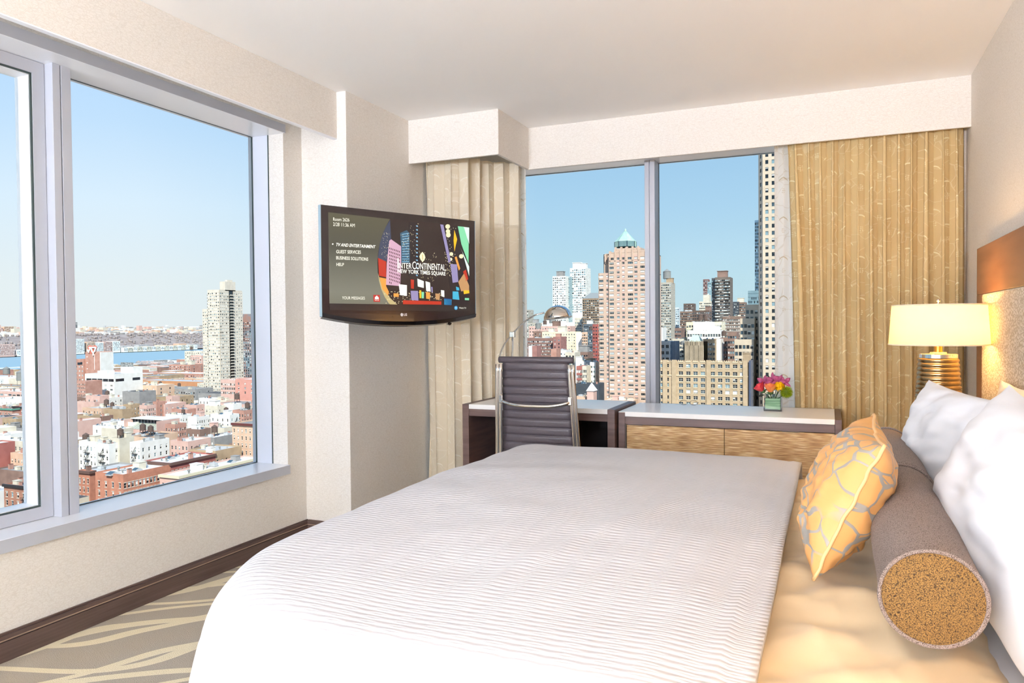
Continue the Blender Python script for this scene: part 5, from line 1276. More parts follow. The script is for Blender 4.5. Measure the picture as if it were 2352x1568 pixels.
# red tower with a heart shaped sign
yy = 520; z1 = at(212, 809, 1, yy).z; a = at(196, 820, 1, yy); c = at(231, 820, 1, yy); note(a.x-20, c.x, yy, yy+20)
T = block('brick_tower', 'red brick tower with a heart shaped orange sign and white letter on top', 'building', a.x, c.x, yy, yy+14, z1, 'red brick', 'white', S=(0, 1), E=(0, 1), parapet=.5)
a2 = at(176, 825, 1, yy); z2 = at(186, 826, 1, yy).z
B_ = Bld.__new__(Bld); B_.T = T; B_.nw = 0; B_.stuff = MB(); B_.x0 = 0
block(None, None, None, a2.x, a.x-.02, yy-2, yy+14, z2, 'red brick', 'white', S=(3, 2.0), E=(0, 1), pitch=4.3, wh=1.8, top=6, single=True, zvis=-60, style='double', B=B_)
MB().box(a2.x+4, a2.x+8, yy-2.2, yy-2, z2-5, z2-2.6).box(a.x-4.4, a.x-1.8, yy-2.2, yy-2, z2-4.6, z2-2.2).build('roof_opening', GLS[0], T)
def sgn(px, py): p = at(px, py, 1, yy-.4); return p.x, p.z
hp = [(201, 800), (201, 796), (204, 793), (208, 793), (211, 796), (214, 793), (218, 793), (221, 796), (221, 800), (219, 806), (217, 812), (205, 812), (203, 806)]
MB().face([(sgn(*p)[0], yy+.2, sgn(*p)[1]) for p in hp]).build('heart_sign', cm('sign_coral', '#e0694f'), T, solid=.8)
for pl_ in ([(201, 806), (204, 810), (207, 804), (205, 800), (206, 797), (221, 797), (221, 801), (219, 805), (221, 812)], ):
    t = MB()
    for ps in ([(202, 803), (205, 809), (208, 801), (210.5, 798)], [(206, 798), (221, 798)], [(210.5, 798), (212, 806), (215.5, 811), (219, 806), (220.5, 799)], [(215.5, 811), (215.5, 816)]):
        t.tube([(sgn(*p)[0], yy-.9, sgn(*p)[1]) for p in ps], .75, 6)
    t.build('white_letter', mat('sign_white', '#f5f3ee', .6), T)
p0, p1 = sgn(216, 814), sgn(217, 850)
for k in range(18): MB().box(p0[0]-.3, p0[0]+.3, yy-.3, yy, p0[1]+(p1[1]-p0[1])*k/18-.3, p0[1]+(p1[1]-p0[1])*k/18+.3).build('wall_lamp', mat('sign_white', '#f5f3ee'), T)
for k in range(5): MB().box(a.x+2.2, a.x+3.2, yy-.3, yy, z1-5-6*k, z1-4-6*k).build('wall_plate', mat('sign_white', '#f5f3ee'), T)
MB().box(c.x-.6, c.x+.5, yy-.3, yy+14, z1-26, z1+.2).build('edge_pier', BRK['white'], T)
x0, x1, y0, y1, z1 = sface(176, 196, 877, 445, 16)
block('apartment_building', 'cream and red striped apartment house left of the white office block', 'building', x0, x1, y0, y1, z1, 'red brick', 'white', S=(5, 1.3), E=(0, 1), pitch=3.1, wh=1.5, top=1.5, single=True, zvis=-68)
# tall beige tower with balconies
YT = 560
cx_ = at(503, 667, 1, YT); x1 = cx_.x; x0 = at(477, 700, 1, YT).x; y1 = at(556, 700, 0, x1).y; z1 = cx_.z; note(at(460, 710, 1, YT).x, x1, YT, y1)
BG = cm('brick_beige', '#d9cdb8', '#cdc0aa', s=.3)
B_ = Bld('apartment_tower', 'tall beige apartment tower with dark balcony stack and rooftop box', 'building', x0, x1, YT, y1, z1)
block(None, None, None, x0, x1, YT, y1, z1, BG, 'grey', S=(6, 1.5), E=(0, 1), pitch=2.95, wh=1.35, top=2, wts=WTB, B=B_, parapet=1, zvis=-64)
b = MB(); rows = levels(z1, 2, 2.95, 1.35, 99, -64); yc0 = at(526, 700, 0, x1+.6).y; yc1 = at(536, 700, 0, x1+.6).y
for (ua, ub, n) in ((YT, yc0, 5), (yc1, y1, 4)):
    B_.facade(b, 'E', ua, ub, GZ, z1, x1+.6, evenly(ua, ub, n, 1.6), rows, .3, False, 'hung', WTB)
b.build('walls', BG, B_.T)
b = MB().box(x1+.02, x1+.2, yc0, yc1, GZ+20, z1)
b.build('balcony_recess', GLS[0], B_.T)
for k, (ra, rb) in enumerate(rows):
    if k < 34: MB().box(x1+.2, x1+2.0, yc0+.1, yc1-.1, ra-1.2, ra-1.0).box(x1+1.9, x1+2.0, yc0+.1, yc1-.1, ra-1.0, ra-.2).build('balcony', BG, B_.T)
for k, (ra, rb) in enumerate(rows):
    if k < 36: MB().box(x0-1.6, x0+.2, YT+1, YT+6, ra-1.2, ra-1.0).box(x0-1.6, x0-1.5, YT+1, YT+6, ra-1.0, ra-.2).build('balcony', IRON, B_.T)
MB().box(x0+(x1-x0)*.55, x1+.0, YT+8, YT+22, z1, z1+at(503, 645, 1, YT).z-z1).box(x0+(x1-x0)*.75, x1-1, YT+12, YT+19, z1, at(503, 641, 1, YT).z).build('roof_box', BG, B_.T)
xw = at(461, 710, 1, YT).x; zw = at(468, 711, 1, YT).z
block(None, None, None, xw, x0-1.7, YT+2, YT+30, zw, BG, 'white', S=(3, 1.3), E=(0, 1), pitch=2.95, wh=1.35, top=2, wts=WTB, B=B_, zvis=-64); B_.done()
x0, x1, y0, y1, z1 = sface(557, 600, 722, 690, 25)
block('glass_tower', 'blue grey glass tower with orange panels behind the beige apartment tower', 'building', x0, x1, y0, y1, z1, cm('spandrel_blue', '#6f8590', '#a56f5a', s=.12), 'grey', S=(9, 1.8), E=(4, 1.8), pitch=3.3, wh=2.3, top=9, wts=(5, 5, 1, 5, 1, .5, 3, .5), depth=.3)
far = [ # pxl, pxr, pyt, Y, depth, wall, roof, S, label, ex
 (316, 463, 876, 640, 30, cm('clad_orange', '#d08a55', '#c98352'), 'silver', (0, 1), 'long low orange depot with pale roof beyond the white office block', ()),
 (316, 366, 864, 700, 40, 'tan', 'grey', (0, 1), 'olive flat shed behind the orange depot', ()),
 (352, 463, 858, 760, 30, 'red brick', 'white', (22, 1.5), 'long red terrace with many small windows left of the beige tower foot', (('vent', .3, .5), ('ac', .6, .5))),
 (388, 437, 838, 850, 30, 'red brick', 'grey', (10, 2), 'stepped red apartment group near the river left of the beige tower', (('bulkhead', .3, .5, 1.6), ('bulkhead', .7, .5, 2.2, 'cream'))),
 (437, 463, 817, 880, 30, 'pink', 'white', (5, 2.2), 'taller rosy block touching the left side of the beige tower', (('ac', .5, .5, 2),)),
 (424, 463, 807, 1010, 30, 'cream', 'white', (8, 2.4), 'cream riverside block peeking above the rosy block', (('tank', .1, .4, 1.2),)),
 (240, 316, 851, 800, 20, 'red brick', 'grey', (0, 1), 'long red wall near the river behind the white office block', ()),
 (360, 448, 894, 520, 22, 'grey', 'grey', (16, 1.6), 'grey shed with a saw-toothed row of white dormers', ()),
 (316, 360, 886, 500, 20, 'peach', 'cream' if False else 'white', (3, 1.5), 'pale peach low building right of the white office block', (('bulkhead', .4, .5, 1.2),)),
 (281, 320, 901, 430, 16, 'grey', 'black', (0, 1), 'low flat building with dark edge at the foot of the white office block', ()),
 (507, 540, 874, 455, 24, 'pink', 'white', (8, 1.4), 'pink walk-up with rows of small windows right of the beige tower foot', ()),
 (540.5, 600, 873, 450, 26, cm('stucco_salmon', '#dd9482', '#d58b79'), 'white', (4, 1.4), 'salmon pink blank building at the right edge of the pane', ()),
 (455, 510, 905, 470, 20, 'grey', 'black', (0, 1), 'dark roofed hall in front of the beige tower foot', ()),
 # seen through the left sash
 (-30, 62, 852, 930, 60, 'white', 'white', (0, 1), 'wide white roofed terminal by the river in the left sash', ()),
 (46, 75, 840, 900, 30, 'grey', 'silver', (0, 1), 'plain grey box building by the river in the left sash', ()),
 (-20, 66, 868, 700, 40, 'pink', 'black', (16, 2), 'long pink building under a dark roof line in the left sash', (('tank', .34, .1, 2.2),)),
 (-20, 54, 887, 560, 20, 'tan', 'grey', (3, 2), 'olive building carrying a big grey tank in the left sash', (('tank', .68, .5, 2.6), ('ac', .9, .4, 1.5))),
 (-20, 66, 900, 480, 25, 'pink', 'white', (9, 5), 'salmon building with a ribbon of blue windows in the left sash', (('vent', .55, .1, 2),)),
 (-20, 50, 918, 420, 20, 'white', 'white', (7, .9), 'white low house with narrow windows in the left sash', (('vent', .4, .4),)),
]
for (pl, pr, pt, Y, dp, wall, roof, S_, lb, ex) in far:
    x0, x1, y0, y1, z1 = sface(pl, pr, pt, Y, dp)
    near = Y < 500
    block('city_building', lb, 'building', x0, x1, y0, y1, z1, wall, roof, S=S_, E=(2 if S_[0] else 0, S_[1]), pitch=3.4, wh=1.8, top=2, single=near and S_[0] > 0, depth=.25, zvis=z1-14 if near else -66, extras=ex)
ls = [
 (28, 941, -53, -14, 28.5, 'red brick', 'grey', (7, 1.0), (0, 1), 'red brick row house with green cornice in the left sash', cm('cornice_green', '#4f9c84')),
 (52, 936, -52, 28.6, 54, 'deep red', 'black', (4, 1.0), (0, 1), 'dark red row house with arched black cornice in the left sash', IRON),
 (66, 962, -57, 13, 67, 'cream', 'silver', (0, 1), (0, 1), 'pale gable wall house with flat grey roof in the left sash', None),
 (66, 987, -58, -12, 70, 'grey', 'black', (6, 1.2), (0, 1), 'dark roofs cluster building with grey boxes in the left sash', None),
 (68, 1018, -56, -14, 74, 'cream', 'white', (9, 1.0), (0, 1), 'long cream building with double-hung windows in the left sash', None),
 (68, 1046, -59, 24, 74, 'peach', 'white', (6, .9), (0, 1), 'pale pink house with tall narrow windows in the left sash', None),
 (68, 1088, -62, -14, 76, 'brown', 'grey', (0, 1), (0, 1), 'low brown brick yard wall building in the left sash', None),
 (73, 1122, -58, 9, 80, cm('brick_clay', '#b9795c', '#a96c51'), 'grey', (5, 1.15), (0, 1), 'clay brick house with black bracketed cornice and fire escape at the left sash bottom', IRON),
]
for k, (pc, pyc, zr, pl, pr, wall, roof, S_, E_, lb, cn) in enumerate(ls):
    x0, x1, y0, y1 = corner(pc, pyc, zr, pl, pr); y1 = max(y1, y0+9)
    ex = {3: (('bulkhead', .4, .5, 1.1, 'grey'), ('bulkhead', .75, .5, 1.2, 'grey'), ('ac', .15, .5)), 4: (('bulkhead', .08, .5, 1, 'white'), ('vent', .5, .5)), 2: (('bulkhead', .2, .4, .8, 'white'),)}.get(k, (('vent', .5, .5), ('chimney', .2, .5, 1)))
    T = block('walk_up_building', lb, 'building', x0, x1, y0, y1, zr, wall, roof, S=S_, E=E_, pitch=3.3, wh=1.9, top=2.2, single=True, zvis=-70, cornice=cn, trim=TRIMW if k in (0, 1, 7) else None, depth=.2, extras=ex)
    if k == 7: escape(T, x0+(x1-x0)*.78, y0, zr, 2)

# ---------------------------------------------------------------- buildings in the far window
PKM = cm('tower_pink', '#d2af96', '#c9a58b', s=.3); PKS = cm('tower_spandrel', '#d2a593')
Y = 470
def X(px, yv=None, py=700): return at(px, py, 1, Y if yv is None else yv).x
def Z(py, yv=None, px=1430): return at(px, py, 1, Y if yv is None else yv).z
zsh, zm, zc = Z(625), Z(580), Z(567)
B_ = Bld('apartment_tower', 'tall pink stone apartment tower crowned by a green copper pyramid', 'building', X(1375), X(1500), Y, Y+34, zm)
colpx = [(1375.7, 1386), (1393, 1397.4), (1399.9, 1410), (1417, 1423.3), (1429, 1435), (1442, 1454), (1457, 1464.4), (1471, 1481), (1485, 1490)]
pitch = 2.90; wh = 1.55
b = MB(); bs = MB()
def pinkface(cols, u0, u1, pl, ztop, first):
    rows = levels(ztop, first, pitch, wh, 99, Z(915)-3)
    for c_ in cols:
        st = 'triple' if c_[1]-c_[0] > 2.4 else 'double'
    B_.facade(b, 'S', u0, u1, GZ, ztop, pl, cols, rows, .35, True, 'triple', WTB)
    for (ca, cb) in cols:
        if cb-ca < 2.2:
            for ra, rb in rows: bs.box(ca, cb, pl-.02, pl+.1, rb+.02, rb+pitch-wh-.02)
    return rows
cw = [(X(a), X(c)) for a, c in colpx]
pinkface([(X(1375.7, Y+1.2), X(1386, Y+1.2)), (X(1392.6, Y+1.2), X(1397.2, Y+1.2))], X(1375, Y+1.2), X(1398.6, Y+1.2), Y+1.2, zsh, 1.5)
pinkface(cw[2:], X(1398.6), X(1493), Y, zm, 3.0)
xa, xb = X(1375), X(1493)
b.box(xa, xb, Y+34, Y+34.2, GZ, zsh).box(xa-.2, xa, Y+1.2, Y+34, GZ, zsh).box(xb-.1, xb, Y, Y+34, GZ, zm).box(X(1381), X(1381)+.3, Y+6, Y+30, zsh, zm)
b.box(X(1381), X(1398.6), Y+6, Y+6.3, zsh, zm)
b.build('walls', PKM, B_.T); bs.build('spandrels', PKS, B_.T)['kind'] = 'stuff'
MB().box(xa, xb, Y+1.3, Y+34, zsh-.4, zsh).box(X(1381), xb, Y+6, Y+34, zm-.4, zm).build('roof', ROOFM['grey'], B_.T)
t = MB()                                          # stepped crenellated crown
for (pa, pb, pt, d) in ((1385, 1400, 583, 5), (1400, 1412, 578, 0), (1412, 1424, 575, 0), (1424, 1437, 572, 0), (1437, 1452, 571, 0), (1452, 1466, 575, 0), (1466, 1482, 577, 0), (1482, 1493, 580, 0)):
    t.box(X(pa)+.1, X(pb)-.1, Y+d, Y+d+2, zm-.1, Z(pt)); t.box(X(pa)-.1, X(pa)+1.0, Y+d-.4, Y+d+2, zm-5, Z(pt-2.5))
for (pa, pb) in ((1408, 1421), (1421, 1434), (1434, 1447), (1447, 1460), (1460, 1468)):
    t.box(X(pa), X(pb), Y+5, Y+22, zm, Z(568)); t.box(X(pa), X(pa)+1.2, Y+4.6, Y+6, zm, Z(565))
for k in range(3): t.box(X(1386+k*5), X(1386+k*5)+1, Y+5, Y+7, zm-6, Z(579))
t.build('crown', PKM, B_.T)
yc = Y+14; rx = (X(1461, yc)-X(1414, yc))/2; xc = (X(1461, yc)+X(1414, yc))/2
zb0, zb1, zap = Z(568, yc), Z(556, yc), Z(529, yc)
COP = cm('copper_green', '#8fbfac', '#a5cdbb', s=.4, rough=.5); CGL = mat('lantern_glass', '#54707a', .15, spec=.8)
n = 8
ring = [(xc+rx*math.cos(math.pi*2*(k+.5)/n)*1.05, yc+rx*math.sin(math.pi*2*(k+.5)/n)*1.05) for k in range(n)]
for k in range(n):
    p, q_ = ring[k], ring[(k+1) % n]
    MB().face([(*p, zb1), (*q_, zb1), (xc, yc, zap)]).build('copper_panel', COP, B_.T, solid=.3)
    MB().face([(*p, zb0), (*q_, zb0), (*q_, zb1), (*p, zb1)]).build('lantern_window', CGL, B_.T)
    t = MB()
    for s_ in range(7):
        f = s_/6; a_ = Vector((p[0]+(q_[0]-p[0])*f, p[1]+(q_[1]-p[1])*f, zb1)); t.tube([a_, a_+(Vector((xc, yc, zap))-a_)*(1-abs(f-.5)*1.4)], .12, 4); t.tube([a_-Vector((0, 0, zb1-zb0)), a_], .14, 4)
    t.build('ribs', COP, B_.T)['kind'] = 'stuff'
MB().lathe([(.9, -.6), (.6, .6), (.1, 1.2)], (xc, yc, zap), 8).build('finial', COP, B_.T)
note(xa, xb, Y, Y+34)
# low annex of the pink tower with round-arched canopies
x0, x1, y0, y1, z1 = sface(1385, 1455, 921, 455, 12)
B_.done()
block('low_annex', 'low pink annex with terrace planters at the foot of the pink tower', 'building', x0, x1, y0, y1, z1, 'peach', 'white', S=(9, 1.6), E=(2, 1.6), extras=(('bulkhead', .35, .4, 1, 'pink'), ('bulkhead', .55, .4, .8, 'white'), ('vent', .7, .5)), single=True, nrows=2)

# very tall tower at the right side of the window
Y = 395
TWM = cm('tower_limestone', '#d3bda0', '#c9b397', s=.3); SHM = TWM
xa, xb, xc_ = X(1742.5, Y+6), X(1752.2), X(1800); ztop = Z(200, Y, 1750)
B_ = Bld('office_tower', 'very tall limestone tower with square windows rising out of view by the curtain', 'building', xa, xc_, Y, Y+30, ztop)
b = MB(); pitch = 16.42*Y/1715*1.083; r0 = Z(443.5-9, Y, 1770)
ph = at(1770, 363.4, 1, Y).z-at(1770, 379.8, 1, Y).z; wz = 9.0/16.4*ph; wt = at(1770, 366.6, 1, Y).z
rows = [(wt+ph*k-wz, wt+ph*k) for k in range(-36, 10)]
rows = [r for r in rows if r[0] > Z(945, Y, 1770)-3]
B_.facade(b, 'S', xb, xc_, GZ, ztop, Y, [(X(p), X(p+7.0)) for p in (1758.2, 1772.8, 1787.5)], rows, .3, True, 'bare', (4, 4, 3, 4, 2, 1.2, 1, .8))
b.box(xc_-.1, xc_, Y, Y+30, GZ, ztop).box(xa, xc_, Y+29.8, Y+30, GZ, ztop).box(xa, xa+.1, Y+6, Y+30, GZ, ztop)
# chamfered south-west side
ch = Vector((xb-xa, -6, 0)); cl = ch.length; cu_ = ch/cl; cn_ = Vector((cu_.y, -cu_.x, 0))*-1
cn_ = Vector((-6, -(xb-xa), 0)).normalized(); base = Vector((xa, Y+6, 0))
z = GZ
def Pc(u, z_, d=0): q_ = base+cu_*u-cn_*d; return (q_.x, q_.y, z_)
ca, cb = cl*.36, cl*.72
for ra, rb in rows:
    for (u_, v_, za, zb_) in ((0, cl, z, ra), (0, ca, ra, rb), (cb, cl, ra, rb)): b.face([Pc(u_, za), Pc(v_, za), Pc(v_, zb_), Pc(u_, zb_)])
    b.face([Pc(ca, ra), Pc(ca, ra, .3), Pc(ca, rb, .3), Pc(ca, rb)]); b.face([Pc(ca, rb), Pc(ca, rb, .3), Pc(cb, rb, .3), Pc(cb, rb)])
    me = win_mesh(cb-ca, rb-ra, 'bare', CR.choice([0, 1, 3, 1])); o = inst('window', me, B_.T, Pc((ca+cb)/2, (ra+rb)/2, .3), math.atan2(cu_.y, cu_.x))
    z = rb
b.face([Pc(0, z), Pc(cl, z), Pc(cl, ztop), Pc(0, ztop)])
b.build('walls', TWM, B_.T); note(xa, xc_, Y, Y+30); B_.done()
MB().box(xb+.0, xb+.8, Y-.25, Y, GZ, ztop).build('corner_pier', TWM, B_.T)
# its stepped lower wings to the west
for k, (pl, pr, pt, Yv, nm) in enumerate(((1712, 1742, 703, 420, 'upper shaded wing of pale stone beside the very tall tower'), (1700, 1733, 735, 412, 'middle stepped wing of pale stone left of the very tall tower'), (1687, 1731, 783, 404, 'lowest stepped wing of pale stone behind the long tan building'))):
    x0, x1, y0, y1, z1 = sface(pl, pr, pt, Yv, 20)
    if k == 0: x1 = xa+.5
    n = (4, 4, 5)[k]
    block('stepped_building', nm, 'building', x0, x1, y0, y1, z1, TWM, 'white', S=(n, 1.5), E=(3, 1.5), pitch=ph, wh=wz, top=2.1, single=True, style='bare', zvis=Z(930, Yv, 1720), parapet=.9, wts=WTD, depth=.3)
# long tan building in front
Y = 372
x0, x1, y0, y1, z1 = sface(1490, 1719, 832, Y, 9)
B_ = Bld('hotel_building', 'long tan brick building with paired windows and crenellated parapet along the window bottom', 'building', x0, x1, Y, y1, z1)
TB = cm('brick_honey', '#c5a780', '#b79970', s=.5)
colc = [1494, 1502, 1516, 1530.8, 1546.6, 1563.2, 1580.2, 1596.8, 1613.8, 1636.4, 1653.4, 1670.4, 1687.8, 1704.4]
cols = [(X(c_)-1.05, X(c_)+1.05) for c_ in colc]
rz = [840, 857, 872, 885, 899, 913.5, 928, 942]
rows = [(Z(p+4.3, Y, 1600)-.0, Z(p-4.0, Y, 1600)) for p in rz]
b = MB()
B_.facade(b, 'S', x0, x1, GZ, z1, Y, cols, rows, .35, True, 'double', (5, 4, 2, 2, 1.5, .6, 1, .6))
b.face([(x1, Y, GZ), (x1, y1, GZ), (x1, y1, z1), (x1, Y, z1)]); b.face([(x1, y1, GZ), (x0, y1, GZ), (x0, y1, z1), (x1, y1, z1)])
for pa in (1542.5, 1622, 1706, 1552-30): b.box(X(pa)-.0, X(pa)+2.2, Y-.5, Y, GZ, z1+1.2)
for k in range(46):
    xx = x0+(x1-x0)*k/46; b.box(xx, xx+(x1-x0)/46*.55, Y-.05, Y+.5, z1, z1+1.1)
b.box(x0, x1, Y, Y+.5, z1, z1+.5)
b.build('walls', TB, B_.T)
t = MB().box(x0, x1, Y-.30, Y, Z(862.5, Y, 1600)-.25, Z(862.5, Y, 1600)+.25)
for (ca, cb) in cols:
    t.box(ca-.2, cb+.2, Y-.22, Y, rows[0][1]+.9, rows[0][1]+1.4)
    for ra, rb in rows: t.box(ca-.1, cb+.1, Y-.18, Y, ra-.25, ra)
t.build('stone_bands', cm('honey_trim', '#dcc59c'), B_.T)['kind'] = 'stuff'
MB().box(x0, x1, Y+.5, y1, z1-.4, z1).build('roof', ROOFM['grey'], B_.T)
MB().box(X(1524.5), X(1529), Y-.1, Y+.3, GZ, z1).build('shadow_slot', BRK['brown'], B_.T)  # brown strip on the face stands in for a shadow
MB().box(X(1706, Y+8), X(1722, Y+8), Y+8, Y+14, z1, Z(812, Y+8, 1710)).box(X(1705, Y+8), X(1723, Y+8), Y+7.8, Y+14.2, Z(812, Y+8, 1710), Z(810, Y+8, 1710)).build('roof_box', BRK['tan'], B_.T)
MB().box(X(1720.2), X(1724.5), Y-1, Y+10, GZ, Z(828, Y, 1722)).build('metal_flue', mat('flue_metal', '#4d5568', .4), B_.T)
B_.done()
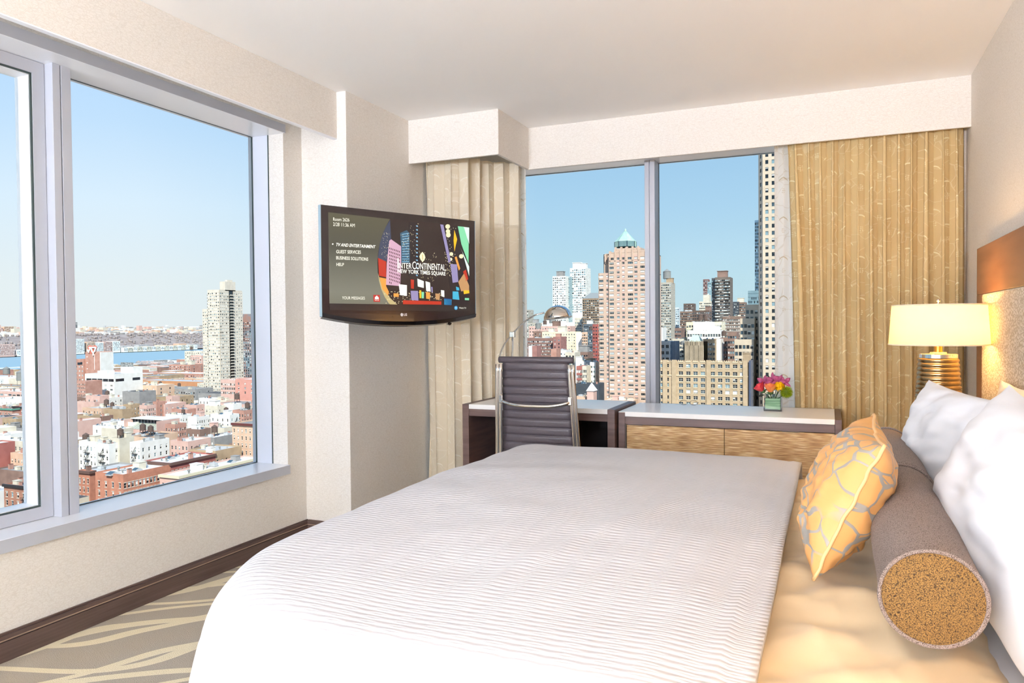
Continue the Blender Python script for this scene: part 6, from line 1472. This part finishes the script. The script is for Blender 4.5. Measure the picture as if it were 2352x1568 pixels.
# the buildings between and beyond (S faces)
WDK = cm('brick_umber', '#6e5648', '#5f4a3e', s=.3); WGY = cm('concrete_pale', '#b9b19f', '#aca492', s=.3); GLB = cm('glass_teal', '#7fa3ad', '#8fb1b9', s=.2, rough=.25)
lst = [
 # pl, pr, pt, Y, dep, wall, roof, (n,w), pitch, wh, label, extras, single, style, wts
 (1269, 1299, 635, 1150, 24, cm('panel_white', '#dfdcd2'), 'grey', (7, 2.0), 3.6, 1.9, 'white gridded tower with a dark rooftop box left of the taller white tower', (('bulkhead', .45, .5, 3.2, 'grey'),), 0, 'hung', WT0),
 (1299.5, 1308, 637, 1165, 24, GLB, 'grey', (2, 2.0), 3.6, 1.9, 'glassy side wing of the white gridded tower', (), 0, 'hung', WT0),
 (1309, 1345, 616, 1180, 28, cm('panel_white', '#dfdcd2'), 'white', (8, 2.3), 3.8, 2.4, 'tallest white and glass tower behind the lamp head', (('bulkhead', .35, .4, 3.6, 'white'), ('bulkhead', .75, .4, 3.0, 'white')), 0, 'hung', (2, 3, 2, 6, 2, 2, 2, 1)),
 (1338, 1390, 686, 1000, 30, cm('brick_cocoa', '#a08467', '#8f7559'), 'grey', (11, 2.2), 3.3, 1.8, 'brown tower with grey sloped roof left of the pink tower', (), 0, 'hung', (6, 3, 1, 1, 1, .5, .5, .3)),
 (1205, 1213, 712, 1400, 30, WGY, 'grey', (3, 2.4), 3.6, 2.2, 'thin distant grey tower at the edge of the beige curtain', (), 0, 'hung', WT0),
 (1213, 1268, 742, 1250, 30, WGY, 'white', (11, 2.2), 4.2, 2.0, 'distant grey office row under the lamp head', (('bulkhead', .2, .5, 2.5, 'grey'), ('bulkhead', .7, .5, 3.0, 'cream')), 0, 'hung', WT0),
 (1245, 1325, 741, 1120, 20, 'white', 'white', (0, 1), 4, 2, 'long blank white building below the lamp head', (), 0, 'hung', WT0),
 (1320, 1340, 731, 1050, 20, 'cream', 'white', (4, 2), 4, 2, 'cream stepped block at the foot of the brown tower', (), 0, 'hung', WT0),
 (1340, 1376, 745, 880, 20, cm('slate', '#5e6a76', '#525e6a'), 'grey', (9, 1.6), 3.4, 1.6, 'dark slate building at the foot of the brown tower', (('bulkhead', .3, .4, 1.8, 'white'),), 0, 'hung', WT0),
 (1215, 1310, 750, 960, 22, 'pink', 'grey', (16, 1.5), 4.4, 1.6, 'long pinkish school building with a row of small square windows', (('tank', .35, .3, 1.3), ('bulkhead', .62, .4, 2.6, 'brown'), ('tank', .5, .5, 2.0)), 0, 'hung', WTD),
 (1225, 1275, 762, 860, 14, 'brown', 'black', (5, 1.4), 3.4, 1.6, 'brown block carrying a wooden water tank behind the brick building', (('tank', .15, .4, 1.7),), 0, 'hung', WTD),
 (1245, 1322, 763, 800, 20, cm('cream_brick', '#e0d6b4', '#d6cba8'), 'white', (13, 1.3), 3.35, 1.5, 'cream apartment block with rows of dark windows left of the slate facade', (('bulkhead', .55, .4, 2.4, 'cream'), ('bulkhead', .2, .5, 1.6, 'cream')), 1, 'hung', (5, 1, 2, 1, 2, 2, 1, 1)),
 (1322.5, 1336, 765, 802, 20, 'white', 'white', (0, 1), 3.3, 1.4, 'blank white side slab of the cream apartment block', (), 0, 'hung', WT0),
 (1336.5, 1349, 764, 790, 18, 'peach', 'white', (3, 1.5), 3.3, 1.5, 'peach block between the cream apartment block and the slate facade', (), 0, 'hung', WTD),
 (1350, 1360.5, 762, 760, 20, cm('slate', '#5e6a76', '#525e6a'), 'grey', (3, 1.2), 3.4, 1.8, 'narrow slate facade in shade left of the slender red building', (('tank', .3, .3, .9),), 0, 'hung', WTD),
 (1361, 1378, 746, 700, 20, cm('brick_coral', '#b8584c', '#ab4f44'), 'grey', (3, 1.4), 3.4, 1.3, 'slender red brick building touching the pink tower', (), 0, 'hung', WTD),
 (1206, 1269, 778, 640, 18, cm('brick_mauve', '#9a6c5e', '#8b6053'), 'silver', (18, 1.1), 2.95, 1.5, 'brown brick building with grouped pale windows behind the chair', (('ac', .3, .5), ('ac', .7, .5, 1.3)), 1, 'hung', (2, 1, 2, 3, 1, 4, 2, 3)),
 (1270, 1288, 775, 632, 16, cm('brick_rose', '#b0746a', '#a2695f'), 'grey', (2, 1.1), 3.1, 1.4, 'rosy brick wing right of the brown brick building', (('bulkhead', .5, .3, 1.2, 'red brick'),), 0, 'hung', WT0),
 (1214, 1222, 796, 560, 10, 'white', 'white', (0, 1), 3, 1.4, 'small white blank box in front of the brown brick building', (), 0, 'hung', WT0),
 (1222.3, 1233, 796, 560, 10, cm('brick_rose', '#b0746a', '#a2695f'), 'white', (0, 1), 3, 1.4, 'small rosy blank box in front of the brown brick building', (), 0, 'hung', WT0),
 (1265, 1278, 803, 540, 10, 'red brick', 'grey', (0, 1), 3, 1.4, 'square red brick stair tower behind the chair top', (), 0, 'hung', WT0),
 (1278.5, 1300, 806, 600, 14, 'white', 'white', (3, 1), 3, 1.4, 'pale low building with cluttered roof right of the brick stair tower', (('ac', .3, .5), ('vent', .6, .5)), 0, 'hung', WT0),
 (1298, 1320, 811, 560, 14, 'cream', 'white', (3, 1.5), 3, 1.4, 'cream low building with dark top windows above the chair corner', (('vent', .5, .4),), 0, 'hung', WTD),
 (1320.5, 1350, 810, 620, 16, 'brown', 'black', (6, 1.4), 3.2, 1.5, 'maroon low building with a dark arched roof box', (('bulkhead', .6, .3, 2.2, 'grey'),), 0, 'hung', WTD),
 (1324, 1337, 843, 470, 12, 'deep red', 'white', (3, 1.2), 3.4, 2.0, 'small red house with white window surrounds right of the chair', (('vent', .3, .5),), 1, 'double', WT0),
 (1337.2, 1347, 843, 470, 12, 'cream', 'white', (4, .8), 3.4, 1.8, 'cream house joined to the small red house', (('vent', .5, .5),), 1, 'hung', WT0),
 (1322, 1345, 832, 500, 14, 'white', 'white', (0, 1), 3, 1.4, 'white roofed hall behind the small red house', (('bulkhead', .25, .3, 1.3, 'white'),), 0, 'hung', WT0),
 (1346, 1357, 826, 520, 12, 'tan', 'grey', (2, 1.2), 3.2, 1.4, 'tan tenement with fire escape right of the white roofed hall', (), 0, 'hung', WT0),
 (1355, 1368, 834, 480, 12, 'white', 'white', (2, 1.2), 3.2, 1.4, 'cluster of white walls between the red house and the pink tower', (('ac', .5, .5),), 0, 'hung', WT0),
 (1322, 1376, 884, 395, 10, cm('slate_dark', '#4a5058', '#3f464e'), 'black', (0, 1), 3, 1.4, 'dark flat building in shade low beside the pink tower', (), 0, 'hung', WT0),  # dark wall and roof colours stand in for a patch of shadow
 (1348, 1363, 901, 372, 6, 'pink', 'white', (0, 1), 3, 1.4, 'small pink stair hut with a white pyramid roof', (('pyr', .5, .5),), 0, 'hung', WT0),
 (1322, 1346, 913, 375, 8, 'peach', 'white', (3, 1.2), 3, 1.4, 'low pale roof edge with clutter right of the chair', (('ac', .3, .5, .8), ('vent', .7, .5)), 0, 'hung', WT0),
 # right pane
 (1495, 1541, 650, 900, 26, WGY, 'grey', (12, 1.6), 3.1, 1.6, 'tall pale grey tower with a round roof turret beside the window post', (('tank', .70, .5, 2.4), ('bulkhead', .85, .5, 2.2, 'tan')), 0, 'hung', WT0),
 (1541.5, 1559, 707, 1150, 24, cm('panel_ice', '#c9d4d8', '#b6c4cb'), 'white', (5, 3), 3.4, 1.9, 'ice blue banded building right of the pale grey tower', (), 0, 'hung', (3, 5, 2, 5, 1, 2, 1, 1)),
 (1570, 1593, 698, 1100, 20, WDK, 'grey', (7, 1.3), 3.6, 1.5, 'brown narrow upper block among the distant roofs', (), 0, 'hung', WTD),
 (1562, 1592, 716, 1000, 20, cm('brick_umber2', '#8a6d5a', '#7c6150'), 'white', (9, 1.3), 3.5, 1.6, 'long brown apartment block below the narrow upper block', (('ac', .4, .5, 1.5), ('ac', .7, .5, 1.5)), 0, 'hung', WTD),
 (1591, 1634, 714, 960, 20, cm('brick_umber', '#6e5648'), 'black', (10, 1.4), 3.6, 1.6, 'dark brown block overgrown on top left of the tall dark tower', (('bulkhead', .8, .4, 2, 'brown'),), 0, 'hung', WTD),
 (1606, 1634, 693, 1150, 20, 'cream', 'white', (8, 1.7), 3.6, 1.6, 'cream stepped building left of the tall dark tower', (), 0, 'hung', WTD),
 (1615, 1629, 678, 1250, 18, 'cream', 'white', (0, 1), 3.6, 1.6, 'blank cream box above the cream stepped building', (), 0, 'hung', WTD),
 (1615, 1627, 642, 1400, 18, cm('brick_plum', '#8c5f58', '#7e544e'), 'grey', (3, 2), 4, 2, 'plum brick tower top left of the tall dark tower', (), 0, 'hung', WT0),
 (1625, 1637, 648, 1350, 18, GLB, 'white', (3, 2.4), 3.6, 2.0, 'pale glass tower squeezed beside the tall dark tower', (), 0, 'hung', (1, 3, 2, 6, 1, 2, 1, 1)),
 (1642, 1677, 638, 760, 22, cm('brick_smoke', '#75695d', '#675c51'), 'white', (9, 1.5), 2.95, 1.3, 'tall dark apartment tower with a brown rooftop box', (('bulkhead', .42, .5, 2.6, 'brown'), ('bulkhead', .42, .5, 1.8, 'white')), 0, 'hung', (3, 2, 3, 2, 2, 4, 2, 2)),
 (1634.5, 1641.5, 640, 764, 20, cm('slate_dark', '#4a5058', '#3f464e'), 'grey', (2, 1.2), 2.95, 1.3, 'shaded narrow west side of the tall dark tower', (), 0, 'hung', WTD),  # darker than the rest of its tower: shade put into the wall colour
 (1678, 1696, 694, 980, 20, cm('slate_dark', '#4a5058', '#3f464e'), 'grey', (5, 1.6), 3.4, 1.5, 'dark block right of the tall dark tower', (), 0, 'hung', WT0),
 (1695, 1712, 695, 990, 20, cm('brick_umber2', '#8a6d5a'), 'white', (5, 1.6), 3.4, 1.5, 'brown block with white roof boxes beside the pale stone wings', (('bulkhead', .3, .4, 2.2, 'cream'),), 0, 'hung', WTD),
 (1718, 1745, 669, 700, 24, cm('glass_sea', '#7496a0', '#6b8d98', rough=.25), 'white', (8, 1.0), 3.3, 2.2, 'sea green glass block left of the very tall tower', (), 0, 'hung', (1, 4, 0, 6, 0, 0, 0, 0)),
 (1733.5, 1746, 507, 820, 24, cm('glass_night', '#4a6f8d', '#567c99', rough=.25), 'grey', (4, 1.2), 3.5, 2.4, 'slim dark blue glass tower just left of the very tall tower', (), 0, 'hung', (2, 5, 0, 2, 0, 0, 0, 0)),
 (1660, 1705, 728, 640, 20, cm('brick_umber2', '#8a6d5a'), 'white', (9, 2.2), 2.75, 1.25, 'grey brown apartment block with white balcony bands', (), 1, 'triple', (2, 2, 2, 3, 2, 4, 2, 3)),
 (1654, 1671, 778, 520, 14, 'brown', 'grey', (5, 1.1), 3.3, 1.6, 'short brown brick block behind the white building with tanks', (('tank', .4, .3, .8),), 0, 'hung', WTD),
 (1671.5, 1692, 765, 500, 14, 'brown', 'grey', (4, 1.1), 3.3, 1.6, 'tall brown brick block left of the pale stone wings', (), 0, 'hung', WTD),
 (1576, 1658, 741, 560, 20, cm('cream_brick', '#e0d6b4'), 'grey', (14, 1.3), 3.2, 1.6, 'cream brick wing behind the white building with two roof tanks', (), 0, 'hung', WTD),
 (1592, 1635, 741, 545, 14, cm('panel_cream', '#e6ddc8'), 'white', (0, 1), 3.2, 1.6, 'blank cream penthouse carrying two wooden tanks with conical roofs', (('tank', .35, .3, .95), ('tank', .65, .3, .95)), 0, 'hung', WTD),
 (1578, 1655, 761, 530, 16, 'white', 'white', (13, 1.4), 3.6, 1.9, 'bright white stepped building under the two roof tanks', (('bulkhead', .85, .3, 1.4, 'white'),), 1, 'hung', WTD),
 (1615, 1643, 781, 495, 14, 'tan', 'white', (4, 1.5), 3.2, 1.7, 'tan brick building with double windows in front of the white stepped one', (), 1, 'double', WT0),
 (1643.2, 1655, 781, 500, 14, 'white', 'white', (0, 1), 3.2, 1.7, 'white blank side wall right of the tan double windowed building', (), 0, 'hung', WT0),
 (1550, 1564, 755, 640, 18, 'brown', 'white', (5, 1.2), 3.3, 1.5, 'small brown block left of the cream brick wing', (), 0, 'hung', WTD),
 (1544, 1570, 780, 560, 18, 'cream', 'white', (6, 1.3), 3.2, 1.6, 'pale cream building with small windows left of the tan ribbed tower', (), 0, 'hung', WTD),
 (1495, 1522, 754, 700, 18, 'white', 'white', (0, 1), 3.2, 1.6, 'white corner block at the window post', (), 0, 'hung', WT0),
 (1495, 1538, 786, 520, 16, 'white', 'white', (4, 2.0), 4.4, 2.2, 'white building with black framed windows right of the window post', (('vent', .7, .5),), 1, 'double', WTD),
 (1538.5, 1551, 786, 524, 16, cm('slate_blue', '#8494a8', '#78889c'), 'white', (0, 1), 4.4, 2.2, 'blue grey shaded side of the white building right of the window post', (), 0, 'hung', WTD),  # side of the white building, its shade put into the wall colour
]
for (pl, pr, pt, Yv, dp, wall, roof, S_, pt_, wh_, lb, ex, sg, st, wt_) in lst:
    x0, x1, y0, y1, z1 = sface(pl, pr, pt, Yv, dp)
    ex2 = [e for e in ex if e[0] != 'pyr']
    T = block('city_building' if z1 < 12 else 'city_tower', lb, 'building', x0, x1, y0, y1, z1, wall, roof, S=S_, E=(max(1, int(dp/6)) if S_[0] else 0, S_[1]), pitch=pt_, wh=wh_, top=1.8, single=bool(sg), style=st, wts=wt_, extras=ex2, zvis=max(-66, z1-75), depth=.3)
    if len(ex) > len(ex2):
        MB().face([(x0-.4, y0-.4, z1+.7), (x1+.4, y0-.4, z1+.7), ((x0+x1)/2, (y0+y1)/2, z1+5)]).face([(x1+.4, y0-.4, z1+.7), (x1+.4, y1+.4, z1+.7), ((x0+x1)/2, (y0+y1)/2, z1+5)]).face([(x1+.4, y1+.4, z1+.7), (x0-.4, y1+.4, z1+.7), ((x0+x1)/2, (y0+y1)/2, z1+5)]).face([(x0-.4, y1+.4, z1+.7), (x0-.4, y0-.4, z1+.7), ((x0+x1)/2, (y0+y1)/2, z1+5)]).build('pyramid_roof', ROOFM['white'], T)
    if 'grey sloped roof' in lb:
        zt = Z(672, Yv, 1356); MB().face([(x0, y0, z1+.7), (x1, y0, z1+.7), (x1-4, y0+8, zt), (x0+9, y0+8, zt)]).face([(x0, y0, z1+.7), (x0+9, y0+8, zt), (x0+9, y1, zt), (x0, y1, z1+.7)]).box(x0+9, x1-4, y0+8, y1, z1, zt).build('sloped_roof', cm('roof_slate', '#82898c'), T)
    if 'brown rooftop' in lb:
        b = MB()
        for ra, rb in levels(z1, 1.8, pt_, wh_, 99, -30): b.box(x0+(x1-x0)*.0, x0+(x1-x0)*.3, y0-1.3, y0, ra-.4, ra-.2); b.box(x0+(x1-x0)*.62, x1, y0-1.3, y0, ra-.4, ra-.2)
        b.build('balconies', cm('balcony_pale', '#a79c8c'), T)['kind'] = 'stuff'
    if 'white balcony' in lb:
        b = MB()
        for ra, rb in levels(z1, 1.8, pt_, wh_, 99, -60): b.box(x0, x1, y0-.25, y0, ra-.7, ra-.45)
        b.build('balcony_bands', cm('balcony_white', '#d2ccc0'), T)['kind'] = 'stuff'
# art-deco ribbed tower in the right pane
Yv = 450; x0, x1, y0, y1, z1 = sface(1574, 1616, 785, Yv, 16)
T = thing('ribbed_tower', 'tan ribbed stone tower with tall dark slot windows and a pale green roof', 'building', ((x0+x1)/2, Yv+8, GZ))
b = MB(); wv = x1-x0
slots = [(X(1580.5, Yv), X(1583.5, Yv)), (X(1591, Yv), X(1594.5, Yv)), (X(1602, Yv), X(1605.5, Yv))]
u = x0
for (a_, c_) in slots: b.box(u, a_, Yv, Yv+16, GZ, z1); u = c_
b.box(u, x1, Yv, Yv+16, GZ, z1); b.box(x0, x1, Yv+.8, Yv+16, GZ, z1); zs = Z(793, Yv, 1590); b.box(x0, x1, Yv+.0, Yv+.8, zs, z1)
for k in range(12): xx = x0+wv*k/11.5; b.box(xx-.3, xx+.3, Yv-.3, Yv, GZ, z1+CR.uniform(.3, 1))
b.build('walls', cm('deco_tan', '#b5a283', '#a79475'), T)
for k, (a_, c_) in enumerate(slots): MB().box(a_, c_, Yv+.5, Yv+.7, Z(818, Yv, 1590), zs).build('slot_window', GLS[0], T)
xa_, xb_ = X(1581, Yv), X(1607, Yv)
MB().face([(xa_, Yv+.5, z1), (xb_, Yv+.5, z1), (xb_-1.5, Yv+6, z1+4), (xa_+1.5, Yv+6, z1+4)]).face([(xb_, Yv+.5, z1), (xb_, Yv+14, z1), (xb_-1.5, Yv+6, z1+4)]).face([(xa_, Yv+14, z1), (xa_, Yv+.5, z1), (xa_+1.5, Yv+6, z1+4)]).build('green_roof', cm('verdigris', '#a9c3b4'), T)
MB().lathe([(2.6, 0), (2.6, 2), (.1, 2.8)], (x0-1, Yv+4, Z(792, Yv, 1570)), 12).build('side_dome', TANKM, T)

# ---------------------------------------------------------------- the rest of the streets, filled by lot
def free(x0, x1, y0, y1):
    for a in TAKEN:
        if x0 < a[1] and x1 > a[0] and y0 < a[3] and y1 > a[2]: return False
    return True
WK = ['cream', 'white', 'red brick', 'tan', 'pink', 'grey', 'brown', 'deep red', 'peach']; WW = (5, 5, 3, 3, 3, 2, 2, 1, 2)
RK = ['white', 'silver', 'grey', 'black']; RW = (6, 4, 3, 1.5)
FE = {'water tank': 'tank', 'stair box': 'bulkhead', 'chimney': 'chimney', 'skylight': 'skylight', 'cooling unit': 'ac', 'roof vent': 'vent'}
ANCH = [(-50, 72, 'in the left sash'), (175, 222, 'below the heart signed tower'), (222, 262, 'below the white office block'), (262, 316, 'under the rooftop box of the white office block'), (316, 350, 'before the orange depot'),
        (350, 390, 'before the red terrace'), (390, 425, 'before the riverside apartments'), (425, 462, 'left of the beige tower'), (462, 505, 'before the beige tower corner'), (505, 560, 'before the pink walk-up'), (560, 600, 'by the right jamb')]
ORD = ['nearest', 'second', 'third', 'fourth', 'fifth', 'sixth', 'seventh', 'eighth', 'ninth', 'tenth', 'eleventh', 'twelfth']
seen = set(); extra = MB(); EXM = [BRK[k] for k in WK]+[ROOFM[k] for k in RK]; cnt = 0
lots = []
for by in range(-1, 17):
    Y0 = 60+by*80
    for row in (0, 1):
        ya = Y0 if row == 0 else Y0+36
        x = -60
        while x > -1240:
            if -235 < x < -205: x = -235
            if any(abs(x+a) < 14 for a in (330, 600, 870, 1130)): x -= 30
            far_ = math.hypot(x, ya); w_ = CR.uniform(7, 14) if far_ < 560 else CR.uniform(14, 34); dep = CR.uniform(17, 24)
            lots.append((x-w_, x, ya+CR.uniform(0, 1.5) if row == 0 else ya+24-dep, (ya+dep) if row == 0 else ya+24, far_)); x -= w_+.05
for by in range(4, 16):                           # streets north of the far window
    Y0 = 60+by*80
    x = -200 if by > 5 else -190
    while x < 260:
        w_ = CR.uniform(9, 22); lots.append((x, x+w_, Y0, Y0+24, math.hypot(x, Y0))); x += w_+.05
lots.sort(key=lambda t_: t_[4])
for (x0, x1, y0, y1, far_) in lots:
    if not free(x0, x1, y0, y1) or x0 < -1245: continue
    xm, ym = (x0+x1)/2, (y0+y1)/2
    h_ = CR.choice((9, 12, 12.5, 15, 15.5, 18)) if far_ > 420 else CR.choice((6, 9, 9, 12, 12.5))
    if xm > -228 and ym < 372: h_ = CR.choice((8, 10, 12))
    elif xm > -230:
        h_ = CR.choice((12, 16, 20, 26)) if ym > 560 else CR.choice((8, 10, 12))
        if pxy((xm, ym, GZ+h_))[0] > 1375: h_ = 7
    if far_ > 700 and xm < -500: h_ = CR.choice((7, 9, 11, 13))
    z1 = GZ+h_; px, py = pxy((xm, ym, z1))
    wk = CR.choices(WK, WW)[0]; rk = CR.choices(RK, RW)[0]
    vis = far_ < 1150 and py < 1235 and (170 < px < 600 or -60 < px < 72 or 1205 < px < 1380) and cnt < 285
    if not vis:
        extra.box(x0, x1, y0, y1, GZ, z1, WK.index(wk), skip='tb'); extra.face([(x0, y0, z1), (x1, y0, z1), (x1, y1, z1), (x0, y1, z1)], 9+RK.index(rk)); continue
    if px > 1200: an = 'near the foot of the pink tower'
    else:
        an = 'in the pane'
        for a_, c_, t_ in ANCH:
            if a_ <= px < c_: an = t_
    for tr_ in range(60):
        f1, f2 = CR.sample(sorted(FE), 2)
        lb = f'{wk} house, {rk} roof, {f1}, {f2}, {an}'
        if lb not in seen: break
        wk = CR.choices(WK, WW)[0]; rk = CR.choices(RK, RW)[0]
    lb = lb.replace('under the rooftop box of the white office block', 'near the white office block front')
    seen.add(lb); cnt += 1
    wpx = (x1-x0)/far_*1715
    ns_, ne_ = max(2, int((x1-x0)/2.6)), max(2, int((y1-y0)/4.5))
    e_ = [(FE[f1], CR.uniform(.2, .45), CR.uniform(.3, .7), CR.uniform(.7, 1.0)), (FE[f2], CR.uniform(.55, .8), CR.uniform(.3, .7), CR.uniform(.7, 1.0))]
    for _ in range(CR.choice((0, 1, 2, 3))): e_.append((CR.choice(('vent', 'ac', 'skylight', 'chimney')), CR.uniform(.15, .85), CR.uniform(.15, .85), CR.uniform(.5, .9)))
    wt_ = CR.choice((WT0, WTB, WTD))
    block('row_house', lb, 'building', x0, x1, y0, y1, z1, wk, rk, S=(ns_, CR.choice((.9, 1.0, 1.1))) if CR.random() < .75 else (0, 1), E=(ne_, 1.0) if CR.random() < .5 else (0, 1), pitch=3.2, wh=1.7, top=1.7, single=False, wts=wt_, extras=e_, parapet=CR.uniform(.3, 1.1), depth=.2, group='row houses in the streets below')
for k in range(150):                             # uptown blocks behind the curtain side of the far window
    yv = CR.uniform(470, 2400); xv = CR.uniform(-.02, .7)*yv; w_, d_, h_ = CR.uniform(16, 38), CR.uniform(16, 34), CR.choice((25, 35, 45, 60, 80, 110)); mi = CR.choices(range(9), WW)[0]; xv += w_
    extra.box(xv, xv+w_, yv, yv+d_, GZ, GZ+h_, mi)
    for q_ in range(int(h_/3.4)-1): extra.box(xv+1, xv+w_-1, yv-.15, yv, GZ+h_-3-3.4*q_, GZ+h_-1.5-3.4*q_, 13)
props(extra.build('distant_rooftops', EXM+[GLS[1]]), 'further low roofs and walls between the single buildings', 'buildings', kind='stuff')

# bare trees in the yards and by the river
def bare_tree(x, y, h_, label):
    T = thing('bare_tree', label, 'tree', (x, y, GZ)); b = MB(); rg = random.Random(int(x*7+y))
    b.tube([(x, y, GZ), (x+.3, y, GZ+h_*.35)], [.35, .22], 6); b.build('trunk', TANKW, T); b = MB()
    for k in range(46):
        a, e = rg.uniform(0, 6.28), rg.uniform(.3, 1.4); s_ = Vector((x+.3, y, GZ+h_*rg.uniform(.3, .5))); d = Vector((math.cos(a)*math.cos(e), math.sin(a)*math.cos(e), math.sin(e))); l_ = h_*rg.uniform(.35, .55)
        m_ = s_+d*l_*.5; b.tube([s_, m_], [.12, .07], 3, caps=False)
        for j_ in range(4): b.tube([m_, m_+(d+Vector((rg.uniform(-.7, .7), rg.uniform(-.7, .7), rg.uniform(-.3, .5)))).normalized()*l_*.5], [.07, .03], 3, caps=False)
    b.build('branches', cm('bark', '#9a8678', '#877466', s=2), T)['kind'] = 'stuff'
for k, (px, py, h_, lb) in enumerate(((262, 955, 13, 'bare tree beside the blank tan wall'), (290, 950, 12, 'bare tree before the yellowish brick walk-up'), (398, 935, 12, 'bare tree beside the small rosy brick house'), (545, 935, 13, 'large bare tree right of the white marked box'), (470, 985, 9, 'bare tree behind the cream loft building'), (60, 960, 12, 'bare tree by the dark red row house in the left sash'), (420, 925, 11, 'bare tree behind the flat red shed'), (232, 968, 10, 'bare tree above the brown garage roof'))):
    p = at(px, py, 2, GZ+4); bare_tree(p.x, p.y, h_, lb)
tb = MB()
for k in range(160):
    px, py = CR.uniform(318, 395), CR.uniform(841, 850); p = at(px, py, 2, GZ); r = CR.uniform(4, 7)
    tb.lathe([(r*.5, 0), (r, r*.7), (r*.7, r*1.4), (.2, r*1.8)], (p.x, p.y, GZ), 5, mat=k % 2, capb=False, capt=False)
props(tb.build('riverside_trees', [MATS['twigs'], MATS['twigs_grey']]), 'brown leafless park trees on the near bank of the river', 'trees', kind='stuff')
for k, px in enumerate((326, 343, 380)):
    p = at(px, 848, 2, GZ); T = thing('light_mast', ['sports light mast nearest the white office block', 'sports light mast in the middle by the river', 'sports light mast nearest the beige tower'][k], 'light mast', (p.x, p.y, GZ))
    zt = at(px, 833, 0, p.x).z; MB().tube([(p.x, p.y, GZ), (p.x, p.y, zt)], .4, 6).build('pole', ROOFM['silver'], T); MB().box(p.x-.3, p.x+.3, p.y-2.5, p.y+2.5, zt-1, zt+1).build('lamp_head', ROOFM['silver'], T)
